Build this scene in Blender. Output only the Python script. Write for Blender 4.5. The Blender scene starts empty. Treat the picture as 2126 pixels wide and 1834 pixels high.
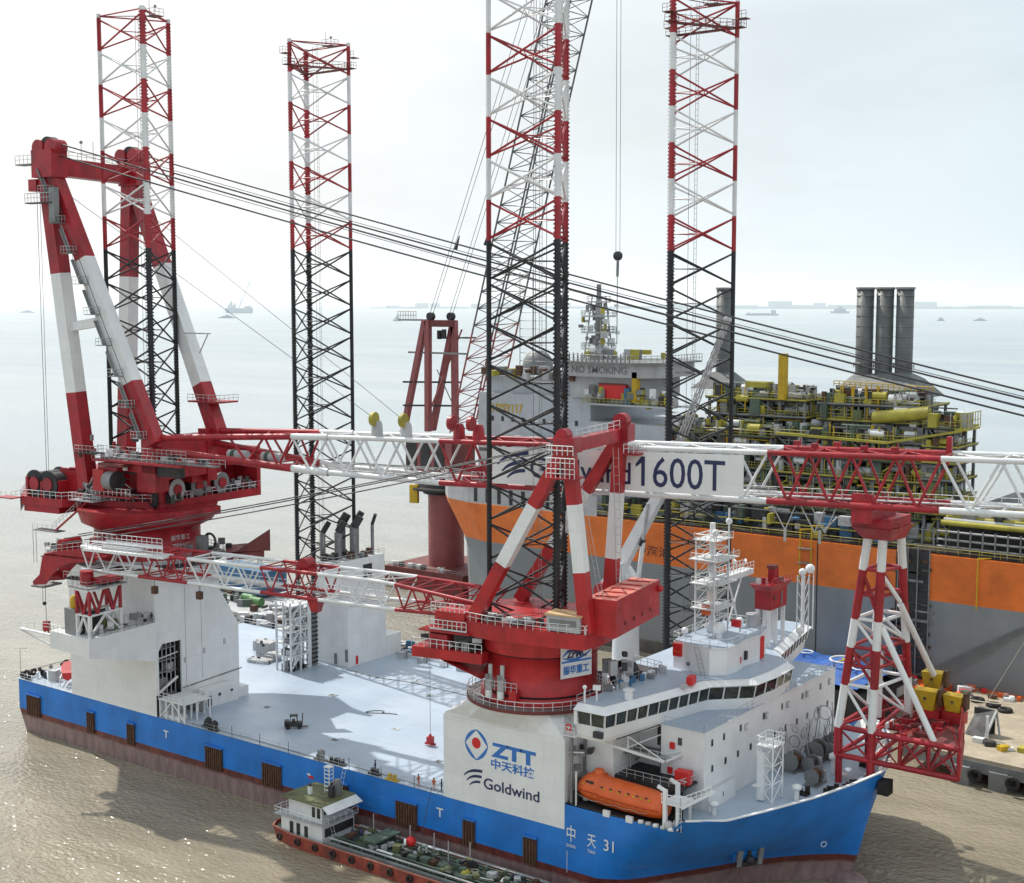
import bpy, math, random
from math import sin, cos, pi, radians, sqrt, atan2
from mathutils import Vector, Matrix
R = random.Random(7)
scn = bpy.context.scene
col = scn.collection
# World frame = the vessel's own frame: x forward along the hull, y to port, z up from the water; origin under the aft starboard leg.

# ------------------------------------------------------------------ materials
def nt(m):
    m.use_nodes = True
    t = m.node_tree
    return t, t.nodes, t.links
def N(t, typ, **k):
    n = t.nodes.new(typ)
    for a, b in k.items():
        if a.startswith('i_'): n.inputs[a[2:].replace('_', ' ')].default_value = b
        else: setattr(n, a, b)
    return n
def ramp(t, fac, stops):
    r = t.nodes.new('ShaderNodeValToRGB')
    e = r.color_ramp.elements
    while len(e) > 1: e.remove(e[-1])
    e[0].position, e[0].color = stops[0][0], (*stops[0][1], 1)
    for p, c in stops[1:]:
        x = e.new(p); x.color = (*c, 1)
    t.links.new(fac, r.inputs[0])
    return r.outputs[0]
def mixc(t, fac, a, b, mode='MIX'):
    m = t.nodes.new('ShaderNodeMix'); m.data_type = 'RGBA'; m.blend_type = mode
    for s, v in ((m.inputs[0], fac), (m.inputs[6], a), (m.inputs[7], b)):
        if hasattr(v, 'is_linked') or hasattr(v, 'links'): t.links.new(v, s)
        elif isinstance(v, tuple): s.default_value = (*v, 1) if len(v) == 3 else v
        else: s.default_value = v
    return m.outputs[2]
def noise(t, scale, sc=(1, 1, 1), detail=3, rough=.55):
    g = t.nodes.new('ShaderNodeNewGeometry')
    mp = t.nodes.new('ShaderNodeMapping'); mp.inputs['Scale'].default_value = sc
    t.links.new(g.outputs['Position'], mp.inputs[0])
    n = N(t, 'ShaderNodeTexNoise'); n.inputs['Scale'].default_value = scale
    n.inputs['Detail'].default_value = detail; n.inputs['Roughness'].default_value = rough
    t.links.new(mp.outputs[0], n.inputs[0])
    return n.outputs[0]
def seams(t, w, h, flat=False, mort=.012):
    """plate seams: 1 on the plates, 0 in the weld lines"""
    g = t.nodes.new('ShaderNodeNewGeometry'); sp = t.nodes.new('ShaderNodeSeparateXYZ'); t.links.new(g.outputs['Position'], sp.inputs[0])
    cb = t.nodes.new('ShaderNodeCombineXYZ')
    if flat: t.links.new(sp.outputs[0], cb.inputs[0]); t.links.new(sp.outputs[1], cb.inputs[1])
    else:
        ad = N(t, 'ShaderNodeMath', operation='ADD'); t.links.new(sp.outputs[0], ad.inputs[0]); t.links.new(sp.outputs[1], ad.inputs[1])
        t.links.new(ad.outputs[0], cb.inputs[0]); t.links.new(sp.outputs[2], cb.inputs[1])
    br = t.nodes.new('ShaderNodeTexBrick'); t.links.new(cb.outputs[0], br.inputs[0])
    for k_, v_ in (('Scale', 1), ('Brick Width', w), ('Row Height', h), ('Mortar Size', mort), ('Mortar Smooth', .4)): br.inputs[k_].default_value = v_
    br.inputs['Color1'].default_value = (1, 1, 1, 1); br.inputs['Color2'].default_value = (.93, .93, .93, 1); br.inputs['Mortar'].default_value = (.55, .55, .55, 1)
    return br
def paint(name, c, rough=.45, var=.18, dirt=.25, dirtc=None, metal=0.0, bump=0.0, sc=.35, seam=None):
    """weathered paint: broad tone changes, vertical grime streaks, small specks"""
    m = bpy.data.materials.new(name); t, ns, lk = nt(m)
    b = ns['Principled BSDF']
    dk = tuple(x * (1 - var * 1.6) for x in c); lt = tuple(min(1, x * (1 + var * .6)) for x in c)
    base = ramp(t, noise(t, sc), [(.3, dk), (.7, lt)])
    if dirt:
        dc = dirtc or (c[0] * .45 + .05, c[1] * .42 + .035, c[2] * .4 + .025)
        f = ramp(t, noise(t, 1.3, (1, 1, .09), 5, .62), [(.52, (0, 0, 0)), (.78, (dirt * 1.6,) * 3)])
        base = mixc(t, f, base, dc)
        f2 = ramp(t, noise(t, .12, (1, 1, 1), 4, .6), [(.5, (0, 0, 0)), (.75, (dirt * .7,) * 3)])
        base = mixc(t, f2, base, dc)
    if seam:
        br = seams(t, *seam); base = mixc(t, .7, base, mixc(t, 1.0, base, br.outputs[0], 'MULTIPLY'))
    lk.new(base, b.inputs['Base Color'])
    r = ramp(t, noise(t, .8), [(.3, (rough * .8,) * 3), (.7, (min(1, rough * 1.25),) * 3)])
    lk.new(r, b.inputs['Roughness']); b.inputs['Metallic'].default_value = metal
    if bump:
        bp = N(t, 'ShaderNodeBump'); bp.inputs['Strength'].default_value = bump; bp.inputs['Distance'].default_value = .05
        lk.new(noise(t, .6, (1, 1, .6), 4), bp.inputs['Height']); lk.new(bp.outputs[0], b.inputs['Normal'])
    return m
RED = paint('red_crane_paint', (.40, .017, .028), .4, .2, .4, (.10, .02, .02), seam=(3.2, 1.6))
REDL = paint('bright_red_paint', (.48, .022, .026), .42, .18, .3, (.14, .02, .02), seam=(3.2, 2.0))
DRED = paint('dark_red_paint', (.16, .035, .032), .6, .2, .3)
WHT = paint('white_paint', (.79, .81, .82), .42, .04, .12, (.50, .45, .38), bump=.2, seam=(5.5, 2.6))
WHT2 = paint('white_steel', (.72, .74, .75), .45, .08, .2, (.36, .33, .29))
BLK = paint('black_leg_paint', (.014, .017, .021), .5, .3, .25, (.06, .05, .045))
GRY = paint('grey_steel', (.22, .23, .235), .5, .2, .3)
DGRY = paint('dark_machinery', (.035, .037, .04), .55, .4, .3)
LGRY = paint('light_grey_steel', (.45, .46, .47), .5, .12, .25)
YEL = paint('yellow_paint', (.55, .36, .012), .5, .15, .3)
YG = paint('yellow_green_rail', (.42, .37, .05), .55, .2, .3)
ORG = paint('orange_lifeboat', (.68, .115, .022), .38, .1, .15)
BLU = paint('blue_cover', (.03, .12, .42), .6, .25, .15)
CBLU = paint('container_blue', (.05, .16, .30), .55, .2, .3)
GRN = paint('green_deck_paint', (.075, .12, .09), .6, .3, .5, (.13, .1, .06))
OGRN = paint('moss_roof', (.13, .15, .065), .7, .3, .5, (.16, .11, .05))
RUST = paint('brown_fender', (.115, .055, .03), .7, .3, .5, (.05, .03, .02), sc=1.5)
RUB = paint('black_rubber', (.018, .018, .019), .75, .2, .2)
STK = paint('stack_grey', (.12, .13, .13), .5, .15, .3)
LOGB = paint('logo_blue', (.03, .17, .53), .45, .04, .05)
LOGN = paint('logo_navy', (.02, .028, .10), .45, .04, .05)
LOGR = paint('logo_red', (.62, .02, .02), .45, .04, .05)
CONC = paint('concrete_quay', (.42, .36, .27), .85, .15, .35, (.2, .16, .11))
SKIN = paint('skin', (.35, .2, .13), .6, .05, 0)
CLO = paint('work_clothes_dark', (.025, .035, .07), .8, .1, 0)
CLB = paint('work_clothes_blue', (.06, .07, .2), .8, .1, 0)
CLO2 = paint('work_clothes_orange', (.5, .12, .03), .8, .1, 0)
ROPE = paint('steel_rope', (.045, .045, .05), .6, .1, 0)
ROPEL = paint('mooring_rope', (.4, .37, .3), .8, .1, 0)
GLS = bpy.data.materials.new('window_glass'); t, ns, lk = nt(GLS)
b = ns['Principled BSDF']; b.inputs['Roughness'].default_value = .06
lk.new(ramp(t, noise(t, .5, (1, 1, 1), 2), [(.35, (.008, .012, .013)), (.7, (.05, .065, .06))]), b.inputs['Base Color'])
# deck: pale blue grey with sheen and worn patches
DECK = bpy.data.materials.new('deck_paint'); t, ns, lk = nt(DECK); b = ns['Principled BSDF']
c0 = ramp(t, noise(t, .09, (1, 1, 1), 5, .6), [(.3, (.36, .44, .55)), (.7, (.45, .53, .62))])
c0 = mixc(t, ramp(t, noise(t, .5, (.25, 1.6, 1), 5, .65), [(.56, (0, 0, 0)), (.8, (.45,) * 3)]), c0, (.30, .33, .36))
c0 = mixc(t, ramp(t, noise(t, 2.2, (1, 1, 1), 4, .6), [(.6, (0, 0, 0)), (.78, (.35,) * 3)]), c0, (.42, .38, .33))
c0 = mixc(t, ramp(t, noise(t, .25, (2.5, .3, 1), 6, .7), [(.6, (0, 0, 0)), (.75, (.5,) * 3)]), c0, (.27, .25, .24))
c0 = mixc(t, .75, c0, mixc(t, 1.0, c0, seams(t, 12, 3.0, True, .02).outputs[0], 'MULTIPLY'))
lk.new(c0, b.inputs['Base Color'])
lk.new(ramp(t, noise(t, .16, (1, 1, 1), 4), [(.3, (.3,) * 3), (.7, (.48,) * 3)]), b.inputs['Roughness'])
# hull: blue over rust red over bleached boot-topping, split by height
def hullmat(name, top, band, low, z1, z2, con=1.0):
    m = bpy.data.materials.new(name); t, ns, lk = nt(m); b = ns['Principled BSDF']
    g = ns.new('ShaderNodeNewGeometry'); sp = ns.new('ShaderNodeSeparateXYZ'); lk.new(g.outputs['Position'], sp.inputs[0])
    def above(z, wob, wid):
        a = N(t, 'ShaderNodeMath', operation='MULTIPLY_ADD'); lk.new(noise(t, .5, (1, 1, .3), 5, .65), a.inputs[0])
        a.inputs[1].default_value = wob; lk.new(sp.outputs[2], a.inputs[2])
        mr = N(t, 'ShaderNodeMapRange'); lk.new(a.outputs[0], mr.inputs[0])
        mr.inputs[1].default_value = z - wid + wob * .5; mr.inputs[2].default_value = z + wid + wob * .5
        return mr.outputs[0]
    tc = ramp(t, noise(t, .25), [(.3, tuple(x * .8 for x in top)), (.7, tuple(x * 1.12 for x in top))])
    tc = mixc(t, ramp(t, noise(t, .9, (1, 1, .07), 6, .66), [(.55, (0, 0, 0)), (.8, (.45,) * 3)]), tc, tuple(x * .5 + .02 for x in top))
    bc = ramp(t, noise(t, .8 if con == 1 else .12, (1, 1, .4), 5), [(.35, tuple(x * (1 - .35 * con) for x in band)), (.65, tuple(x * (1 + .25 * con) for x in band))])
    lc = ramp(t, noise(t, .7, (1, 1, .25), 6, .7), [(.3, tuple(x * .6 for x in low)), (.68, tuple(x * 1.3 for x in low))])
    c = mixc(t, above(z2, .9, .25), lc, bc)
    rs = ramp(t, noise(t, 1.7, (1, 1, .045), 6, .7), [(.63, (0, 0, 0)), (.74, (.55 * con,) * 3)]); tc = mixc(t, rs, tc, (.13, .06, .035))
    sc_ = ramp(t, noise(t, .8, (.12, .12, 1.2), 5, .7), [(.6, (0, 0, 0)), (.72, (.28 * con,) * 3)]); tc = mixc(t, sc_, tc, tuple(min(1, x * .6 + .12) for x in top))
    c = mixc(t, above(z1, 0, .03), c, tc); c = mixc(t, .6, c, mixc(t, 1.0, c, seams(t, 7, 2.35, False, .018).outputs[0], 'MULTIPLY'))
    lk.new(c, b.inputs['Base Color'])
    b.inputs['Roughness'].default_value = .42
    bp = N(t, 'ShaderNodeBump'); bp.inputs['Strength'].default_value = .25; bp.inputs['Distance'].default_value = .12
    lk.new(noise(t, .35, (1, 1, 1), 3), bp.inputs['Height']); lk.new(bp.outputs[0], b.inputs['Normal'])
    return m
HULL = hullmat('blue_hull_paint', (.015, .195, .64), (.14, .035, .03), (.25, .17, .165), 4.0, 2.9)
FHULL = hullmat('orange_grey_hull', (.74, .175, .028), (.225, .245, .26), (.12, .11, .10), 20.6, 3.0, .3)

# ------------------------------------------------------------------ mesh builder
class M:
    def __init__(s, mat=None): s.v, s.f, s.mi, s.sm, s.mats, s.cur = [], [], [], [], [], mat
    def _m(s, m):
        m = m or s.cur
        if m not in s.mats: s.mats.append(m)
        return s.mats.index(m)
    def add(s, vs, fs, m=None, sm=False):
        k = len(s.v); i = s._m(m); s.v += [tuple(p) for p in vs]
        for f in fs: s.f.append([k + a for a in f]); s.mi.append(i); s.sm.append(sm)
    def quad(s, a, b, c, d, m=None): s.add([a, b, c, d], [(0, 1, 2, 3)], m)
    def bx(s, x0, x1, y0, y1, z0, z1, m=None):
        s.add([(x0, y0, z0), (x1, y0, z0), (x1, y1, z0), (x0, y1, z0), (x0, y0, z1), (x1, y0, z1), (x1, y1, z1), (x0, y1, z1)],
              [(0, 3, 2, 1), (4, 5, 6, 7), (0, 1, 5, 4), (1, 2, 6, 5), (2, 3, 7, 6), (3, 0, 4, 7)], m)
    def box(s, c, sz, rz=0, m=None):
        x, y, z = (q / 2 for q in sz); ca, sa = cos(rz), sin(rz); vs = []
        for k in (-z, z):
            for i, j in ((-x, -y), (x, -y), (x, y), (-x, y)): vs.append((c[0] + i * ca - j * sa, c[1] + i * sa + j * ca, c[2] + k))
        s.add(vs, [(0, 3, 2, 1), (4, 5, 6, 7), (0, 1, 5, 4), (1, 2, 6, 5), (2, 3, 7, 6), (3, 0, 4, 7)], m)
    def _fr(s, p, q, up=(0, 0, 1)):
        p, q = Vector(p), Vector(q); d = (q - p).normalized(); u = Vector(up)
        if abs(d.dot(u)) > .97: u = Vector((1, 0, 0))
        a = d.cross(u).normalized(); b = a.cross(d).normalized()
        return p, q, a, b
    def tube(s, p, q, r, r2=None, n=6, m=None, cap=True):
        p, q, a, b = s._fr(p, q); r2 = r if r2 is None else r2; vs = []
        for c, rr in ((p, r), (q, r2)):
            for i in range(n):
                t = 2 * pi * i / n; vs.append(c + a * (rr * cos(t)) + b * (rr * sin(t)))
        fs = [(i, (i + 1) % n, n + (i + 1) % n, n + i) for i in range(n)]
        s.add(vs, fs, m, n > 4)
        if cap: s.add([vs[i] for i in range(n)], [tuple(range(n))[::-1]], m); s.add([vs[n + i] for i in range(n)], [tuple(range(n))], m)
    def beam(s, p, q, w, h, m=None, w2=None, h2=None):
        p, q, a, b = s._fr(p, q); w2 = w2 or w; h2 = h2 or h; vs = []
        for c, x, y in ((p, w / 2, h / 2), (q, w2 / 2, h2 / 2)):
            for i, j in ((-1, -1), (1, -1), (1, 1), (-1, 1)): vs.append(c + a * (i * x) + b * (j * y))
        s.add(vs, [(0, 1, 2, 3), (7, 6, 5, 4), (0, 4, 5, 1), (1, 5, 6, 2), (2, 6, 7, 3), (3, 7, 4, 0)], m)
    def loft(s, rings, m=None, cap=(1, 1), sm=False, closed=True):
        n = len(rings[0]); vs = [p for r in rings for p in r]; fs = []
        for k in range(len(rings) - 1):
            for i in range(n if closed else n - 1):
                j = (i + 1) % n; fs.append((k * n + i, k * n + j, (k + 1) * n + j, (k + 1) * n + i))
        s.add(vs, fs, m, sm)
        if cap[0]: s.add(rings[0], [tuple(range(n))[::-1]], m)
        if cap[1]: s.add(rings[-1], [tuple(range(n))], m)
    def prism(s, poly, z0, z1, m=None): s.loft([[(x, y, z0) for x, y in poly], [(x, y, z1) for x, y in poly]], m)
    def lathe(s, prof, c=(0, 0), n=32, m=None, cap=(1, 1), sm=True):
        s.loft([[(c[0] + r * cos(2 * pi * i / n), c[1] + r * sin(2 * pi * i / n), z) for i in range(n)] for r, z in prof], m, cap, sm)
    def sphere(s, c, r, n=10, m=None, sz=None):
        sx = sz or (r, r, r); rings = []
        for k in range(1, n):
            a = pi * k / n - pi / 2
            rings.append([(c[0] + sx[0] * cos(a) * cos(2 * pi * i / (n * 2)), c[1] + sx[1] * cos(a) * sin(2 * pi * i / (n * 2)), c[2] + sx[2] * sin(a)) for i in range(n * 2)])
        s.loft(rings, m, (1, 1), True)
    def torus(s, c, R0, r, ax='z', n=14, k=6, m=None):
        rings = []
        for i in range(n + 1):
            t = 2 * pi * i / n; g = []
            for j in range(k):
                a = 2 * pi * j / k; d = R0 + r * cos(a); h = r * sin(a)
                p = {'z': (d * cos(t), d * sin(t), h), 'x': (h, d * cos(t), d * sin(t)), 'y': (d * cos(t), h, d * sin(t))}[ax]
                g.append((c[0] + p[0], c[1] + p[1], c[2] + p[2]))
            rings.append(g)
        s.loft(rings, m, (0, 0), True)
    def wire(s, pts, r, m=None, n=4):
        for a, b_ in zip(pts, pts[1:]): s.tube(a, b_, r, n=n, m=m, cap=False)
    def rail(s, pts, h=1.1, step=2.0, r=.045, m=None, closed=False, mid=True):
        if closed: pts = list(pts) + [pts[0]]
        up = Vector((0, 0, h))
        for a, b_ in zip(pts, pts[1:]):
            a, b_ = Vector(a), Vector(b_); L = (b_ - a).length
            if L < .01: continue
            k = max(1, round(L / step))
            s.tube(a + up, b_ + up, r, n=4, m=m, cap=False)
            if mid: s.tube(a + up * .5, b_ + up * .5, r * .8, n=4, m=m, cap=False)
            for i in range(k + 1):
                p = a.lerp(b_, i / k); s.tube(p, p + up, r, n=4, m=m, cap=False)
    def ladder(s, p, q, w=.5, m=None, step=.6):
        p, q = Vector(p), Vector(q); sd = Vector((w / 2, 0, 0)); L = (q - p).length
        s.tube(p - sd, q - sd, .04, n=4, m=m); s.tube(p + sd, q + sd, .04, n=4, m=m)
        for i in range(int(L / step)): c = p.lerp(q, i * step / L); s.tube(c - sd, c + sd, .03, n=3, m=m, cap=False)
    def xform(s, mt):
        s.v = [tuple(mt @ Vector(p)) for p in s.v]; return s
    def mesh(s, name):
        me = bpy.data.meshes.new(name); me.from_pydata(s.v, [], s.f); me.update()
        for m in s.mats: me.materials.append(m)
        me.polygons.foreach_set('material_index', s.mi); me.polygons.foreach_set('use_smooth', s.sm)
        return me
def root_mtx(o):
    return Matrix.Translation(o.location) @ Matrix.Rotation(o.rotation_euler.z, 4, 'Z')
def put(name, b, parent=None, label=None, local=False):
    """link one mesh object; geometry is given in world metres (or in the parent's frame if the parent is turned)"""
    me = b if isinstance(b, bpy.types.Mesh) else b.mesh(name)
    o = bpy.data.objects.new(name, me); col.objects.link(o)
    if parent:
        o.parent = parent
        if not local and parent.type == 'EMPTY': o.matrix_parent_inverse = root_mtx(parent).inverted()
    if label: o['label'] = label
    return o
def tag(o, label, cat, group=None, kind=None):
    if label: o['label'] = label
    if cat: o['category'] = cat
    if group: o['group'] = group
    if kind: o['kind'] = kind
    return o
def thing(name, label, cat, loc=(0, 0, 0), rz=0, group=None):
    o = bpy.data.objects.new(name, None); col.objects.link(o); o.location = loc; o.rotation_euler.z = rz
    o.empty_display_size = .5
    return tag(o, label, cat, group)
def struct(name, b): return tag(put(name, b), None, None, kind='structure')
def copy_tree(o, parent=None):
    c = o.copy(); col.objects.link(c); c.parent = parent
    for ch in list(o.children): copy_tree(ch, c)
    return c
def text(s, size, mat, mtx, name='lettering', parent=None, width=None, depth=.02, bold=0, local=False, height=None):
    cu = bpy.data.curves.new('txt', 'FONT'); cu.body = s; cu.size = size; cu.extrude = depth; cu.offset = bold; cu.resolution_u = 3
    o = bpy.data.objects.new('txt', cu); col.objects.link(o)
    dg = bpy.context.evaluated_depsgraph_get(); dg.update()
    me = bpy.data.meshes.new_from_object(o.evaluated_get(dg)); bpy.data.objects.remove(o)
    xs = [v.co.x for v in me.vertices] or [0, 1]; ys = [v.co.y for v in me.vertices] or [0, 1]
    sx = (width / (max(xs) - min(xs))) if width else 1
    for v in me.vertices: v.co.x = (v.co.x - min(xs)) * sx; v.co.y -= min(ys)
    if height:
        for v in me.vertices: v.co.y *= height / (max(ys) - min(ys))
    me.transform(mtx); me.materials.clear(); me.materials.append(mat)
    return put(name, me, parent, None, local)
def face_y(x, y, z, w=1.0, hh=1.0, yaw=0):
    """matrix for lettering that faces -y, lower left at x,y,z"""
    return Matrix.Translation((x, y, z)) @ Matrix.Rotation(yaw, 4, 'Z') @ Matrix.Rotation(pi / 2, 4, 'X') @ Matrix.Diagonal((w, hh, 1, 1))
def lat_boom(b, P, Q, n, r, rb, cols, top=True):
    """P, Q: four corner points each (near-bottom, far-bottom, far-top, near-top); cols(t)->material"""
    P = [Vector(p) for p in P]; Q = [Vector(q) for q in Q]
    for k in range(n):
        t0, t1 = k / n, (k + 1) / n; m = cols((t0 + t1) / 2)
        A = [P[i].lerp(Q[i], t0) for i in range(4)]; B = [P[i].lerp(Q[i], t1) for i in range(4)]
        for i in range(4): b.tube(A[i], B[i], r, n=8, m=m, cap=False)
        for i, j in ((0, 3), (1, 2), (0, 1), (3, 2)):
            if (i, j) == (0, 1) or (i, j) == (3, 2):
                b.tube(A[i], A[j], rb, n=5, m=m, cap=False)
                if k % 2: b.tube(A[i], B[j], rb * .8, n=5, m=m, cap=False)
                else: b.tube(A[j], B[i], rb * .8, n=5, m=m, cap=False)
            else:
                md = B[i].lerp(A[i], .5)
                b.tube(A[j], md, rb, n=5, m=m, cap=False); b.tube(md, B[j], rb, n=5, m=m, cap=False)
def person(x, y, z, yaw=0, top=CLO, legs=CLO, label='', hat=None, arm=0.3):
    t_ = thing('person', label, 'person', (x, y, z), yaw, 'workers on the vessels')
    v = [(0, 0, .95), (0, 0, 1.2), (0, 0, 1.42), (0, 0, 1.53), (0, 0, 1.62), (0, 0, 1.74),
         (.19, 0, 1.4), (.27, .05, 1.13), (.25, arm, 1.0), (-.19, 0, 1.4), (-.26, .04, 1.13), (-.24, .2, .92),
         (.1, 0, .9), (.12, .03, .5), (.13, -.02, .08), (.13, .14, .03), (-.1, 0, .9), (-.12, .03, .5), (-.13, -.02, .08), (-.13, .14, .03)]
    e = [(0, 1), (1, 2), (2, 3), (3, 4), (4, 5), (2, 6), (6, 7), (7, 8), (2, 9), (9, 10), (10, 11), (0, 12), (12, 13), (13, 14), (14, 15), (0, 16), (16, 17), (17, 18), (18, 19)]
    rad = [.15, .15, .15, .06, .1, .09, .07, .055, .045, .07, .055, .045, .1, .075, .055, .05, .1, .075, .055, .05]
    me = bpy.data.meshes.new('person'); me.from_pydata(v, e, []); me.materials.append(top)
    o = bpy.data.objects.new('body', me); col.objects.link(o); o.parent = t_
    sk = o.modifiers.new('skin', 'SKIN')
    for i, s in enumerate(o.data.skin_vertices[0].data): s.radius = (rad[i], rad[i] * .8); s.use_root = (i == 0)
    o.modifiers.new('sub', 'SUBSURF').levels = 1
    h = M(); h.sphere((0, .01, 1.7), .13, 6, hat or CLO); put('helmet', h, t_, None, True)
    return t_
# ------------------------------------------------------------------ camera, light, sky, water
CU, CV, CH = 195.427, -153.695, 79.4
cam = bpy.data.objects.new('camera', bpy.data.cameras.new('camera')); col.objects.link(cam); scn.camera = cam
cam.location = (CU, CV, CH); cam.rotation_euler = (pi / 2 - .101875, -.0009, .638325)
cam.data.sensor_width = 36; cam.data.lens = 2896.93 / 2126 * 36; cam.data.shift_x = -29.35 / 2126
cam.data.clip_end = 60000; cam.data.clip_start = 1
SUN_EL = radians(52.5); sv = Vector((-.985, .17, 0)).normalized() * cos(SUN_EL); sv.z = sin(SUN_EL)
sl = bpy.data.lights.new('sun', 'SUN'); sl.energy = 4.1; sl.angle = radians(.6); sl.color = (1, .955, .88)
so = bpy.data.objects.new('sun', sl); col.objects.link(so); so.rotation_euler = sv.to_track_quat('Z', 'Y').to_euler(); so.location = (0, 0, 300)
w = bpy.data.worlds.new('World'); scn.world = w; w.use_nodes = True; t = w.node_tree; ns = t.nodes; lk = t.links
bg = ns['Background']
sky = N(t, 'ShaderNodeTexSky', sky_type='NISHITA', sun_disc=False, sun_elevation=SUN_EL, sun_rotation=atan2(sv.x, sv.y) % (2 * pi), altitude=50, air_density=1.2, dust_density=5.0, ozone_density=1.0)
tc = ns.new('ShaderNodeTexCoord'); mp = ns.new('ShaderNodeMapping'); mp.inputs['Scale'].default_value = (1, 1, 3.2)
lk.new(tc.outputs['Generated'], mp.inputs[0])
cn = N(t, 'ShaderNodeTexNoise'); cn.inputs['Scale'].default_value = 2.6; cn.inputs['Detail'].default_value = 6; cn.inputs['Roughness'].default_value = .55
lk.new(mp.outputs[0], cn.inputs[0])
skb = N(t, 'ShaderNodeMix', data_type='RGBA', blend_type='MULTIPLY'); skb.inputs[0].default_value = 1
lk.new(sky.outputs[0], skb.inputs[6]); skb.inputs[7].default_value = (.095, .095, .095, 1)
# thin high overcast: brighter towards the sun side, greyer beside it, lifted behind the camera as added fill
dt = N(t, 'ShaderNodeVectorMath', operation='DOT_PRODUCT'); lk.new(tc.outputs['Generated'], dt.inputs[0]); dt.inputs[1].default_value = (sv.x, sv.y, .15)
hz = N(t, 'ShaderNodeMapRange'); lk.new(dt.outputs['Value'], hz.inputs[0]); hz.inputs[1].default_value = -1; hz.inputs[2].default_value = .6
hz2 = ramp(t, hz.outputs[0], [(0, (.95, 1.0, 1.04)), (.6, (.88, .96, 1.0)), (.78, (.74, .86, .925)), (.87, (.87, .955, .995)), (.96, (1.08, 1.1, 1.1)), (1, (1.15, 1.16, 1.15))])
cf = ramp(t, cn.outputs[0], [(.38, (.80,) * 3), (.6, (.99,) * 3)])
sep = ns.new('ShaderNodeSeparateXYZ'); lk.new(tc.outputs['Generated'], sep.inputs[0])
hor = ramp(t, sep.outputs[2], [(0.0, (1, 1, 1)), (.06, (.35,) * 3), (.16, (0, 0, 0))])
cfm = N(t, 'ShaderNodeMath', operation='MAXIMUM'); lk.new(cf, cfm.inputs[0]); lk.new(hor, cfm.inputs[1])
fin = mixc(t, cfm.outputs[0], skb.outputs[2], hz2)
lk.new(fin, bg.inputs[0]); bg.inputs[1].default_value = 1.0
scn.view_settings.view_transform = 'Standard'; scn.view_settings.look = 'None'; scn.view_settings.exposure = 0
scn.cycles.max_bounces = 5; scn.cycles.diffuse_bounces = 3; scn.cycles.glossy_bounces = 3; scn.cycles.use_denoising = True
scn.cycles.caustics_reflective = False; scn.cycles.caustics_refractive = False

WAT = bpy.data.materials.new('muddy_water'); t, ns, lk = nt(WAT); b = ns['Principled BSDF']
g = ns.new('ShaderNodeNewGeometry')
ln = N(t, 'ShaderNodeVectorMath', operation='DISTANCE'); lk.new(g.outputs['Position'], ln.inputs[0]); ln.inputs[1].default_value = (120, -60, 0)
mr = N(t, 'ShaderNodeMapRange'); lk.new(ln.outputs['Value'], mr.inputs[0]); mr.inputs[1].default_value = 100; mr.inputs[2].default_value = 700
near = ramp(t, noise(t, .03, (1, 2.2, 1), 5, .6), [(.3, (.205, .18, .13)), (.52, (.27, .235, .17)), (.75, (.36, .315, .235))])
far = ramp(t, noise(t, .0035, (.35, 1.6, 1), 4, .6), [(.3, (.27, .33, .37)), (.7, (.37, .41, .42))])  # distance haze put into the colour: paler and bluer offshore
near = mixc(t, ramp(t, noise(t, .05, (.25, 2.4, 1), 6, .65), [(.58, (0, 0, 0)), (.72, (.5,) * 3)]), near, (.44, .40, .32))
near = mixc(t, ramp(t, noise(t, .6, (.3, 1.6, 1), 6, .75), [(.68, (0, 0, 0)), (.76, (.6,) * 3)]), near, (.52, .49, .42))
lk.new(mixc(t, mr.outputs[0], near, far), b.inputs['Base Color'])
mr3 = N(t, 'ShaderNodeMapRange'); lk.new(ln.outputs['Value'], mr3.inputs[0]); mr3.inputs[1].default_value = 150; mr3.inputs[2].default_value = 2500; mr3.inputs[3].default_value = .07; mr3.inputs[4].default_value = .38
lk.new(mr3.outputs[0], b.inputs['Roughness']); b.inputs['IOR'].default_value = 1.33
nb = N(t, 'ShaderNodeMath', operation='ADD'); lk.new(noise(t, .95, (1, 1.5, 1), 2, .45), nb.inputs[0]); lk.new(noise(t, .22, (1, 1.9, 1), 3, .5), nb.inputs[1])
nb2 = N(t, 'ShaderNodeMath', operation='MULTIPLY_ADD'); lk.new(noise(t, .05, (1, 1.5, 1), 2), nb2.inputs[0]); nb2.inputs[1].default_value = 1.2; lk.new(nb.outputs[0], nb2.inputs[2])
bp = N(t, 'ShaderNodeBump'); bp.inputs['Distance'].default_value = .6
mr2 = N(t, 'ShaderNodeMapRange'); lk.new(ln.outputs['Value'], mr2.inputs[0]); mr2.inputs[1].default_value = 100; mr2.inputs[2].default_value = 1600; mr2.inputs[3].default_value = .6; mr2.inputs[4].default_value = .3
lk.new(mr2.outputs[0], bp.inputs['Strength']); lk.new(nb2.outputs[0], bp.inputs['Height']); lk.new(bp.outputs[0], b.inputs['Normal'])
b_ = M(WAT); b_.quad((-30000, -30000, 0), (30000, -30000, 0), (30000, 30000, 0), (-30000, 30000, 0)); struct('water', b_)
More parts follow.
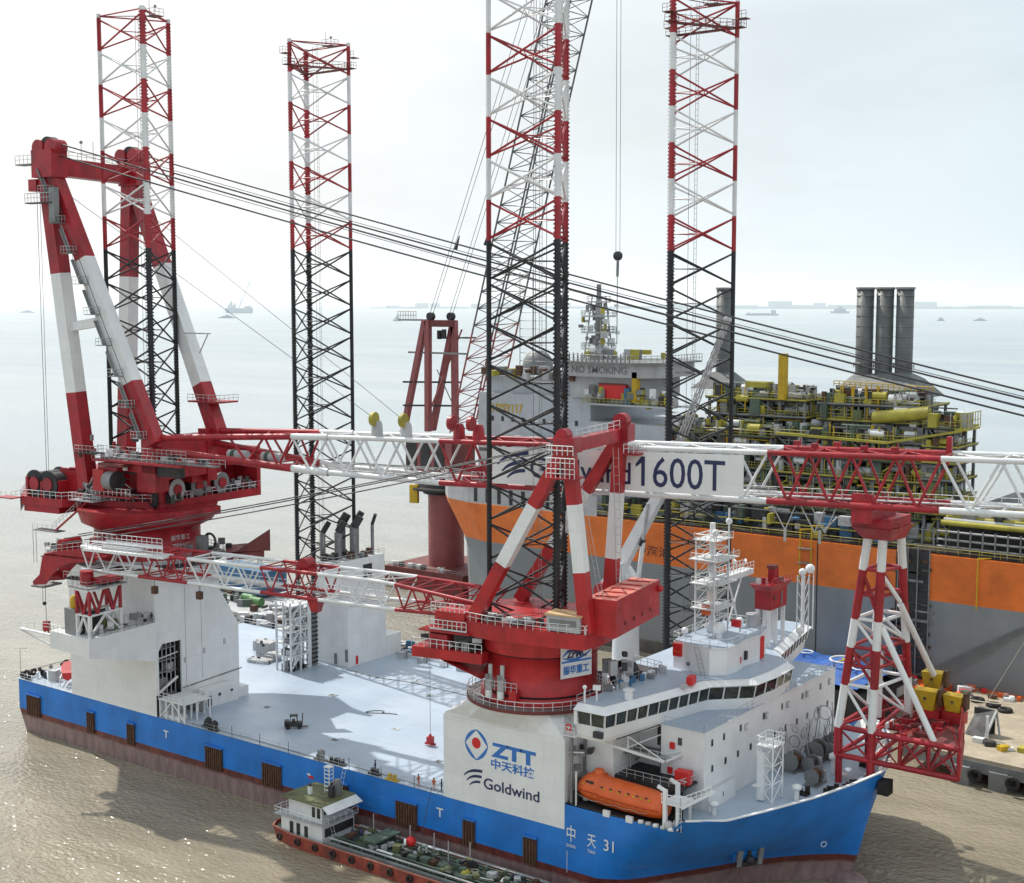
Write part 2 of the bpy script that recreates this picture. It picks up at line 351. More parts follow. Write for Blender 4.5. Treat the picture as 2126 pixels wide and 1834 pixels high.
# sea haze: one low, very thin bank of air beyond the anchorage
HZM = bpy.data.materials.new('sea_haze'); t, ns, lk = nt(HZM); ns.remove(ns['Principled BSDF'])
vs_ = ns.new('ShaderNodeVolumeScatter'); vs_.inputs['Color'].default_value = (.84, .94, 1, 1); vs_.inputs['Density'].default_value = .000085; vs_.inputs['Anisotropy'].default_value = .3
lk.new(vs_.outputs[0], ns['Material Output'].inputs['Volume'])
scn.cycles.volume_bounces = 1
a_ = .638325
b_ = M(HZM)
def cw_(X, Y, z): return (CU + X * cos(a_) - Y * sin(a_), CV + X * sin(a_) + Y * cos(a_), z)
b_.loft([[cw_(-9000, 900, z), cw_(9000, 900, z), cw_(14000, 20000, z), cw_(-14000, 20000, z)] for z in (.5, 260)])
tag(struct('haze', b_), None, None, kind='structure')
# ------------------------------------------------------------------ installation vessel
SH = thing('installation_vessel', 'blue and white jack-up installation vessel with red waterline, bridge and two white jacking houses', 'ship', (40, 20.8, 0))
CY_ = 20.8
#  x, y at z=-1, 4, 9.4, top ; top z     (starboard side; port is the mirror image)
ST = [(-31.2, 5, 9.4), (-31.2, -4, 9.4), (-30.2, -7, 9.4), (-10, -7, 9.4), (20, -7, 9.4), (50, -7, 9.4), (72, -7, 9.4), (92.9, -7, 9.4)]
prof = []
for x, y, zt in ST: prof.append([(x + (2.5 if x < -30 else 0), y + (.8 if x < -30.5 else 0), -1), (x, y, 4), (x, y, 9.39), (x, y, zt)])
prof.append([(92.95, -7, -1), (92.95, -7, 4), (92.95, -7, 9.4), (92.95, -7, 12.9)])
prof.append([(98, -6.6, -1), (98.2, -7, 4), (98.4, -7, 9.4), (98.6, -7, 12.9)])
prof.append([(101, -4, -1), (101.6, -4.9, 4), (103, -6.8, 9.4), (104, -7, 13.0)])
prof.append([(103, -.5, -1), (104.2, -1.2, 4), (107, -4.9, 9.4), (109.2, -7, 13.3)])
prof.append([(104, 2, -1), (105.6, 1.0, 4), (108.6, -3.7, 9.4), (111.2, -6.8, 14.6)])
prof.append([(107, 7, -1), (108.6, 5.8, 4), (112.4, -.2, 9.4), (115.6, -4.2, 14.9)])
prof.append([(110, 12, -1), (112.0, 11.0, 4), (115.5, 4.8, 9.4), (118.4, 1, 15.2)])
prof.append([(114, 16, -1), (116.2, 16.0, 4), (119.0, 11.2, 9.4), (121.7, 8, 15.6)])
prof.append([(118, 19, -1), (120.0, 19.4, 4), (122.0, 16.8, 9.4), (124.0, 14.5, 16)])
prof.append([(120.5, 20.4, -1), (122.3, 20.5, 4), (123.6, 20.2, 9.4), (125.7, 19.6, 16.5)])
def hull_rings():
    r = []
    for k in range(4):
        s_ = [p[k] for p in prof]; r.append(s_ + [(x, 2 * CY_ - y, z) for x, y, z in reversed(s_)])
    return r
def crv(P_, t_, n_):
    """Catmull-Rom through P_, n_ points per span"""
    out = []
    for i in range(len(P_) - 1):
        a, b_, c, d = (Vector(P_[max(0, i - 1)]), Vector(P_[i]), Vector(P_[i + 1]), Vector(P_[min(len(P_) - 1, i + 2)]))
        for k in range(n_):
            s = k / n_; out.append(.5 * ((2 * b_) + (c - a) * s + (2 * a - 5 * b_ + 4 * c - d) * s * s + (3 * b_ - a - 3 * c + d) * s ** 3))
    return out + [Vector(P_[-1])]
b = M(HULL); nf = 10     # parallel body
for sgn in (0, 1):
    f = (lambda p: p) if not sgn else (lambda p: (p[0], 2 * CY_ - p[1], p[2]))
    for a, c in zip(prof[:nf - 1], prof[1:nf]):
        for k in range(3): b.quad(f(a[k]), f(c[k]), f(c[k + 1]), f(a[k + 1]))
s_ = prof[0]; 
for k in range(3): b.quad(s_[k], (s_[k][0], 2 * CY_ - s_[k][1], s_[k][2]), (s_[k + 1][0], 2 * CY_ - s_[k + 1][1], s_[k + 1][2]), s_[k + 1])
hull = put('hull', b, SH)
b = M(HULL)
bow = [[crv([p[k] for p in prof[nf - 1:]] , 0, 4)[i] for k in range(4)] for i in range((len(prof) - nf) * 4 + 1)]
bow = [crv(q, 0, 4) for q in bow]
for sgn in (0, 1):
    g_ = bow if not sgn else [[(x, 2 * CY_ - y, z) for x, y, z in q] for q in bow]
    nn_ = len(g_[0]); b.add([p for q in g_ for p in q], [(i * nn_ + j, (i + 1) * nn_ + j, (i + 1) * nn_ + j + 1, i * nn_ + j + 1) for i in range(len(g_) - 1) for j in range(nn_ - 1)], None, True)
e_ = bow[-1]
for a, c in zip(e_, e_[1:]): b.quad(tuple(a), (a[0], 2 * CY_ - a[1], a[2]), (c[0], 2 * CY_ - c[1], c[2]), tuple(c))
put('bow_shell', b, SH)
b = M(HULL); b.sphere((120.6, 20.8, -.4), 1, 8, None, (3.6, 2.1, 2.0)); put('bulbous_bow', b, hull)
b = M(WHT)   # white cap rail along the bow bulwark
tops = [p[3] for p in prof[12:]]
def low13(t_):
    for p in prof:
        for sgn in (0, 1):
            q = p[3] if not sgn else (p[3][0], 2 * CY_ - p[3][1], p[3][2])
            if abs(q[0] - t_[0]) < 1e-6 and abs(q[1] - t_[1]) < 1e-6:
                k = (13.0 - 9.4) / (p[3][2] - 9.4); x = p[2][0] + (p[3][0] - p[2][0]) * k; y = p[2][1] + (p[3][1] - p[2][1]) * k
                return (x - .3, (y + .25) if not sgn else 2 * CY_ - y - .25, 12.98)
tops = tops + [(x, 2 * CY_ - y, z) for x, y, z in reversed(tops)]
for a, c in zip(tops, tops[1:]): b.beam((a[0], a[1], a[2] + .06), (c[0], c[1], c[2] + .06), .35, .16)
put('cap_rail', b, SH)
b = M(WHT2)  # inner face of the bulwark
for a, c in zip(tops, tops[1:]):
    f = lambda p: (p[0] - .3, p[1] + (.25 if p[1] < CY_ else -.25), p[2]); A, C = f(a), f(c); A0, C0 = low13(a), low13(c)
    b.quad(A0, C0, C, A)
put('bulwark_lining', b, SH)
b = M(DECK); b.quad((-31, -6.9, 9.4), (93, -6.9, 9.4), (93, 48.5, 9.4), (-31, 48.5, 9.4)); put('main_deck', b, SH)
b = M(DECK); pf = [(98.6, -6.9), (104, -6.9), (108.8, -6.8)] + [low13(p[3])[:2] for p in prof[12:]]
pf = [(93, -6.9)] + pf; pf = pf + [(x, 2 * CY_ - y) for x, y in reversed(pf)]
b.add([(x, y, 13.0) for x, y in pf], [tuple(range(len(pf)))]); put('forecastle_deck', b, SH)
b = M(WHT2); b.quad((93, -6.9, 9.4), (93, 48.5, 9.4), (93, 48.5, 13), (93, -6.9, 13)); put('forecastle_bulkhead', b, SH)
# brown rubbing plates on the side
for u, wd in ((-25.5, 4), (-8.6, 2.0), (2.5, 1.9), (23.7, 4.0), (37.2, 4.2), (51.8, 3.6), (65.2, 4.0), (76.8, 2.1), (87.4, 2.2)):
    b = M(RUST); b.bx(u - wd / 2, u + wd / 2, -7.28, -7.0, 3.3, 7.0)
    for k in range(int(wd / .5)): b.bx(u - wd / 2 + .15 + k * .5, u - wd / 2 + .4 + k * .5, -7.45, -7.28, 3.35, 6.9)
    b.bx(u - wd / 2 - .1, u + wd / 2 + .1, -7.42, -7.0, 7.0, 7.25, LOGB)
    put('fender_plate', b, SH)
# draught and tug marks
b = M(WHT)
for u in (11.5, 71.3): b.bx(u, u + .25, -7.03, -7.0, 6.2, 7.3); b.bx(u - .5, u + .75, -7.035, -7.0, 7.3, 7.5)
b.bx(93.4, 93.46, -7.03, -7.0, 3.6, 6.6)
put('tug_mark', b, SH)
b = M(LOGR); b.bx(45.2, 46.3, -7.03, -7, 6.4, 6.8); b.bx(44.9, 45.6, -7.03, -7, 6.8, 7.1, WHT); put('warning_mark', b, SH)
text('中', 2.3, WHT, face_y(93.4, -7.03, 8.0), 'ship_name', SH, 1.35, .02, .0, height=2.2)
text('天', 2.0, WHT, face_y(96.7, -7.05, 8.0), 'ship_name', SH, 1.35, .02, .0, height=1.7)
ang = .12
text('31', 2.0, WHT, face_y(99.3, -7.1, 8.1, 1, 1, .03), 'ship_name', SH, 1.5, .02, .0, height=1.5)
text('ZHONG', .6, WHT, face_y(93.3, -7.03, 7.2), 'ship_name', SH, 1.5, .02, .0, height=.4)
text('TIAN', .6, WHT, face_y(96.7, -7.04, 7.2), 'ship_name', SH, 1.2, .02, .0, height=.4)
# anchor in its pocket
am = Matrix.Translation((113.2, 6.9, 6.6)) @ Matrix.Rotation(radians(56), 4, 'Z') @ Matrix.Rotation(radians(14), 4, 'X')
b = M(HULL); b.bx(-2.3, 2.3, .2, 2.2, -1.2, 3.0); b.xform(am); put('anchor_pocket', b, SH)
b = M(GRY); b.bx(-1.9, -1.2, -.35, .25, -1.8, 1.5); b.bx(1.2, 1.9, -.35, .25, -1.8, 1.5); b.bx(-1.9, 1.9, -.3, .25, -1.9, -1.2, DGRY); b.tube((0, -.1, -1.2), (0, .3, 1.2), .28, n=8, m=DGRY); b.sphere((0, -.25, -.9), .65, 6, DGRY); b.xform(am); put('anchor', b, SH)
b = M(WHT)
for k in range(10):
    a0, a1 = 2 * pi * k / 10, 2 * pi * (k + 1) / 10
    P_ = lambda a: (120.1 + .22 * cos(a), 14.6 + .4 * cos(a) - .02, 7.0 + .36 * sin(a))
    b.tube((P_(a0)[0] + .12, P_(a0)[1] - .1, P_(a0)[2]), (P_(a1)[0] + .12, P_(a1)[1] - .1, P_(a1)[2]), .05, n=4)
put('thruster_mark', b, SH)

# --- aft starboard jacking house (under the big crane)
b = M(WHT)
b.bx(-14, 9.0, -7, -6.7, 9.4, 34.3)                                   # near face
b.bx(-14, -13.7, -6.7, 11.2, 9.4, 22.3)
# front face, with the tall opening cut out of it
b.bx(9.0, 9.4, -7, -6.35, 9.4, 34.3); b.bx(9.0, 9.4, -1.5, 7.1, 9.4, 34.0); b.bx(9.0, 9.4, -6.35, -1.5, 21.6, 34.3); b.bx(9.0, 9.4, -6.35, -1.5, 9.4, 12.0)
b.add([(9.0, 7.1, 9.4), (9.4, 7.1, 9.4), (9.4, 11.3, 9.4), (9.0, 11.3, 9.4), (9.0, 7.1, 29), (9.4, 7.1, 29), (9.4, 11.3, 22.2), (9.0, 11.3, 22.2)], [(0, 3, 2, 1), (4, 5, 6, 7), (0, 1, 5, 4), (1, 2, 6, 5), (2, 3, 7, 6), (3, 0, 4, 7)])
b.add([(9.0, 2.0, 34), (9.4, 2.0, 34), (9.4, 7.1, 29), (9.0, 7.1, 29)], [(0, 1, 2, 3)])
b.add([(9.4, 2.0, 34.3), (9.4, 7.1, 29), (-14, 7.1, 29), (-14, 2.0, 34.3)], [(0, 1, 2, 3)])
b.add([(9.4, 7.1, 29), (9.4, 11.3, 22.2), (-14, 11.3, 22.2), (-14, 7.1, 29)], [(0, 1, 2, 3)])
b.bx(-14, 9.0, 11.0, 11.3, 9.4, 22.2); b.bx(-14, 9.0, -6.7, 2, 34.0, 34.3)
for z in (21.6,): b.add([(9.4, -6.35, 21.6), (9.4, -5.6, 21.6), (9.4, -6.35, 20.4)], [(0, 1, 2)])
jh = put('jacking_house', b, SH, 'tall white house under the big crane with a dark door opening')
b = M(DGRY); b.bx(2, 3, -6.6, 6, 9.5, 22); b.bx(3, 9, -1.5, -1.2, 12, 22)
for k in range(5): b.bx(5, 8.6, -6, -2, 12.4 + k * 2, 12.6 + k * 2, GRY); b.tube((8.2, -5.6 + k * .9, 12), (8.2, -5.6 + k * .9, 21.5), .12, n=5, m=LGRY)
b.tube((8.5, -6.2, 18.9), (8.5, -1.6, 19.4), .12, m=WHT2); b.box((7.6, -4.8, 14.2), (1.4, 1.6, 2.4), .2, GRY); b.box((7.6, -3, 16.9), (1.2, 1.4, 1.6), .2, LGRY); b.tube((8.8, -6, 13.2), (8.8, -2, 15.2), .25, m=WHT2)
put('jacking_machinery', b, SH)
b = M(GRY); b.beam((9.45, -1.4, 13.2), (9.45, 11.8, 13.9), .12, .18)
for y in (-.6, 2.9): b.bx(9.4, 9.42, y, y + .06, 14, 34)
for y, z in ((-1, 17.5), (3.2, 18.3), (7.8, 19)): b.bx(9.4, 9.55, y, y + .35, z, z + .9, LGRY)
put('wall_trim', b, jh)
b = M(DGRY); b.quad((9.42, -7.02, 9.4), (9.42, -7.02, 13), (9.42, -6.4, 13), (9.42, -6.4, 9.4)); put('corner_shade', b, jh)  # flat dark sheet, shade of the curved-in edge put into its colour
# outboard platform that carries the small crane's boom rest
b = M(WHT); zp = 25.7
tp = [(.8, -21.2), (11.2, -21.2), (9.9, -7.05), (-1.5, -7.05)]
b.loft([[(.8, -21.2, 22.9), (11.1, -21.2, 22.7), (9.9, -7.05, 19.0), (-3.0, -7.05, 19.0)], [(x, y, zp) for x, y in tp]], None)
b.beam((.8, -21.1, 25.0), (-4.0, -23.5, 25.9), .8, .2); b.tube((1, -21, 23.2), (-3.8, -23.3, 25.6), .15)
pl = put('boom_rest_platform', b, SH)
b = M(WHT2); b.rail([(-4, -23.5, 26), (.6, -21.1, zp), (4, -21.1, zp)], 1.1, 1.2, .05); b.rail([(11.1, -20.6, zp), (9.9, -7.4, zp)], 1.1, 1.3, .05, GRY)
put('railing', b, pl)
b = M(DGRY); b.bx(4.2, 7.0, -20.7, -18.5, zp, 29.9, GRY); b.bx(7.0, 7.15, -20.6, -15, zp + .1, 29.2)
for k in range(16): b.box((7.4 + R.random() * 2, -19 + k * .75, zp + .4 + R.random() * 1.1), (.5 + R.random() * .8, .4 + R.random() * .7, .6 + R.random() * 1.2), R.random(), R.choice([GRY, LGRY, DGRY, WHT2, OGRN]))
put('winch_cabinet', b, pl)
b = M(YEL); b.lathe([(.75, 29.9), (.9, 30.3), (.9, 31.4), (.6, 31.9)], (5.7, -19.6), 14); put('yellow_tank', b, pl)
b = M(WHT2)
A = [(7.2, -20.4), (10.4, -20.4), (9.2, -13.6), (5.6, -13.6)]
for (x, y) in A: b.beam((x, y, zp), (x, y, 29.3), .5, .5)
for i in range(4):
    p, q = A[i], A[(i + 1) % 4]; md = ((p[0] + q[0]) / 2, (p[1] + q[1]) / 2)
    b.beam((p[0], p[1], zp + .1), (md[0], md[1], 29), .3, .3); b.beam((q[0], q[1], zp + .1), (md[0], md[1], 29), .3, .3)
    b.beam((p[0], p[1], 29.2), (q[0], q[1], 29.2), .35, .3); b.beam((p[0], p[1], 33.3), (q[0], q[1], 33.3), .5, .4)
for i in range(4):
    p, q = A[i], A[(i + 1) % 4]; n_ = 2 if i % 2 == 0 else 4
    for k in range(n_):
        f = lambda s_: (p[0] + (q[0] - p[0]) * s_, p[1] + (q[1] - p[1]) * s_)
        a_, c_ = f(k / n_), f((k + 1) / n_); z0, z1 = (29.3, 33.2) if k % 2 else (33.2, 29.3)
        b.beam((*a_, z0), (*c_, z1), .36, .3, RED)
    b.beam((*p, 29.3), (*p, 33.2), .42, .4, RED)
b.bx(5.5, 10.6, -20.8, -13.2, 33.5, 33.7, GRY); b.rail([(5.5, -20.8, 33.7), (10.6, -20.8, 33.7), (10.6, -13.2, 33.7)], 1, 1.3, .04, GRY)
br = put('boom_rest_frame', b, pl)
b = M(RED); b.lathe([(1.1, 33.7), (1.1, 35.2), (1.0, 35.7), (1.2, 35.9)], (7.2, -18.4), 16); b.bx(8, 10.2, -18, -13.6, 34.0, 34.8); put('boom_saddle', b, pl)

# --- aft deck fittings
b = M(WHT); b.bx(9.6, 14, -6.3, -4.3, 9.4, 10.0); b.rail([(9.6, -6.7, 12.6), (16, -6.7, 12.6), (16, -1, 12.6), (9.6, -1, 12.6)], 1.1, 1.2, .05)
for x in (9.8, 11.4, 13, 14.6, 16):
    for y in (-6.6, -4, -1.2): b.beam((x, y, 9.4), (x, y, 12.5), .22, .22)
b.bx(9.5, 16.2, -6.8, -1, 12.45, 12.6); b.beam((9.8, -6.6, 9.5), (12.8, -6.6, 12.4), .16, .16); b.beam((13, -6.6, 12.4), (16, -6.6, 9.5), .16, .16)
put('service_gallery', b, SH)
b = M(WHT); b.bx(9.6, 12.2, 1.2, 8.6, 9.4, 12.4); b.bx(9.6, 11.6, 8.8, 11.4, 9.4, 11.2); b.bx(12.2, 12.3, 4.0, 4.5, 11.0, 11.5, DGRY); b.bx(12.2, 12.3, 6.8, 7.2, 11.2, 11.6, DGRY)
b.bx(12.2, 12.3, 1.6, 2.4, 9.6, 11.4, DGRY); b.bx(9.7, 13, -.8, .6, 9.4, 10.8, GRY); put('equipment_house', b, SH)

# --- port aft machinery block with exhausts, and the lattice stair tower beside it
b = M(WHT); b.bx(3.5, 13.0, 35.4, 46, 9.4, 20.7); b.bx(9, 13.0, 46.05, 50.4, 9.4, 13.4); b.prism([(3.5, 35.4), (13, 35.4), (11.5, 38), (5, 38)], 20.7, 21.6)
for z in (20.7,): b.prism([(3.5, 38.05), (13, 38.05), (13, 46), (3.5, 46)], 20.72, 21.9)
mb = put('machinery_block', b, SH)
b = M(GRY); b.bx(12.3, 12.9, 35.2, 35.4, 10.4, 12.8); b.bx(13.0, 13.1, 37.4, 38.0, 9.6, 11.2, LOGR); b.bx(9.4, 10.0, 35.2, 35.4, 9.6, 11.6)
for x in (6, 9.5): b.box((x, 40, 22.3), (1.6, 1.2, .9), .3, LGRY)
b.rail([(3.5, 35.4, 21.6), (13, 35.4, 21.6), (13, 46, 21.9)], 1, 2.2, .04, WHT2)
put('wall_fittings', b, mb)
b = M(WHT); b.bx(3.0, 8, 37, 51.2, 9.4, 28.6); b.bx(8, 8.1, 45, 47.5, 24.6, 27.2, DGRY); b.bx(8, 8.1, 39, 40.2, 22, 22.8, GRY)
fh = put('exhaust_house', b, SH)
b = M(GRY)
b.rail([(3, 37, 28.6), (8, 37, 28.6), (8, 51.2, 28.6), (3, 51.2, 28.6)], 1.1, 1.6, .045, LGRY)
for k in range(14): b.box((R.uniform(3.4, 7.4), R.uniform(38, 50), 29.1), (1.2, .9, R.uniform(.6, 1.8)), R.random(), R.choice([DGRY, GRY, RUST]))
put('roof_gear', b, fh)
for (x, y, r_, h, tl) in ((3, 39.0, .55, 6.5, 1), (5, 41.2, .75, 6.5, 1), (3.5, 43.6, .9, 7.6, 1), (6.2, 44.4, .85, 7.2, 1), (4, 47.2, .7, 7.6, 1), (6.5, 49.4, .35, 7.2, 0)):
    b = M(GRY); b.tube((x, y, 28.6), (x, y, 28.6 + h - 1.2), r_, n=12)
    b.tube((x, y, 28.6 + h - 1.2), (x + .9, y + .9 * tl, 28.6 + h + .9), r_ * 1.02, r_ * .95, n=12, m=DGRY)
    b.tube((x, y, 30), (x + 1.2, y - 1, 33), .08, n=4, m=LGRY)
    put('exhaust_pipe', b, SH)
b = M(WHT2)   # lattice stair tower
for x in (3.2, 5.1, 7.0):
    for y in (26.2, 28.7, 31.2): b.beam((x, y, 9.4), (x, y, 22.6), .3, .3)
for z in (12.2, 14.6, 17.0, 19.4, 21.8): 
    b.bx(3.0, 7.2, 26.0, 31.4, z, z + .2)
    b.rail([(3.2, 26.2, z + .2), (7, 26.2, z + .2), (7, 31.2, z + .2)], 1.1, 1.1, .05)
    b.beam((6.9, 26.4, z - 2.2), (6.9, 28.6, z), .6, .12); b.beam((7.1, 28.8, z), (7.1, 30.8, z - 2.2), .12, .12)
b.bx(6.9, 7.1, 30.6, 31.5, 9.4, 23)
for k in range(34): b.box((R.uniform(3.6, 6.4), R.uniform(26.5, 30.5), 9.8 + R.choice([0, 2.8, 5.2, 7.6, 10]) + R.random() * .6), (R.uniform(.5, 1.6), R.uniform(.4, 1.6), R.uniform(.5, 1.5)), R.random(), R.choice([GRY, LGRY, DGRY, DGRY, WHT2, GRN]))
put('stair_tower', b, SH)
b = M(GRY); b.bx(5.6, 6.8, 31.6, 33.4, 9.4, 20.8)
for k in range(12): b.bx(6.8, 7.0, 31.6, 33.4, 10 + k * .85, 10.3 + k * .85, DGRY)
put('gangway_column', b, SH)
for i, (x, y, sx, sy, h) in enumerate(((-6.0, 32.0, 3.0, 2.6, 2.8), (-10, 35, 3.4, 2.4, 1.9), (-3.4, 28.2, 4.6, 2.6, .6), (-2.6, 30.8, 2.2, 2.0, 1.5))):
    b = M(LGRY); b.box((x, y, 9.4 + h / 2), (sx, sy, h), .25)
    for k in range(7): b.box((x + R.uniform(-sx, sx) * .5, y + R.uniform(-sy, sy) * .5, 9.4 + h * R.uniform(.3, 1.1)), (.5, .5, .6), R.random(), R.choice([DGRY, WHT2, GRY]))
    b.rail([(x - sx / 2, y - sy / 2 - .3, 9.4), (x + sx / 2, y - sy / 2 - .3, 9.4)], 1.1, 1, .04, WHT2)
    tag(put('deck_winch', b), ['squat white deck winch left of the lattice stair tower', 'long low winch skid behind the white deck winch', 'flat pipe rack lying on the open deck before the stair tower', 'white skid between the deck winch and the lattice stair tower'][i], 'deck gear')
for k, (x, y, sx, sy) in enumerate(((24, 20, 1.6, 1.0), (38, 30, 1.2, 1.2), (46, 12, 1.4, .8), (58, 24, 1.8, 1.0), (30, 36, 1, 1), (66, 34, 1.4, 1.4), (20, 8, .9, .9), (52, 38, 1.2, .8), (62, 4, 1, 1), (42, 2, 1.2, .8))):
    b = M(LGRY); b.box((x, y, 9.43), (sx, sy, .06), 0, R.choice([LGRY, GRY, WHT2])); b.tube((x - .2, y, 9.45), (x - .2, y, 9.55), .12, n=6, m=DGRY); put('deck_hatch', b, SH)
b = M(DGRY); b.wire([(36 + 2.2 * cos(a * .5) + .3 * a, 17 + 1.2 * sin(a * .7), 9.46) for a in range(12)], .07); put('deck_hose', b, SH)
b = M(GRY); b.wire([(14, 34, 9.46), (22, 33.2, 9.46), (31, 34.6, 9.46), (44, 33.8, 9.46), (60, 35.4, 9.46), (72, 34.6, 9.46)], .08); b.wire([(17, -5.9, 9.46), (30, -5.6, 9.46), (44, -5.95, 9.46), (58, -5.5, 9.46), (71, -5.9, 9.46)], .08); put('deck_cable', b, SH)
for k in range(14):
    b = M(GRY); x = 16.5 + k * 5.2; b.box((x, 46.6, 9.9), (R.uniform(.8, 2.4), R.uniform(.6, 1.6), R.uniform(.6, 1.6)), R.random(), R.choice([GRY, LGRY, DGRY, WHT2])); b.tube((x + 1.2, 46.8, 9.4), (x + 1.2, 46.8, 10.8), .15, n=6, m=GRY); put('edge_locker', b, SH)
# far bulwark on the port edge, stanchions on the near edge
b = M(WHT2); b.rail([(14, 48.4, 9.4), (92, 48.4, 9.4)], 1.2, 2.2, .05); b.rail([(-31, 48.4, 9.4), (-4, 48.4, 9.4)], 1.2, 2.2, .05)
b.bx(14, 92, 48.2, 48.5, 9.4, 10.1, WHT2); put('port_railing', b, SH)
b = M(LGRY)
for k in range(26): 
    x = 17 + k * 2.15; b.tube((x, -6.8, 9.4), (x, -6.8, 10.6), .04, n=4)
    if k % 3 == 2: b.tube((x, -6.8, 9.4), (x, -6.8, 11.2), .06, n=4, m=DGRY)
b.wire([(17, -6.8, 10.5), (71, -6.8, 10.5)], .025); b.wire([(17, -6.8, 9.95), (71, -6.8, 9.95)], .025); put('stanchion_line', b, SH)

# --- forward jacking house with the logos
b = M(WHT)
oc = lambda r_, z, c=(83.2, 0): [(c[0] + r_ * cos(2 * pi * i / 24), c[1] + r_ * sin(2 * pi * i / 24), z) for i in range(24)]
def sq(z, x0=72.2, x1=93.0, y0=-7.02, y1=13, n=24):
    out = []
    for i in range(n):
        a = 2 * pi * i / n; c_, s_ = cos(a), sin(a); k = 1 / max(abs(c_), abs(s_))
        out.append((82.6 + c_ * k * 10.4 if True else 0, 3.0 + s_ * k * 10.02, z))
    return out
b.loft([sq(9.42), sq(21.3), [(p[0] * .93 + q[0] * .07, p[1] * .93 + q[1] * .07, 21.75) for p, q in zip(sq(0), oc(9.3, 0))], oc(9.3, 24.6)], None, (0, 1))
jh2 = put('jacking_house', b, SH, 'white house with two company logos under the forward crane')
b = M(WHT); b.bx(93.02, 98, -3, 12, 13, 23.0); put('side_house', b, SH)
# logos on its outboard face
Y0 = -7.05
text('ZTT', 2, LOGB, face_y(80.7, Y0, 16.95) @ Matrix.Shear('XY', 4, (0, 0)), 'logo_lettering', jh2, 7.6, .02, .09, height=2.0)
text('中天科技', 1.5, LOGB, face_y(80.7, Y0, 15.25), 'logo_lettering', jh2, 7.4, .02, .03, height=1.45)
text('Goldwind', 1.5, LOGN, face_y(79.4, Y0, 12.15), 'logo_lettering', jh2, 9.5, .02, .015, height=1.55)
b = M(LOGB)
dm = [(78.1, 20.2), (80.1, 18.1), (78.1, 15.9), (76.1, 18.1)]
def arc2(b, p, c, q, w0, w1, y, m, n=14):
    pts = [((1 - s_) ** 2 * p[0] + 2 * s_ * (1 - s_) * c[0] + s_ * s_ * q[0], (1 - s_) ** 2 * p[1] + 2 * s_ * (1 - s_) * c[1] + s_ * s_ * q[1], w0 + (w1 - w0) * min(1, s_ * 1.6)) for s_ in [i / n for i in range(n + 1)]]
    L = []
    for i, a in enumerate(pts):
        e, f = pts[max(0, i - 1)], pts[min(n, i + 1)]; dx, dz = f[0] - e[0], f[1] - e[1]; l = sqrt(dx * dx + dz * dz); L.append((a[0], a[1], -dz / l * a[2] / 2, dx / l * a[2] / 2))
    for a, c_ in zip(L, L[1:]): b.add([(a[0] - a[2], y, a[1] - a[3]), (c_[0] - c_[2], y, c_[1] - c_[3]), (c_[0] + c_[2], y, c_[1] + c_[3]), (a[0] + a[2], y, a[1] + a[3])], [(0, 1, 2, 3)], m)
def arc(b, p, q, bul, w0, w1, y, m, n=10):
    """flat stroke in the x-z plane at y, curved by bul, width w0 -> w1 -> w0"""
    dx, dz = q[0] - p[0], q[1] - p[1]; L = sqrt(dx * dx + dz * dz); nx, nz = -dz / L, dx / L; pts = []
    for i in range(n + 1):
        s_ = i / n; k = 4 * bul * s_ * (1 - s_); w = w0 + (w1 - w0) * 4 * s_ * (1 - s_) if w1 >= w0 else w0
        pts.append((p[0] + dx * s_ + nx * k, p[1] + dz * s_ + nz * k, w))
    for a, c in zip(pts, pts[1:]):
        b.add([(a[0] - nx * a[2] / 2, y, a[1] - nz * a[2] / 2), (c[0] - nx * c[2] / 2, y, c[1] - nz * c[2] / 2), (c[0] + nx * c[2] / 2, y, c[1] + nz * c[2] / 2), (a[0] + nx * a[2] / 2, y, a[1] + nz * a[2] / 2)], [(0, 1, 2, 3)], m)
for i in range(4): arc(b, dm[i], dm[(i + 1) % 4], .25, .12, .5, Y0, LOGB)
def disc(b, c, r_, y, m, n=20): b.add([(c[0] + r_ * cos(2 * pi * i / n), y, c[1] + r_ * sin(2 * pi * i / n)) for i in range(n)], [tuple(range(n))], m)
disc(b, (78.1, 18.3), .78, Y0, LOGR); put('diamond_logo', b, jh2)
def swoosh(b, x, z, s_, y, m):
    arc2(b, (x, z + 1.0 * s_), (x + .85 * s_, z + 1.95 * s_), (x + 2.7 * s_, z + 1.95 * s_), .12 * s_, .34 * s_, y, m)
    arc2(b, (x + .4 * s_, z + .48 * s_), (x + 1.1 * s_, z + 1.3 * s_), (x + 2.6 * s_, z + 1.28 * s_), .12 * s_, .32 * s_, y, m)
    arc2(b, (x + .85 * s_, z), (x + 1.4 * s_, z + .62 * s_), (x + 2.4 * s_, z + .62 * s_), .12 * s_, .28 * s_, y, m)
b = M(LOGN); swoosh(b, 75.9, 12.1, 1.2, Y0, LOGN); put('wave_logo', b, jh2)
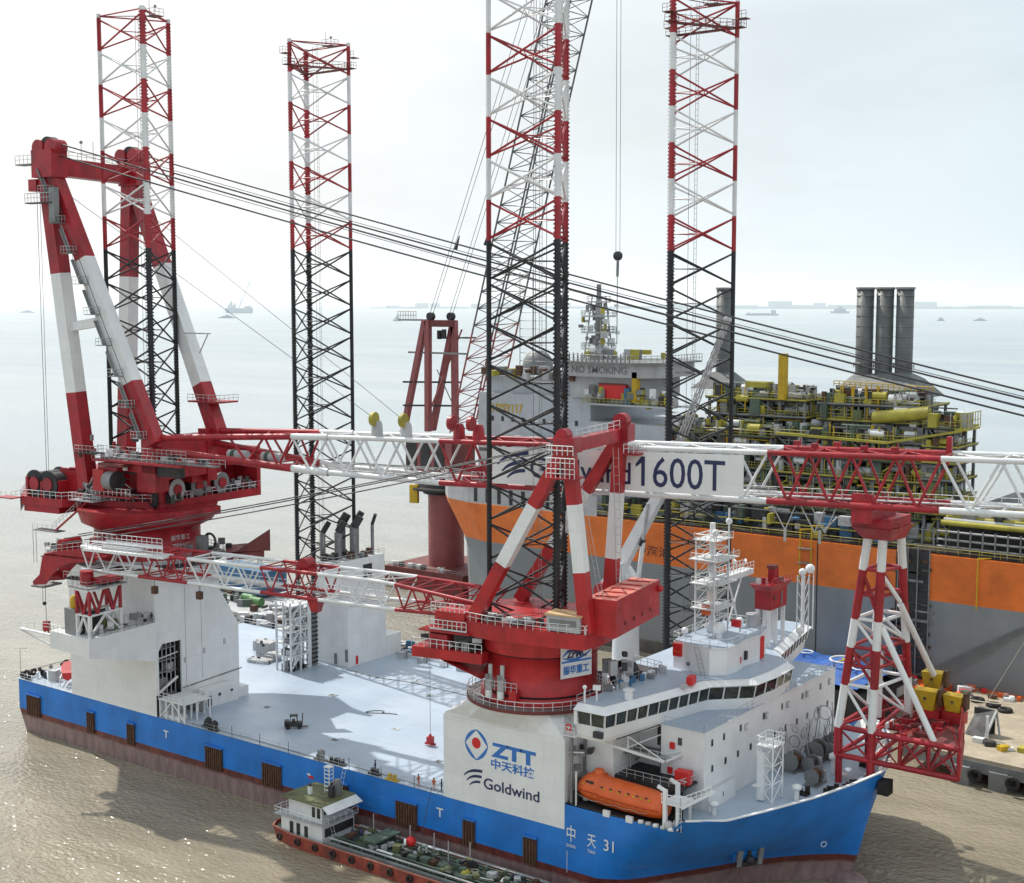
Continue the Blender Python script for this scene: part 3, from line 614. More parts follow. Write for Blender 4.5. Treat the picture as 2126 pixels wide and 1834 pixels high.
# --- accommodation block and bridge
b = M(WHT); b.bx(93.05, 109.1, 3.6, 38, 13.01, 23.3); b.bx(102.6, 109.1, 1.5, 3.6, 13.01, 23.3); b.bx(102.6, 109.1, 38, 42, 13.01, 23.3)
b.bx(102.4, 109.2, 1.4, 42.1, 23.3, 23.42); ab = put('accommodation_block', b, SH)
b = M(DECK); b.quad((102.5, 1.5, 23.44), (109.1, 1.5, 23.44), (109.1, 42, 23.44), (102.5, 42, 23.44)); b.rail([(103, 1.6, 23.44), (109, 1.6, 23.44), (109, 41.9, 23.44)], 1.1, 1.5, .04, LGRY, mid=True); put('roof_deck', b, ab)
wn = [(3.6, 21.6), (6.8, 21.6), (11.5, 21.6), (24.0, 21.6), (30.6, 21.6), (28.9, 18.2), (25.2, 18.2), (21.7, 18.2), (32.4, 18.2), (36.0, 18.2), (39.4, 18.4), (3.7, 18.1), (7.3, 18.2), (10.8, 18.2), (14.5, 18.2), (18.3, 21.6), (36.8, 21.6)]
for y, z in wn:
    b = M(GLS); b.bx(109.1, 109.16, y - .24, y + .24, z - .42, z + .42); b.bx(109.1, 109.14, y - .32, y + .32, z - .5, z + .5, LGRY); put('window', b, SH)
for y, z in ((12.9, 21.5), (25.6, 21.6), (32, 21.7), (39.8, 21.8), (18.9, 21.6)):
    b = M(LGRY); b.bx(109.1, 109.35, y - .35, y + .35, z - .5, z + .4); b.bx(109.35, 109.4, y - .2, y + .2, z - .3, z + .2, WHT2); put('ventilation_louvre', b, SH)
b = M(GLS); b.bx(105.2, 105.8, 1.44, 1.5, 21.1, 22.1); put('window', b, SH)
for x, z in ((104.4, 20.9), (104.1, 17.5)):
    b = M(LOGR); b.bx(x - .35, x + .35, 1.25, 1.5, z - .45, z + .4); put('fire_hose_box', b, SH)
b = M(DGRY); b.bx(102.5, 102.62, 1.5, 1.8, 13.2, 22.8); b.bx(100.9, 101.9, 3.4, 3.6, 19.8, 22.4); b.bx(95, 96.5, 3.45, 3.6, 19.8, 21.8); b.bx(99.5, 100.2, 3.45, 3.6, 13.6, 15.4, GRY)
put('side_doors', b, ab)
b = M(GRY)   # side galleries under the bridge wing
b.bx(94, 104.6, -.6, 3.55, 19.1, 19.25); b.rail([(94.3, -.6, 19.25), (104.6, -.6, 19.25), (105.6, 1.4, 19.25)], 1.1, 1.3, .04, WHT2)
b.beam((94.2, -8.0, 23.2), (104.4, -.6, 19.2), .25, .35, WHT2); b.beam((102.6, 1.5, 22), (100.2, -3.6, 21), .12, .12, WHT2)
b.beam((104.4, -.6, 19.2), (105.8, 1.4, 19.9), .2, .3, WHT2); b.tube((100.6, -3.5, 22.8), (100.6, -3.5, 21), .1, m=WHT2); b.beam((100.6, -3.4, 22.6), (104.2, -.7, 19.4), .14, .14, WHT2); b.tube((98.3, .8, 19.1), (98.3, .8, 16.8), .08, m=WHT2)
b.bx(94, 108.3, -2.6, 3.55, 16.6, 16.8, DGRY); b.rail([(96, -2.6, 16.8), (107.6, -2.6, 16.8), (108.5, 1.0, 16.8)], 1.1, 1.3, .045, LGRY)
b.beam((97.5, 2.8, 16.8), (99.8, 2.8, 19.1), .6, .12, GRY); put('side_gallery', b, SH)
b = M(LOGR); b.box((107.2, -.4, 17.6), (2.0, 1.3, 1.5), .1); b.box((107.2, -.4, 18.45), (2.1, 1.4, .2), .1); b.bx(106.3, 108.1, -1.06, -1.04, 17.3, 17.45, WHT); put('life_raft_locker', b, SH)
b = M(WHT); b.bx(105.9, 109.1, 1.6, 1.7, 13, 13.1); b.prism([(106.5, 1.4), (109.8, 1.6), (109.8, 9.0), (109.1, 9.0), (109.1, 3), (106.5, 3)], 13.0, 15.6); b.bx(109.8, 109.86, 5.5, 5.6, 14, 14.6, DGRY); put('deck_store', b, SH)
hf = [(96.6, -9.2), (100.6, -9.0), (102.7, .8), (104.8, 10.5), (109.5, 15.2), (109.8, 20.8)]
def mir(h): return h + [(x, 2 * CY_ - y) for x, y in reversed(h[:-1])]
def outl(d, dx=0): 
    h = [(96.4, -9.2 - d + .1), (100.6 + d, -9.0 - d), (102.7 + d, .8), (104.8 + d, 10.4), (109.4 + d, 15.1), (109.8 + d, 20.8)]
    return h
def closed(h, z): 
    f = mir(h); back = [(95.9, 2 * CY_ + 9.2), (96.2, 29.6), (91, 29), (91, 12.6), (96.2, 12), (95.9, -8.9)]
    back[0] = (96.0, 2 * CY_ - h[0][1]); back[-1] = (96.0, h[0][1])
    return [(x, y, z) for x, y in f + back]
b = M(WHT)
b.loft([closed(outl(-.75), 22.9), closed(outl(-.55), 23.5), closed(outl(-.3), 24.95)], None)
b.loft([closed(outl(.05), 26.65), closed(outl(.4), 26.85), closed(outl(-.75), 27.5)], None)
br_ = put('bridge', b, SH)
b = M(DGRY); b.loft([closed(outl(-.9), 24.9), closed(outl(-.5), 26.7)], None, (0, 0)); put('bridge_interior', b, br_)
b = M(DECK); b.add([(x, y, 27.53) for x, y, z in closed(outl(-.95), 0)], [tuple(range(len(closed(outl(0), 0))))]); put('bridge_roof_deck', b, br_)
lo, hi = mir(outl(-.28)), mir(outl(.02))
ns_ = [2, 4, 4, 3, 3, 3, 3, 4, 4, 2]; ns_ = [2, 5, 5, 3, 2] + [2, 3, 5, 5, 2]
mul = M(WHT)
for k in range(len(lo) - 1):
    n_ = ns_[k]; A, Bq, C, D = (Vector((*lo[k], 24.95)), Vector((*lo[k + 1], 24.95)), Vector((*hi[k + 1], 26.66)), Vector((*hi[k], 26.66)))
    for i in range(n_):
        g0, g1 = i / n_ + .035, (i + 1) / n_ - .035
        b = M(GLS); b.add([A.lerp(Bq, g0), A.lerp(Bq, g1), D.lerp(C, g1), D.lerp(C, g0)], [(0, 1, 2, 3)]); put('window', b, br_)
        mul.beam(A.lerp(Bq, i / n_), D.lerp(C, i / n_), .26, .12)
    mul.beam(Bq, C, .26, .16)
mul.bx(96.0, 96.5, -9.3, -9.0, 24.9, 26.7); put('window_mullions', mul, br_)
b = M(DGRY); b.box((99.6, -9.05, 24.05), (1.3, .5, .8)); put('searchlight_recess', b, br_)
b = M(DGRY); b.beam((101.2, -7.2, 23.35), (103.9, 10.2, 23.35), .1, .12); b.beam((103.9, 10.2, 23.35), (108.6, 15.2, 23.35), .1, .12); put('drip_rail', b, br_)
# roof structures
b = M(WHT)
hb = [(96.9, 14.2), (100.2, 13.4), (103.4, 12.9), (105.2, 14.6), (105.5, 17), (104.9, 20.5), (105.4, 24.0), (104, 28.8), (97, 28.8)]
b.prism(hb, 27.55, 31.3); b.loft([[(x + .2, y, 31.3) for x, y in hb], [(x + .2, y, 31.5) for x, y in hb]], None)
mh = put('mast_house', b, SH)
b = M(DECK); b.add([(x + .1, y, 31.53) for x, y in hb], [tuple(range(len(hb)))]); b.rail([(x, y, 31.53) for x, y in hb], 1.1, 1.3, .04, WHT2, closed=True); put('roof_deck', b, mh)
b = M(LOGR); b.bx(97.3, 98.6, 13.3, 13.75, 29.4, 31.2); b.bx(97.3, 98.6, 13.2, 13.3, 30.0, 30.15, ORG); put('signal_panel', b, mh)
b = M(LOGR); b.box((105.2, 18.4, 28.9), (.15, .7, .9)); b.box((105.1, 24.9, 29.4), (.5, 1.3, 3.2)); put('fire_cabinet', b, mh)
b = M(GRY); b.ladder((101.2, 13.1, 31.2), (103.2, 11.6, 27.6), .7); b.bx(104.9, 105.3, 20.0, 20.6, 28.6, 29.8, DGRY); b.tube((99.8, 13.35, 28.6), (99.8, 13.2, 28.6), .3, n=8); put('stairs', b, mh)
def radome(x, y, z, r_, lab):
    b = M(WHT); b.tube((x, y, z), (x, y, z + r_ * .9), r_ * .45, n=10); b.sphere((x, y, z + r_ * 1.6), r_, 8)
    tag(put('radome', b), lab, 'radome', 'white domes around the bridge masts')
radome(101.9, 18.3, 31.5, .95, 'largest white radome on the front of the mast house roof')
radome(101.0, 26.2, 31.5, .6, 'white radome beside the big round dish on the mast house')
radome(98.6, 21.0, 31.5, .55, 'small white radome at the foot of the tall lattice mast')
radome(101.6, 33.3, 28.3, .55, 'white dome on a short post in front of the red funnel')
radome(103.5, 41.2, 27.5, .6, 'white dome standing on the far bridge wing')
radome(97.2, 16.8, 31.5, .5, 'small white dome at the near end of the mast house roof')
b = M(LGRY); b.tube((102.2, 28.0, 31.5), (102.2, 28, 33.4), 1.1, n=14); b.tube((102.2, 24, 31.5), (102.2, 24, 33.0), .12); b.box((102.3, 22.6, 33), (1.3, .6, 1), 0, LOGR); put('radar_drum', b, mh)
# lattice mast
b = M(WHT2); X0, X1, YY0, YY1 = 97.6, 100.6, 19.0, 23.2
for x in (X0, X1):
    for y in (YY0, YY1): b.tube((x, y, 31.5), (x, y, 45.5 if (x, y) != (X1, YY1) else 49.5), .14, n=6)
for z in range(32, 46, 2):
    for (x, y), (x2, y2) in (((X1, YY0), (X1, YY1)), ((X0, YY0), (X1, YY0)), ((X0, YY0), (X0, YY1)), ((X0, YY1), (X1, YY1))):
        b.tube((x, y, z), (x2, y2, z + 2), .075, n=4); b.tube((x, y, z + 2), (x2, y2, z + 2), .08, n=4)
for z, e in ((45.2, .6), (42.5, 1.4), (39, 1.2), (35.4, 1.0)):
    b.bx(X0 - e * .3, X1 + e, YY0 - e, YY1 + e * .4, z, z + .12); b.rail([(X0, YY0 - e, z), (X1 + e, YY0 - e, z), (X1 + e, YY1 + e * .4, z)], 1, 1, .045)
b.tube((99.1, 21.1, 31.5), (99.1, 21.1, 47.5), .42, n=8, m=WHT); b.box((99.1, 21.1, 37), (1.2, 1.2, 1.4), .2, WHT2); b.box((99.3, 20.6, 41), (.9, 1.4, 1.1), .2, WHT2); b.sphere((X1, YY1, 47.6), .5, 6, WHT); b.sphere((X1 + .6, YY0 - .8, 46.6), .55, 6, WHT)
b.bx(98.6, 100.4, 23.2, 31.5, 38.6, 39.4); b.rail([(100.4, 23.2, 39.4), (100.4, 31.5, 39.4)], 1.1, 1.1, .05); b.rail([(98.6, 23.2, 39.4), (98.6, 31.5, 39.4)], 1.1, 1.1, .05)
b.beam((99.5, 25, 31.5), (99.5, 29.5, 38.6), .2, .2); b.beam((99.5, 28.6, 31.5), (99.5, 25.2, 38.6), .2, .2); b.box((99.6, 27, 41), (.3, 1.8, .5), .7, WHT); b.tube((99.6, 26.6, 39.4), (99.6, 26.6, 43), .08); b.box((99.7, 30.2, 40.6), (.3, 1.9, .4), .5, WHT)
b.box((99.3, 19.2, 35.2), (1.2, 1, 1.4), .3, ORG); b.tube((101.3, 17.9, 31.5), (101.3, 17.9, 44.6), .09, n=5, m=WHT)
put('lattice_mast', b, mh)
b = M(WHT2)   # second mast on the port side
for x in (101.5, 102.7):
    for y in (44.2, 45.8): b.tube((x, y, 27.5), (x, y, 36.4), .11, n=5)
for z in (28, 30, 32, 34): 
    b.tube((102.7, 44.2, z), (102.7, 45.8, z + 2), .07, n=4); b.tube((101.5, 44.2, z + 2), (102.7, 44.2, z), .07, n=4)
b.tube((102.1, 45, 27.5), (102.1, 45, 36.5), .25, n=8, m=WHT); b.tube((102.9, 47, 27.5), (102.9, 47, 37), .1, n=5, m=WHT); b.sphere((102.4, 46.8, 37.2), .75, 7, WHT); b.sphere((102, 44.9, 36.9), .6, 7, WHT); put('signal_mast', b, SH)
b = M(WHT)
for x in (100.8, 102.6):
    for y in (32.2, 34.6, 37.0): b.beam((x, y, 27.5), (x, y, 33.4), .3, .6)
b.bx(100.4, 103.0, 32.0, 37.4, 33.2, 36.4, RED); b.loft([[(100.4, 32, 36.0), (103, 32, 36.0), (103, 37.4, 36.0), (100.4, 37.4, 36.0)], [(99.8, 31.2, 37.0), (103.4, 31.2, 37.0), (103.4, 38.6, 37.0), (99.8, 38.6, 37.0)]], RED)
b.bx(101.2, 102.2, 34.6, 36.2, 37.0, 39.0, RED); b.bx(101.1, 102.3, 34.4, 35.8, 39.0, 39.5, DRED); b.box((103.05, 33.2, 35), (.1, .8, .7), 0, DRED); b.box((103.05, 35.6, 34.6), (.12, .3, 2.2), 0, GRY); b.rail([(103.4, 31.2, 37.0), (103.4, 38.6, 37.0)], .9, 1.0, .05, RED)
for k in range(6): b.box((101.8 + R.uniform(-1, 1), 32 + k, 37.4), (.6, .5, R.uniform(.4, 1)), R.random(), R.choice([WHT2, RED, GRY]))
put('funnel', b, SH)
# bridge deck clutter
b = M(WHT); b.bx(100.1, 100.9, -3.6, -2.9, 27.5, 28.7); b.box((100.5, -3.2, 28.8), (1.2, 1.0, .25)); b.box((103.6, 7.6, 28.2), (.9, 1.6, 1.1), .2, LOGR); b.bx(103.2, 104, 5.4, 6, 27.55, 28, LGRY)
b.rail([(96.2, -8.9, 27.55), (96.4, 11.8, 27.55), (91.2, 12.8, 27.55)], 1.1, 1.5, .04, LGRY)
b.tube((97.6, -6.4, 27.5), (97.6, -6.4, 29.5), .12); b.box((97.6, -6.4, 29.3), (1.0, .5, .6), .5); b.tube((96.8, -8, 27.5), (96.8, -8, 29.4), .12); b.sphere((96.8, -8, 29.6), .3, 5)
for k in range(16): b.box((R.uniform(96.4, 97.6), R.uniform(-2, 12), 27.9), (R.uniform(.3, 1.1), R.uniform(.3, .9), R.uniform(.4, 1.3)), R.random(), R.choice([WHT, LGRY, CBLU, GRY]))
b.rail([(109.5, 15.4, 27.5), (105, 10.6, 27.5)], .1, 3, .04); put('roof_fittings', b, br_)
b = M(LOGR); b.torus((95.2, -9.3, 24.3), .4, .12, 'y', 12, 5); put('lifebuoy', b, SH)
b = M(WHT2); b.bx(94.4, 96.4, -9.6, -8.2, 23.2, 23.3); b.rail([(94.4, -9.6, 23.3), (96.3, -9.6, 23.3)], 1.1, 1, .04); put('wing_step', b, br_)

# --- lifeboat in its recess, davits
b = M(DGRY); b.quad((93, -6.9, 13.03), (110.6, -6.8, 13.03), (109.6, -2.8, 13.03), (93, -2.8, 13.03)); b.quad((93.0, -2.7, 13), (108.5, -2.7, 13), (108.5, -2.7, 16.6), (93.0, -2.7, 16.6)); put('recess_floor', b, SH)  # dark floor and back wall, the recess shade put into their colour
LB = thing('lifeboat', 'orange enclosed lifeboat hanging in the recess below the bridge wing', 'lifeboat', (100.8, -5, 13.5))
b = M(ORG); rr = []
for x, wdt, zt, zb in ((94.0, .25, 15.3, 14.9), (94.4, 1.0, 16.2, 14.2), (95.4, 1.5, 17.1, 13.75), (96.4, 1.65, 17.6, 13.5), (98.0, 1.7, 17.65, 13.35), (98.05, 1.7, 17.25, 13.35), (102, 1.75, 17.1, 13.25), (105.5, 1.65, 16.9, 13.3), (107.0, 1.4, 16.6, 13.5), (107.6, 1.0, 16.1, 13.9)):
    h = zt - zb; cz = zb + h * .42
    rr.append([(x, -5 + wdt * a, zb + h * c_) for a, c_ in ((0, 0), (-.62, .08), (-.95, .3), (-1, .42), (-.98, .5), (-.8, .78), (-.4, .96), (0, 1), (.4, .96), (.8, .78), (.98, .5), (1, .42), (.95, .3), (.62, .08))])
b.loft(rr, None, (1, 1), True); put('hull', b, LB)
b = M(paint('dark_orange_strake', (.4, .05, .01), .5, .1, .1))  # strake in a darker orange than the boat
for a, c in zip(rr[1:-1], rr[2:-1]): b.beam((a[3][0], a[3][1] - .05, a[3][2]), (c[3][0], c[3][1] - .05, c[3][2]), .12, .14)
put('rubbing_strake', b, LB)
b = M(YEL)
for k in range(7): b.box((98.8 + k * 1.15, -6.5, 16.0), (.4, .12, .16)); b.box((98.8 + k * 1.15, -6.68, 14.7), (.2, .1, .1))
b.box((95.6, -6.4, 16.1), (.3, .1, .16)); put('marker', b, LB)
b = M(DGRY)
for k in range(6): b.box((98.6 + k * 1.35, -6.62, 16.25), (.34, .06, .22))
b.box((96.9, -6.5, 16.5), (.6, .12, .35)); b.box((96.2, -6.45, 16.5), (.4, .12, .3)); put('porthole', b, LB)
b = M(GRY); b.wire([(94.6, -6.6, 14.6)] + [(96 + k * 1.2, -6.82 + .03 * (k % 2), 14.35 - .18 * (k % 2)) for k in range(9)], .035, ROPEL); put('grab_line', b, LB)
b = M(ORG); b.lathe([(.7, 17.4), (.65, 17.95), (.3, 18.1)], (97.2, -5), 12); put('conning_dome', b, LB)
DV = thing('lifeboat_davit', 'white lifeboat davit frame at the bow end of the orange lifeboat', 'davit', (108.6, -5, 13))
b = M(WHT); 
for y in (-6.5, -3.4): b.beam((108.1, y, 13), (108.1, y, 18.0), .4, .5); b.beam((109.9, y, 13), (109.9, y, 16.4), .25, .3); b.beam((108.1, y, 17.8), (107.0, y, 18.2), .3, .4)
b.bx(107.6, 110.4, -6.6, -3.2, 16.1, 16.3); b.rail([(107.6, -6.6, 16.3), (110.4, -6.6, 16.3), (112.2, -2.0, 16.8)], 1.1, .9, .06); b.beam((110.4, -6.4, 16), (112.4, -1.6, 17.2), .3, .3)
b.ladder((110.3, -6.7, 13), (110.3, -6.7, 16.2), .5); put('frame', b, DV)
b = M(LGRY); b.sphere((108.7, -6.6, 13.5), .6, 6); b.box((109.6, -5.8, 13.5), (1.2, .9, .9), .3); put('winch', b, DV)
DV = thing('lifeboat_davit', 'dim grey davit gear between the logo house and the lifeboat', 'davit', (93.8, -5, 13))
b = M(GRY)
for y in (-6.4, -3.4): b.beam((93.7, y, 13), (93.7, y, 22), .3, .35)
for k in range(22): b.box((R.uniform(93.4, 95.6), R.uniform(-6, -2.6), R.uniform(13.3, 21.4)), (R.uniform(.3, .9), R.uniform(.3, 1), R.uniform(.3, 1.2)), R.random(), R.choice([DGRY, GRY, LGRY, DGRY]))
b.tube((94.7, -6.8, 13), (94.7, -6.8, 17.6), .12, m=WHT2); b.tube((93.2, -6.3, 19.8), (95.6, -6.3, 20.2), .1, m=WHT2); put('frame', b, DV)
for x in (99.7, 103.2):
    b = M(WHT); b.box((x, -7.1, 13.15), (.95, .4, .8), 0); put('mooring_light', b, SH)
b = M(RUB)
for k in range(5): b.tube((104.5 + k * 1.1, -6.9, 13.1), (105.1 + k * 1.1, -6.9, 13.2), .28, n=8, m=LGRY if k % 2 else WHT2)
put('fairlead_rollers', b, SH)
for x, y, h, lab in ((110.8, 1.2, 1.7, 'white mushroom vent beside the lifeboat davit'), (117.2, 12.2, 2.2, 'white mushroom vent near the bow bulwark'), (116.6, 25.2, 2.9, 'tall white mushroom vent at the foot of the mooring winches'), (118.6, 24.0, .8, 'low white tilted vent beside the tall white mushroom vent')):
    b = M(WHT); b.tube((x, y, 13), (x, y, 13 + h * .75), .35, n=10); b.lathe([(.3, 13 + h * .7), (.7, 13 + h * .74), (.65, 13 + h * .95), (.2, 13 + h * 1.03)], (x, y), 12)
    tag(put('mushroom_vent', b), lab, 'deck vent', 'white vents on the bow deck')
# white lattice inspection tower
TW = thing('access_tower', 'white lattice access tower standing on the bow deck', 'tower', (114.5, 10, 13))
b = M(WHT); cx_, cy_ = (112.9, 115.1), (9.2, 12.2)
for x in cx_:
    for y in cy_: b.tube((x, y, 13), (x, y, 20.6), .11, n=6)
for z in (13, 15.5, 18.0):
    for p, q in (((115.1, 9.2), (115.1, 12.2)), ((112.9, 9.2), (115.1, 9.2))):
        b.tube((*p, z), (*q, z + 2.5), .07, n=4); b.tube((*q, z), (*p, z + 2.5), .07, n=4); b.tube((*p, z + 2.5), (*q, z + 2.5), .08, n=4)
b.bx(112.7, 115.3, 9.0, 12.4, 20.5, 20.65); b.rail([(112.8, 9.1, 20.65), (115.2, 9.1, 20.65), (115.2, 12.3, 20.65), (112.8, 12.3, 20.65)], 1.2, .9, .06, closed=True)
b.bx(113.0, 113.9, 9.0, 9.8, 13.2, 19.8); b.bx(112.4, 113.4, 8.6, 9.6, 15.0, 15.15); put('frame', b, TW)
# mooring winches and rope drums
for i, (x, y, r_) in enumerate(((111.5, 22.8, 1.3), (113.6, 24.2, 1.0), (112.6, 28.4, 1.5), (113.8, 31.0, 1.2), (116.4, 19.4, 1.1), (112.2, 34.5, 1.2))):
    b = M(GRY); b.tube((x, y - .9, 13.2 + r_), (x, y + .9, 13.2 + r_), r_ * .7, n=14, m=RUST if i in (0, 4) else DGRY)
    for yy in (-.95, .95): b.tube((x, y + yy - .06, 13.2 + r_), (x, y + yy + .06, 13.2 + r_), r_, n=16, m=GRY)
    b.box((x + .2, y + 1.7, 13.8), (1.2, 1.0, 1.6), 0, LGRY); b.bx(x - 1, x + 1, y - 1.3, y + 2, 13, 13.25, GRY)
    tag(put('mooring_winch', b), ['rusty rope drum nearest the white lattice tower', 'small grey winch drum behind the rusty rope drum', 'largest grey winch drum before the accommodation wall', 'grey winch drum between the largest drum and the tower truss', 'brown rope drum standing alone near the white mushroom vents', 'farthest grey winch drum by the accommodation wall'][i], 'mooring winch', 'mooring winches on the bow deck')
b = M(LGRY)   # pipe and cable lattice in front of the accommodation wall
for k in range(26):
    y = 20 + k * .75; z = 13 + R.uniform(3, 7.5); b.tube((110 + R.random() * 2.5, y, 13), (110.2 + R.random() * 2, y + R.uniform(-.8, .8), z), .06, n=4, m=R.choice([LGRY, GRY, WHT2]))
for k in range(22): b.torus((110.4 + R.random() * 2, 20.5 + k * .85, 14.2 + R.random() * 5.2), R.uniform(.4, 1.1), .05, R.choice('xxy'), 14, 4, m=R.choice([LGRY, GRY, GRY, DGRY]))
put('pipe_rack', b, SH)
for i, (x, y, n_) in enumerate(((119.4, 16.5, 4), (120.8, 19.6, 5), (121.8, 24.8, 3), (118.6, 30.4, 3), (116.6, 14.6, 2))):
    b = M(RUB)
    for k in range(n_): b.tube((x + (k % 2) * .8, y + k * .55, 13), (x + (k % 2) * .8, y + k * .55, 13.9 + .3 * (k % 2)), .34, n=10); b.box((x + .4, y + k * .5, 13.15), (1.4, .7, .3))
    tag(put('bollard_group', b), ['black bollards along the near bow bulwark', 'black bollards and fairlead at the centre of the bow', 'black bollards behind the foot of the red truss', 'black bollards on the far side of the bow', 'pair of black bollards beside the white lattice tower'][i], 'bollards', 'black bollards on the bow deck')
b = M(RUB); b.box((125.9, 20.6, 14.4), (1.4, 2.0, 1.8), .2)
for k in range(3): b.box((126.5, 19.9 + k * .7, 14.4), (.7, .3, 2.0), .2)
tag(put('bow_fender', b), 'black rubber fender hanging over the tip of the bow', 'fender')

# stern: tyres, orange rescue boat, rails
for i, (x, y, z) in enumerate(((-28.7, -6.2, 10.3), (-29.6, -4.2, 10.2), (-28.2, -3.2, 10.0), (-22.9, 8.2, 13.0), (-30.4, -6.0, 9.9), (-27, 1, 11.2), (-25.2, 4.6, 12.0))):
    b = M(RUB); b.torus((x, y, z), .68 if i in (0, 3) else .45, .26, 'x' if i % 2 else 'y', 14, 7)
    if i != 3: pass
    tag(put('tyre_fender', b), ['large tyre on the stern rail nearest the corner', 'tyre behind the large tyre at the stern corner', 'tyre lying inboard of the stern corner tyres', 'large tyre on the stern rail by the white jacking house', 'small tyre at the very corner of the stern', 'small tyre midway along the stern rail', 'small tyre beside the orange rescue boat'][i], 'tyre', 'tyres along the stern')
b = M(DGRY)
for k in range(9): b.sphere((-29.4 + k * 1.0, -5.4 + k * 1.7, 10.5 + k * .28), .38, 5, m=R.choice([DGRY, RUB, GRY]))
b.wire([(-30, -6.6, 10.6), (-22, 8.6, 13.4)], .05, RUB)
for k in range(7): b.tube((-28.8 + k * 1.1, -5.6 + k * .9, 9.4), (-28.8 + k * 1.1, -5.6 + k * .9, 10.6), .28, n=8, m=R.choice([DGRY, GRY, RUB, WHT2]))
put('stern_gear', b, SH)
RB = thing('rescue_boat', 'small orange rescue boat on a cradle between the stern tyres and the white house', 'rescue boat', (-19.5, -4, 9.4))
b = M(REDL); rg = []
for s_, wd, z0, z1 in ((0, .2, 12.3, 12.8), (.8, 1.0, 11.2, 12.9), (2.5, 1.3, 10.6, 12.8), (4.3, 1.25, 10.4, 12.4), (5.2, .9, 10.6, 12.1)):
    c_ = (-22.6 + s_ * .9, -1.2 - s_ * .75); rg.append([(c_[0] + .6 * wd * a, c_[1] + .75 * wd * a, z0 + (z1 - z0) * q) for a, q in ((0, 0), (-.8, .3), (-1, 1), (1, 1), (.8, .3))])
b.loft(rg, None, (1, 1)); put('hull', b, RB)
b = M(WHT2); b.beam((-23, -2.5, 9.4), (-23, -2.5, 11.4), .2, .2); b.beam((-19.5, -5.6, 9.4), (-19.5, -5.6, 11), .2, .2); b.beam((-23, -2.5, 11.2), (-19.5, -5.6, 10.8), .2, .2); b.box((-23.8, -3.8, 10.4), (1.6, 1.4, 2.0), .3, LGRY); put('cradle', b, RB)
b = M(LGRY); b.tube((-31, -6, 9.4), (-31, -6, 14.8), .07, n=5); b.tube((-31.6, -6.8, 14.8), (-30.2, -5, 14.8), .05, n=4); tag(put('flagpole', b), 'thin grey pole with a crossbar at the stern corner', 'pole')
b = M(WHT2); b.rail([(-30.6, -6.8, 9.4), (-14.2, -6.8, 9.4)], 1.1, 2, .035); put('stern_railing', b, SH)
# bits along the near edge
for i, (x, y, c) in enumerate(((20.4, -5.6, DGRY), (22.6, -6.2, DGRY), (47.0, -6.3, GRY), (49.6, -6.1, DGRY), (51, -6, DGRY), (58.1, -6.1, DGRY), (61.8, -6.4, YEL))):
    b = M(c); b.tube((x - .4, y, 9.4), (x - .4, y, 10.3), .3, n=8); b.tube((x + .5, y, 9.4), (x + .5, y, 10.3), .3, n=8); b.bx(x - 1, x + 1.1, y - .4, y + .4, 9.4, 9.65)
    if i in (0, 1, 2): b.lathe([(.5, 9.6), (.6, 10.6), (.2, 11.0)], (x, y + .3), 8)
    tag(put('mooring_bitt', b), ['dark mooring bitt next to the white service gallery', 'dark mooring bitt just forward of the one by the service gallery', 'grey rounded bitt on the near deck edge amidships', 'black bitt just forward of the grey rounded bitt', 'black bitt paired with the one beside the grey rounded bitt', 'low dark bitt in the sunlit part of the near deck edge', 'yellowish bitt on the near deck edge before the logo house'][i], 'bitt', 'mooring bitts on the near deck edge')
# tractor on the deck
FT = thing('forklift', 'small dark forklift truck standing alone on the open deck', 'forklift', (32.2, 2.5, 9.4), .75); FT.scale = (.78, .78, .78)
b = M(DGRY); b.bx(-1.6, 1.6, -.8, .8, .5, 1.3); b.bx(-1.9, -1.0, -.8, .8, .5, 1.7); put('chassis', b, FT, None, True)
b = M(DGRY); [b.beam((x, y, 1.3), (x * .8, y, 2.7), .12, .12) for x in (-.7, .8) for y in (-.6, .6)]; b.bx(-.8, .9, -.75, .75, 2.65, 2.78); b.box((0, 0, 1.6), (.6, .6, .7), 0, RUST); put('cab', b, FT, None, True)
b = M(RUST); b.beam((1.7, -.4, .3), (1.9, -.4, 3.0), .14, .2); b.beam((1.7, .4, .3), (1.9, .4, 3.0), .14, .2); b.bx(1.8, 3.0, -.45, -.25, .25, .35); b.bx(1.8, 3.0, .25, .45, .25, .35); put('mast', b, FT, None, True)
for x in (-1.2, 1.2):
    for y in (-.85, .85): b = M(RUB); b.tube((x, y - .15, .45), (x, y + .15, .45), .45, n=12); put('wheel', b, FT, None, True)
person(9.8, -7.9, 25.75, 1.0, CLO, CLO, 'worker in dark clothes at the end of the white outboard platform')
person(70.6, -5.6, 9.4, 2.5, CLO, CLO, 'worker in dark green at the deck edge beside the logo house')
person(69.4, -5.9, 9.4, .5, CLO2, CLO, 'worker in orange jacket near the deck edge stanchions')
person(66.6, -6.0, 9.4, 1.5, CLO2, CLO, 'worker in orange jacket standing apart on the near deck edge')
person(57.4, -5.2, 9.4, 2.0, CLO, CLO, 'worker in dark clothes on the sunlit near edge of the deck')
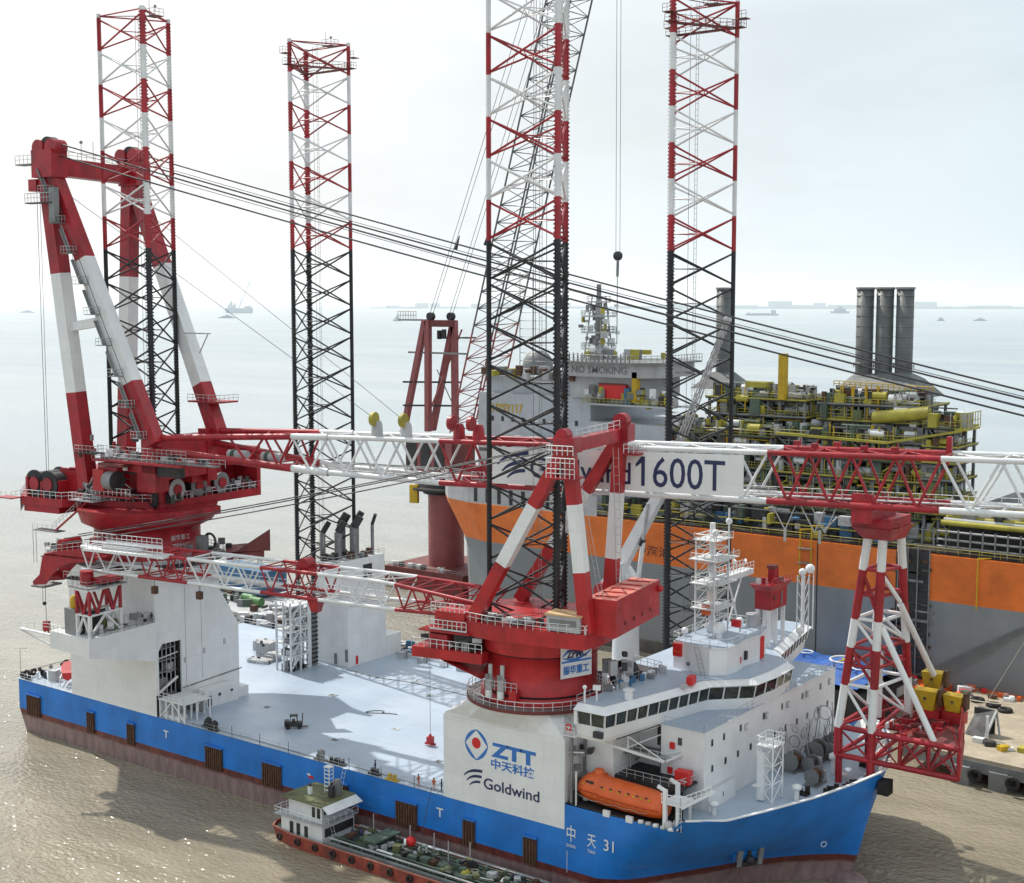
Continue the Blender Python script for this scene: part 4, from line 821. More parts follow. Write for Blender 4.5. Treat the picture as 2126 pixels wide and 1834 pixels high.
# ------------------------------------------------------------------ jack-up legs
p_ = 5.5; SID = 11.45; RR = SID / sqrt(3)
def leg_chords(kind):
    return [(0, RR), (SID / 2, -RR / 2), (-SID / 2, -RR / 2)] if kind == 's' else [(0, -RR), (SID / 2, RR / 2), (-SID / 2, RR / 2)]
def bandm(n, rusty=False):
    return BLK if n < 0 else (RED if n % 2 == 0 else WHT2)
def make_leg(ox, oy, zb, ntop, kind, zlow, label, plat=None):
    L = thing('jack_up_leg', label, 'jack-up leg', (ox, oy, zlow), 0, 'lattice jack-up legs')
    ch = leg_chords(kind); n0 = math.floor((zlow - zb) / p_)
    for (x, y) in ch:
        b = M(); a = atan2(y, x) + pi / 2; tx, ty = cos(a), sin(a)
        for n in range(n0, math.ceil(ntop)):
            z0 = max(zlow, zb + n * p_); z1 = min(zb + (n + 1) * p_, zb + ntop * p_)
            if z1 <= z0: continue
            m = bandm(n)
            b.tube((ox + x, oy + y, z0), (ox + x, oy + y, z1), .36, n=10, m=m, cap=(n == math.ceil(ntop) - 1))
            b.box((ox + x, oy + y, (z0 + z1) / 2), (.86, .17, z1 - z0), a, m)
            k = int((z1 - z0) / .55)
            for i in range(k):
                z = z0 + (i + .5) * (z1 - z0) / k
                for s_ in (-1, 1): b.box((ox + x + s_ * tx * .52, oy + y + s_ * ty * .52, z), (.18, .14, .24), a, m)
        put('chord', b, L)
    b = M()
    for n in range(n0, math.ceil(ntop)):
        z0 = zb + n * p_; z1 = z0 + p_; m = bandm(n)
        if z0 < zlow - 1: continue
        if z1 > zb + ntop * p_ + 1: continue
        mids = []
        for i in range(3):
            P_ = Vector((ox + ch[i][0], oy + ch[i][1], 0)); Q = Vector((ox + ch[(i + 1) % 3][0], oy + ch[(i + 1) % 3][1], 0))
            b.tube(P_ + Vector((0, 0, z0 + .3)), Q + Vector((0, 0, z1 - .3)), .155, n=6, m=m, cap=False)
            b.tube(Q + Vector((0, 0, z0 + .3)), P_ + Vector((0, 0, z1 - .3)), .155, n=6, m=m, cap=False)
            mids.append((P_ + Q) / 2 + Vector((0, 0, z0 + p_ / 2)))
        for i in range(3): b.tube(mids[i], mids[(i + 1) % 3], .075, n=4, m=m, cap=False)
    zt = zb + ntop * p_ - .4
    for i in range(3): b.tube((ox + ch[i][0], oy + ch[i][1], zt), (ox + ch[(i + 1) % 3][0], oy + ch[(i + 1) % 3][1], zt), .13, n=6, m=RED, cap=False)
    put('bracing', b, L)
    b = M(GRY); c = .15
    b.ladder((ox + .6, oy, zlow), (ox + .6, oy, zt), .45, step=.9)
    b.tube((ox - .9, oy + .4, zlow), (ox - .9, oy + .4, zt), .05, n=4); put('ladder', b, L)
    b = M(DRED)
    if plat:
        z = zb + plat * p_
        e = 1.08; ring = [(ox + x * e, oy + y * e, z) for x, y in ch]; inn = [(ox + x * .82, oy + y * .82, z) for x, y in ch]
        for i in range(3):
            j = (i + 1) % 3; b.add([ring[i], ring[j], inn[j], inn[i]], [(0, 1, 2, 3)]); b.add([(q[0], q[1], q[2] - .25) for q in (ring[i], ring[j], inn[j], inn[i])], [(3, 2, 1, 0)])
            b.beam((ring[i][0], ring[i][1], z - .12), (ring[j][0], ring[j][1], z - .12), .1, .25); b.beam((inn[i][0], inn[i][1], z - .12), (inn[j][0], inn[j][1], z - .12), .1, .25)
            q = ch[i]; b.bx(ox + q[0] * 1.05 - .8, ox + q[0] * 1.05 + .8, oy + q[1] * 1.05 - .8, oy + q[1] * 1.05 + .8, z - .1, z + .03)
            b.rail([(ox + q[0] * 1.05 - .8, oy + q[1] * 1.05 - .8, z), (ox + q[0] * 1.05 + .8, oy + q[1] * 1.05 - .8, z), (ox + q[0] * 1.05 + .8, oy + q[1] * 1.05 + .8, z)], 1.1, .8, .04)
        b.rail(ring, 1.1, 1.2, .045, closed=True)
        for k in range(3): b.bx(ox + ch[k][0] * 1.15 - .8, ox + ch[k][0] * 1.15 + .8, oy + ch[k][1] * 1.15 - .8, oy + ch[k][1] * 1.15 + .8, zt - 2.5, zt - 2.4); b.rail([(ox + ch[k][0] * 1.15 - .8, oy + ch[k][1] * 1.15 - .8, zt - 2.4), (ox + ch[k][0] * 1.15 + .8, oy + ch[k][1] * 1.15 - .8, zt - 2.4)], 1.1, .8, .04)
    b.bx(ox + 1, ox + 3.4, oy + 1, oy + 3, zt - .1, zt); b.rail([(ox + 1, oy + 1, zt), (ox + 3.4, oy + 1, zt), (ox + 3.4, oy + 3, zt)], 1.1, 1, .04)
    b.tube((ox + 1.5, oy + 1.5, zt), (ox + 1.5, oy + 1.5, zt + 2.6), .05, n=4, m=GRY); b.sphere((ox + 2.4, oy + 2, zt + 1.6), .25, 4, m=GRY); b.tube((ox + 2.4, oy + 2, zt), (ox + 2.4, oy + 2, zt + 1.5), .05, n=4, m=GRY)
    for i in range(3):
        b.beam((ox + ch[i][0] * .9, oy + ch[i][1] * .9, zt), (ox + 2, oy + 2, zt), .12, .12)
    put('top_platform', b, L)
make_leg(0, 0, 87.81, 7.12, 's', 44.5, 'leftmost lattice leg, red and white above black, rising through the big red crane')
make_leg(0, 41.65, 88.8, 7.12, 'p', 10, 'slimmest lattice leg with a railed platform near its top, second from the left', 6.25)
make_leg(83.25, 0, 87.22, 7.1, 's', 31.0, 'tallest and nearest lattice leg, rising out of the forward red crane')
make_leg(83.25, 41.65, 86.9, 7.05, 'p', 10, 'rightmost lattice leg with wide red and white chord, behind the bridge', 6.3)
# ------------------------------------------------------------------ main crane, slewed 5 degrees
C1 = thing('main_crane', 'largest red crane, around the aft leg, with long lattice boom lettered Goldwind 1600T', 'crane', (0, 0, 0), radians(5))
def lp(n, b, par=C1, lab=None): return put(n, b, par, lab, True)
b = M(RED)
b.lathe([(9.6, 35.4), (9.5, 36.5), (9.0, 36.6), (9.0, 40.4), (9.3, 40.6)], (-.6, 0), 40)
b.lathe([(9.6, 40.6), (11.2, 41.4), (11.9, 43.9)], (-.4, 0), 40, None, (0, 1), True); b.prism([(4, -7), (11, -4), (11, 6), (4, 9)], 42.4, 43.7)
ped = lp('slewing_column', b)
b = M(DRED); b.lathe([(12.6, 34.6), (12.8, 34.9)], (0, 0), 40, DGRY); b.prism([(9, 9), (15, 3), (19, 8), (12, 14)], 35, 36.2); b.add([(15, 4, 36.2), (19.5, 9, 36.2), (19.5, 9, 40), (16, 4, 36.4)], [(0, 1, 2, 3)]); b.torus((11.2, 3, 38.0), 1.3, .22, 'y', 16, 6, DGRY); b.box((10.4, 2, 37.4), (1.6, 1.6, 3.2), .3, GRY)
for k in range(12): b.box((R.uniform(9.6, 12.4), R.uniform(-4, 8), R.uniform(35.2, 37.4)), (R.uniform(.4, 1.4), R.uniform(.4, 1.2), R.uniform(.4, 1.4)), R.random(), R.choice([DGRY, GRY, DRED]))
b.rail([(12.6 * cos(a / 8), 12.6 * sin(a / 8), 34.9) for a in range(-16, 17, 2)], 1.1, 2, .05, WHT2); lp('base_gallery', b)
b = M(WHT2)
b.lathe([(9.8, 34.3), (9.9, 35.4)], (-.6, 0), 32); lp('bearing_ring', b)
text('振华重工', 1.2, LGRY, Matrix.Translation((8.75, -3.6, 38.7)) @ Matrix.Rotation(radians(84), 4, 'Z') @ Matrix.Rotation(pi / 2, 4, 'X'), 'faded_lettering', C1, 4.0, .02, 0, True, height=.9)
text('ZPMC', 1.2, LGRY, Matrix.Translation((8.75, -3.4, 37.2)) @ Matrix.Rotation(radians(84), 4, 'Z') @ Matrix.Rotation(pi / 2, 4, 'X'), 'faded_lettering', C1, 3.6, .02, 0, True, height=.9)
# machinery deck
dk = [(-30.5, -1), (-20.8, -10.2), (-11, -9.6), (-9.6, -6.2), (-4, -6.4), (1.5, -5.0), (5.6, -2.8), (7.0, 20.6), (1.0, 24.0), (-10, 20), (-28, 7)]
b = M(RED); b.prism(dk, 43.6, 45.0)
b.prism([(-26.5, -3.6), (-20.4, -9.9), (-12, -9.4), (-12, 6), (-25, 6)], 42.4, 43.6)
b.add([(-20.9, -10.3, 42.2), (-30.6, -1, 42.6), (-30.6, -1, 45), (-20.9, -10.3, 45)], [(0, 1, 2, 3)])
md = lp('machinery_deck', b)
b = M(WHT2); b.rail([(x, y, 45) for x, y in dk[0:8]], 1.2, 1.5, .055)
b.bx(-24.5, -20.5, -12.5, -10.2, 44.7, 44.9, RED); b.rail([(-24.5, -12.5, 44.9), (-20.5, -12.5, 44.9), (-20.5, -10.5, 44.9)], 1.1, 1.2, .05); lp('deck_railing', b)
b = M(RED)
b.bx(-20.2, -19.6, -9.6, -2, 45, 48.4); b.bx(-16.6, -16.2, -9.4, -2, 45, 47.8); b.bx(-13.0, -12.6, -9.0, -2, 45, 48); b.bx(-14.8, -5.6, -6.5, -5.9, 45, 50); b.bx(-12.5, -7, -6.5, 4, 49.6, 50.2)
b.bx(-12, -6, 4, 8, 45, 51); b.beam((-12.5, -6.3, 49.2), (-2, -6.2, 50.2), .6, .9); b.bx(-16, -8, 2, 16, 45, 49.5)
lp('winch_frame', b)
for i, (x, y, r_) in enumerate(((-18.2, -6.5, 2.4), (-14.8, -6.5, 2.4), (-18.2, -1.5, 2.1))):
    b = M(DGRY); z = 47.3
    b.tube((x, y - 2.6, z), (x, y + 2.6, z), r_ * .82, n=22)
    for yy in (-2.7, 2.7): b.tube((x, y + yy - .12, z), (x, y + yy + .12, z), r_, n=24, m=BLK)
    b.tube((x, y - 3.0, z), (x, y - 2.8, z), r_ * .5, n=16, m=RED)
    lp('winch_drum', b)
for i, (x, y) in enumerate(((4.6, .2), (4.2, 5.8), (4.4, 11.2))):
    b = M(GRY); b.tube((x - 1.8, y, 46.9), (x + 1.8, y, 46.9), 1.5, n=20, m=DGRY)
    for s_ in (-1.9, 1.9): b.tube((x + s_ - .1, y, 46.9), (x + s_ + .1, y, 46.9), 1.85, n=22, m=GRY if i else LGRY)
    b.tube((x + 2.1, y, 46.9), (x + 2.3, y, 46.9), .9, n=14, m=RED); lp('winch_drum', b)
b = M(DGRY)
for k in range(120):
    t_ = R.random(); x = R.uniform(1.6, 6.6); y = -1.5 + 21 * t_; b.box((x, y, 45.3 + R.random() * 1.2), (R.uniform(.4, 1.2), R.uniform(.4, 1.4), R.uniform(.4, 1.6)), R.random(), R.choice([DGRY, GRY, LGRY, RED, GRN, DGRY]))
for k in range(22): b.box((R.uniform(-10, 1), R.uniform(-5.6, -3.8), 45.4 + R.random()), (R.uniform(.4, 1.4), R.uniform(.3, 1.0), R.uniform(.4, 1.4)), R.random(), R.choice([LGRY, GRY, DGRY, WHT2, RED]))
lp('deck_machinery', b)
b = M(RED)   # heavy side plates and front housing
b.bx(.4, 1.2, 8, 20.6, 45, 52.6); b.bx(.4, 7.0, 19.6, 20.6, 44.4, 52.6); b.bx(2.4, 3.6, 13, 14, 45, 50.6); b.bx(1.2, 5.6, 8.2, 9.2, 45, 49.6); b.bx(-1.2, 5.8, -3.2, 1.4, 45, 49.6); b.bx(-2, 7.4, 3, 8, 47.8, 52.8); b.bx(-3, 8.6, -6.6, -5.4, 50.4, 52.4); b.bx(5.4, 8.6, -6.6, 6.6, 49.2, 56.2); b.bx(6.6, 8.8, 5.4, 7.6, 48, 57.0)
b.bx(4, 8.4, -6.4, -3.4, 47.2, 50.4); b.bx(1.2, 4.2, 15, 19, 49.4, 50)
b.bx(-3.4, 1.2, -8.2, -6.6, 46.6, 51.2, RED); lp('side_plates', b)
b = M(GRY); b.tube((-.9, -8.25, 48.9), (1.3, -8.25, 48.9), 1.6, n=24); b.tube((1.3, -8.25, 48.9), (1.42, -8.25, 48.9), 1.75, n=24, m=DGRY); b.box((-2.4, -8.2, 48.9), (2.6, 1.8, 3.6), 0, REDL); b.rail([(-4.4, -8.9, 46.4), (5.0, -8.9, 46.6)], 1.2, 1.0, .05, WHT2); b.bx(-4.4, 5, -8.9, -6.8, 46.2, 46.4, RED); lp('boom_winch', b)
b = M(DGRY)   # long walkway with cable trays at boom-foot level
b.bx(-4.8, 16, -8.2, -6.6, 52.0, 52.4, RED); b.bx(-3, 23, -7.4, -6.4, 52.45, 52.7, GRY); b.rail([(-4.8, -8.2, 52.4), (6, -8.2, 52.4), (16, -7.6, 52.4), (24, -6.2, 52.4)], 1.2, 1.1, .05, LGRY)
b.rail([(-4.8, -6.9, 53.4), (16, -6.9, 53.4)], 1.2, 1.1, .05, LGRY); b.bx(-7.8, -3, -9.2, -6.8, 53.2, 53.4, DGRY); b.rail([(-7.8, -9.2, 53.4), (-3, -9.2, 53.4), (-3, -7.2, 53.4)], 1.2, .9, .05, LGRY)
for k in range(18): b.box((R.uniform(-3, 20), R.uniform(-7, -5), 52.8 + R.random() * .8), (R.uniform(.4, 1.6), .6, R.uniform(.3, 1.1)), 0, R.choice([DGRY, GRY, LGRY, WHT2]))
b.bx(-2.6, 14, -6.3, -5.2, 50.0, 52.0, DGRY); b.bx(-2.4, 3.4, -9.0, -5.4, 51.4, 51.9, DRED)
for k in range(16): b.box((R.uniform(-9, 4), R.uniform(-8, -5), R.uniform(50.4, 56)), (R.uniform(.3, 1.2), .4, R.uniform(.3, 1.2)), 0, R.choice([DGRY, GRY, LGRY, WHT2, RED]))
lp('foot_walkway', b)
b = M(LGRY); b.bx(-9.5, -3.4, -9.4, -5.6, 45.02, 45.2); b.rail([(-9.5, -9.4, 45.2), (-3.4, -9.4, 45.2), (-3.4, -7, 45.2)], 1.2, .9, .05, WHT2); b.beam((-7, -8.4, 45.2), (-4.4, -8.0, 49.6), .6, .15, LGRY)
for k in range(20): b.box((R.uniform(-9, -4), R.uniform(-8.8, -6), 45.6 + R.random() * 2.2), (R.uniform(.4, 1.3), R.uniform(.3, 1), R.uniform(.4, 1.4)), R.random(), R.choice([LGRY, GRY, DGRY, WHT2, DGRY]))
lp('side_platform', b)
b = M(LGRY); b.box((-5.6, -6.6, 46.6), (3.4, 2.0, 2.6), .1); b.box((-5.4, -7.4, 47.0), (2.4, .4, 1.2), .1, GLS)
b.beam((-5.8, -8.0, 45.2), (-11.2, -11.0, 39.8), 1.0, .25, REDL); b.rail([(-5.8, -8.5, 45.4), (-11.2, -11.5, 40.0)], 1.0, .8, .04); b.bx(-16, -10, -11.8, -9.8, 39.6, 39.75, GRY); b.rail([(-16, -11.8, 39.75), (-10, -11.8, 39.75)], 1, 1.2, .04); b.tube((-16, -11.8, 34), (-16, -11.8, 39.7), .07, n=4); b.tube((-15.2, -11.8, 34), (-15.2, -11.8, 39.7), .07, n=4)
lp('operator_cabin', b)
b = M(GRY)
for k in range(24): b.box((R.uniform(-11, -4), R.uniform(-13.2, -11.4), R.uniform(36, 38.6)), (R.uniform(.5, 1.5), R.uniform(.4, 1), R.uniform(.4, 1.3)), R.random(), R.choice([DGRY, GRY, LGRY, WHT2]))
b.bx(-12, -3, -13.6, -10.6, 35.6, 35.8); lp('slew_drives', b)
# A-frame: each side has a rear and a front leg
def striped(b, p, q, cuts, mats, w, h, w2=None, h2=None):
    p, q = Vector(p), Vector(q); c = [0] + cuts + [1]
    for i, m in enumerate(mats):
        f = lambda a, b_: a + (b_ - a) * 1
        k0, k1 = c[i], c[i + 1]; W_ = lambda k: w + ((w2 or w) - w) * k; H_ = lambda k: h + ((h2 or h) - h) * k
        b.beam(p.lerp(q, k0), p.lerp(q, k1), W_(k0), H_(k0), m, W_(k1), H_(k1))
AF = [((-12.6, -9, 101), (-7.6, -6.4, 45), [.31, .67]), ((-11.6, -9, 101), (9.2, -7.0, 55.5), [.33, .78]), ((-12.2, 9, 100.5), (-13.4, 7, 45), [.31, .67]), ((-11.2, 9, 100.5), (9.4, 7.6, 55.5), [.34, .80])]
for i, (p, q, cu) in enumerate(AF):
    b = M(RED); striped(b, p, q, cu, (RED, WHT, RED), 2.4, 2.3, 2.3, 2.6); L_ = lp('a_frame_leg', b)
    if i == 1:   # stairs winding down the near front leg
        g = M(LGRY); P_, Q_ = Vector(p) + Vector((-1.2, -1.7, 0)), Vector(q) + Vector((-1.2, -1.7, 0))
        for k in range(9):
            a, c = P_.lerp(Q_, k / 9), P_.lerp(Q_, (k + .8) / 9); g.beam(a, c, .8, .2, GRY); g.rail([a, c], 1.0, 1, .04)
            g.box(c + Vector((0, -.3, 0)), (2.2, 1.4, .12), 0, GRY); d = c + Vector((-1.1, -1, .1)); g.rail([d, d + Vector((2.2, 0, 0)), d + Vector((2.2, 1.4, 0))], 1.1, .8, .05)
        g.wire([P_ + Vector((1.8, -.1, 0)), Q_ + Vector((1.8, -.1, 0))], .07, DGRY); put('stairs', g, L_, None, True)
    if i == 3:
        g = M(RED); g.bx(4.5, 12, 5.2, 9.8, 61.5, 61.8); g.rail([(4.5, 5.2, 61.8), (12, 5.2, 61.8), (12, 9.8, 61.8)], 1.1, 1.2, .05, LGRY); put('landing', g, L_, None, True)
        g = M(LGRY); g.bx(3.0, 8.4, 6.0, 7.2, 73.3, 73.5); g.beam((8.3, 6.6, 73.3), (6.2, 6.6, 70), .15, .15); put('bracket', g, L_, None, True)
b = M(WHT); b.beam((-10.2, -7.4, 74.5), (-2.6, -7.6, 75.5), 1.2, 1.5); lp('tie_beam', b)
b = M(RED); b.beam((-12, -8.5, 101.6), (-12, 8.5, 101.2), 2.4, 3.0)
b.bx(-14.4, -9.4, -10.8, -7.4, 99.6, 104.2); b.bx(-13.6, -9.0, 7.4, 10.8, 99.4, 103.6)
b.bx(-15.8, -13.8, -10.4, -8.6, 97.4, 99.4)
for y in (-9, 9):
    for k, x in enumerate((-13.4, -10.2)): b.tube((x, y - 1.3, 104.6), (x, y + 1.3, 104.6), 1.35, n=16, m=RED)
    b.tube((-11.6, y - .8, 104.8), (-11.6, y + .8, 104.8), 1.6, n=18, m=DGRY)
b.rail([(-11, -7.6, 103.1), (-11, 7.6, 102.8)], 1.1, 2, .05, LGRY); b.bx(-18.4, -14.2, -10.8, -9, 101.8, 102, GRY); b.rail([(-18.4, -10.8, 102), (-14.2, -10.8, 102)], 1.4, 1, .05, LGRY)
b.bx(-14.8, -8.6, -12, -10.6, 95.2, 95.4, DGRY); b.rail([(-14.8, -12, 95.4), (-8.6, -12, 95.4), (-8.6, -10.8, 95.4)], 1.5, .8, .06, LGRY); b.bx(-9.4, -8, -11.6, -10.6, 92, 97.8, GRY)
for x, y in ((-11, -3), (-11, -.4)): b.tube((x, y, 103), (x, y, 106.4), .06, n=4, m=GRY)
b.sphere((-11, -3, 106), .3, 4, m=GRY); lp('a_frame_head', b)
# boom: splayed foot, then a box truss in red and white bays
def bcol(x): return RED if x < 34 else WHT2 if x < 61.3 else RED if x < 85 else WHT2 if x < 112.3 else RED if x < 134.8 else WHT2
b = M(RED)
n_ = 4
def bpt(x):
    k = min(1, max(0, (x - 8) / 29)); hw = 7.0 + (3.5 - 7.0) * k; zt = 56.5 + 1.25 * k + max(0, (x - 37)) * .0185; zb = 54.5 - 2.2 * k + (-.4 * min(1, max(0, (x - 37) / 24))) + max(0, (x - 61)) * .0155
    return [(x, -hw, zb), (x, hw, zb), (x, hw, zt), (x, -hw, zt)]
xs = [8, 15, 22.4, 29, 34, 40.8, 47.6, 54.4, 61.3, 67.2, 73.1, 79, 85, 91.8, 98.6, 105.4, 112.3, 117.9, 123.5, 129.1, 134.8, 142, 149, 156, 163, 170, 178, 186]
for i, (x0, x1) in enumerate(zip(xs, xs[1:])):
    m = bcol((x0 + x1) / 2); A, B_ = bpt(x0), bpt(x1)
    rr_ = (.62 if x0 < 36 else .45)
    for j in range(4): b.tube(A[j], B_[j], rr_ if j < 2 else rr_ * .85, n=9, m=m, cap=False)
    if x0 >= 16:
        for j, k in ((0, 3), (1, 2)):
            mt = [(p + q) / 2 for p, q in zip(A[j], B_[j])]
            b.tube(A[k], mt, .2, n=6, m=m, cap=False); b.tube(mt, B_[k], .2, n=6, m=m, cap=False)
        for j, k in ((0, 1), (3, 2)):
            b.tube(B_[j], B_[k], .17, n=5, m=m, cap=False); b.tube(A[j], B_[k], .13, n=5, m=m, cap=False); b.tube(A[k], B_[j], .13, n=5, m=m, cap=False)
boom = lp('boom', b); boom.rotation_euler.z = radians(3.5)
b = M(LGRY)   # walkway inside the boom
for x0, x1 in ((40, 62), (66, 186)):
    z = 52.5; z2 = 52.5 + max(0, x1 - 61) * .0155; b.beam((x0, -1.6, z), (x1, -1.6, z2), 1.0, .12); b.rail([(x0, -2.1, z), (x1, -2.1, z2)], 1.2, 2.0, .045, WHT2, mid=True)
b.beam((38, 1.5, 53.2), (112, 1.5, 53.6), .5, .3, GRY); put('boom_walkway', b, boom, None, True)
b = M(LGRY)
for x in (20, 27): b = M(LGRY); b.tube((x, -2.4, 53.9), (x + 3.8, -2.4, 53.9), .8, n=12, m=LGRY); b.tube((x + .9, -2.5, 53.9), (x + 1.4, -2.5, 53.9), .95, n=12, m=GRN); put('hydraulic_tank', b, boom, None, True)
for x, c in ((48.6, 'y'), (54.0, 'y'), (62.6, 'r'), (66.0, 'r')):
    b = M(LGRY); mm = LGRY if c == 'y' else RED
    b.lathe([(1.0, 57.6), (.85, 60.0), (.6, 60.6)], (x, -1.4 if c == 'y' else 0), 12, mm); b.tube((x - .3, -2.2, 60.9), (x + .3, -2.2, 60.9), 1.1, n=14, m=YG if c == 'y' else RED); put('sheave', b, boom, None, True)
b = M(RED); b.bx(67, 72.4, 1.8, 2.6, 54.6, 56.6, YG); b.bx(64, 82, 3.6, 4.2, 56.2, 56.8, GRY); b.bx(64, 82, -.5, .5, 53.4, 54.4, RED); b.bx(68, 73, .2, 1.2, 52.8, 54.8, REDL)
put('boom_internals', b, boom, None, True)
for x in (115, 117.4, 120.4, 124, 128): b = M(RED); b.box((x, .8, 59.9 + R.random() * .4), (1.0, .6, .6), .2, RED); b.tube((x, .8, 59.3), (x + .5, .6, 60.8), .1, n=4, m=RED); put('rope_guide', b, boom, None, True)
b = M(RED); b.box((134.4, 3.4, 60.4), (.7, .7, 2.6), 0, RED); put('rope_guide', b, boom, None, True)
b = M(WHT)
yb = -4.15
b.add([(70.7, yb, 52.5), (109.2, yb, 53.1), (109.2, yb, 58.7), (70.7, yb, 57.9)], [(0, 1, 2, 3)]); b.add([(70.7, yb + .12, 52.5), (109.2, yb + .12, 53.1), (109.2, yb + .12, 58.7), (70.7, yb + .12, 57.9)], [(3, 2, 1, 0)]); sg = put('name_board', b, boom, None, True)
tilt = .022
b = M(LOGN); swoosh(b, 71.6, 53.5, 1.9, yb - .03, LOGN); put('wave_logo', b, boom, None, True)
text('Goldwind', 3, LOGN, face_y(77.0, yb - .03, 53.7), 'board_lettering', boom, 15.8, .02, .02, True, height=3.1)
text('1600T', 4, LOGN, face_y(94.4, yb - .03, 53.6), 'board_lettering', boom, 12.2, .02, .01, True, height=4.2)
b = M(LOGN); b.add([(94.45, yb - .035, 57.8), (93.55, yb - .035, 56.7), (93.55, yb - .035, 56.2), (94.6, yb - .035, 57.0)], [(0, 1, 2, 3)]); put('board_lettering', b, boom, None, True)
b = M(LGRY)   # head bracket hanging below the boom
for x in (114.4, 118.4, 119.8): 
    for s_ in (-1, 1): b.beam((x + s_ * 1.9, -3, 52.8), (x + .3, -3, 48.9), .13, .13)
b.tube((114.7, -3, 49.2), (114.7, -3, 47.4), .2, n=6); b.tube((119.4, -3, 49.2), (119.4, -3, 47.4), .2, n=6); put('hanging_brackets', b, boom, None, True)
b = M(ROPE)   # pendants from the A-frame head to beyond the right edge
def sag(p, q, s_, n=14): 
    p, q = Vector(p), Vector(q); return [p.lerp(q, i / n) - Vector((0, 0, 4 * s_ * (i / n) * (1 - i / n))) for i in range(n + 1)]
for y0, y1, za, zb_, r_ in ((-9, -2.4, 105.6, 57.0, .13), (-9, -1.8, 103.6, 56.2, .13), (9, 2.4, 105.4, 58.6, .13), (9, 1.8, 103.8, 57.8, .13), (-9, -2.0, 104.9, 57.3, .05), (9, 2.1, 104.3, 58.0, .05)):
    b.wire(sag((-11.2, y0, za), (186 * cos(radians(3.5)) - y1 * .061, 186 * .061 + y1, zb_), 1.3, 22), r_, n=5)
b.wire([(-14.8, -9.5, 97.6), (-19, -6, 48.5)], .06); b.wire([(-14.4, -9.2, 97.6), (-17.2, -7, 48.5)], .05)
b.wire([(-11, -8, 98), (48.6, 1.6, 60.6)], .045); b.wire([(-11, 8, 97), (53.9, 1.9, 60.6)], .045)
lp('pendant_ropes', b)

# ------------------------------------------------------------------ forward crane, boom turned back over the deck
O2 = (83.2, 0, 0); C2 = thing('deck_crane', 'red crane around the nearest leg, with box counterweight and boom laid aft', 'crane', O2, radians(190))
def lp2(n, b, lab=None): return put(n, b, C2, lab, True)
b = M(REDL)
b.lathe([(8.2, 24.6), (8.4, 25.2), (8.4, 26.0), (7.8, 26.1), (7.8, 31.6), (8.3, 31.7)], (-.8, 0), 48); b.lathe([(8.35, 31.85), (8.6, 33.8)], (-.8, 0), 48)
sc2 = lp2('slewing_column', b)
b = M(BLK); b.lathe([(8.1, 31.6), (8.1, 31.9)], (-.8, 0), 48); b.lathe([(8.0, 26.0), (8.1, 26.3)], (-.8, 0), 48); b.torus((-11.6, -4, 27.5), 1.8, .5, 'y', 16, 6, DGRY)
for k in range(14): b.box((-10.5 - R.random() * 3, -4 + R.random() * 5, R.uniform(25.2, 32)), (R.uniform(.4, 1.3), .8, R.uniform(.5, 2)), R.random(), R.choice([DGRY, GRY, LGRY])); 
b.tube((-14.4, -5, 24.6), (-12, -5, 29), .9, n=10, m=DGRY); lp2('slew_bearing', b)
b = M(DGRY); rg_ = [(-.3 + 9.9 * cos(a * pi / 24), 9.9 * sin(a * pi / 24)) for a in range(48)]; ri_ = [(-.6 + 8.3 * cos(a * pi / 24), 8.3 * sin(a * pi / 24)) for a in range(48)]
for i in range(48):
    j = (i + 1) % 48; b.add([(*rg_[i], 24.9), (*rg_[j], 24.9), (*ri_[j], 24.9), (*ri_[i], 24.9)], [(0, 1, 2, 3)], GRY); b.add([(*rg_[i], 24.6), (*rg_[j], 24.6), (*ri_[j], 24.6), (*ri_[i], 24.6)], [(3, 2, 1, 0)], WHT)
    b.beam((*rg_[i], 24.7), (*rg_[j], 24.7), .12, .45, DRED)
b.rail([(x, y, 24.9) for x, y in rg_[::2]], 1.2, 1.5, .05, WHT2, closed=True); lp2('ring_gallery', b)
b = M(REDL); poly = [(7.2, 7.6), (3, 8.7), (-5, 8.9), (-11, 8.2), (-12, 4), (-12, -8), (-6, -9), (6, -9), (9, -6), (9, 3)]
b.prism(poly, 33.8, 35.9); hd = lp2('upper_body', b)
b = M(WHT2); b.rail([(x, y, 35.9) for x, y in poly[:4]], 1.15, 1.2, .05)
b.rail([(x * .9, y * .82, 36.1) for x, y in poly[:4]], 1.15, 1.2, .05, GRY)
for k in range(26): b.box((R.uniform(-5, 6.4), R.uniform(5.4, 7.9), 36.2 + R.random() * .5), (R.uniform(.5, 1.5), R.uniform(.3, 1), R.uniform(.3, 1)), R.random(), R.choice([GRY, LGRY, WHT2, DGRY]))
b.bx(-10.4, -5.6, 5.6, 8.4, 36, 38.1, LGRY); b.bx(-10.6, -5.4, 5.4, 8.6, 38.1, 38.3, paint('cabin_roof_tan', (.62, .42, .22), .6, .1, .2)); b.bx(-9.9, -6, 8.4, 8.46, 36.8, 37.6, GRY); b.rail([(-11.2, 8.2, 35.9), (-11.6, 5.6, 35.9)], 1.2, 1, .06); lp2('machinery_cabin', b)
b = M(REDL)
b.bx(-14.6, -10.2, -9.5, 6.1, 35.4, 40.3); cw = lp2('counterweight', b)
b = M(paint('pale_red_top', (.72, .22, .17), .5, .15, .2)); b.quad((-14.5, -9.4, 40.33), (-10.3, -9.4, 40.33), (-10.3, 6.0, 40.33), (-14.5, 6.0, 40.33));  # top face in a paler red than the sides
for k in range(5): b.box((-12.4, -7 + k * 2.8, 40.4), (3.2, .25, .14), .1, REDL)
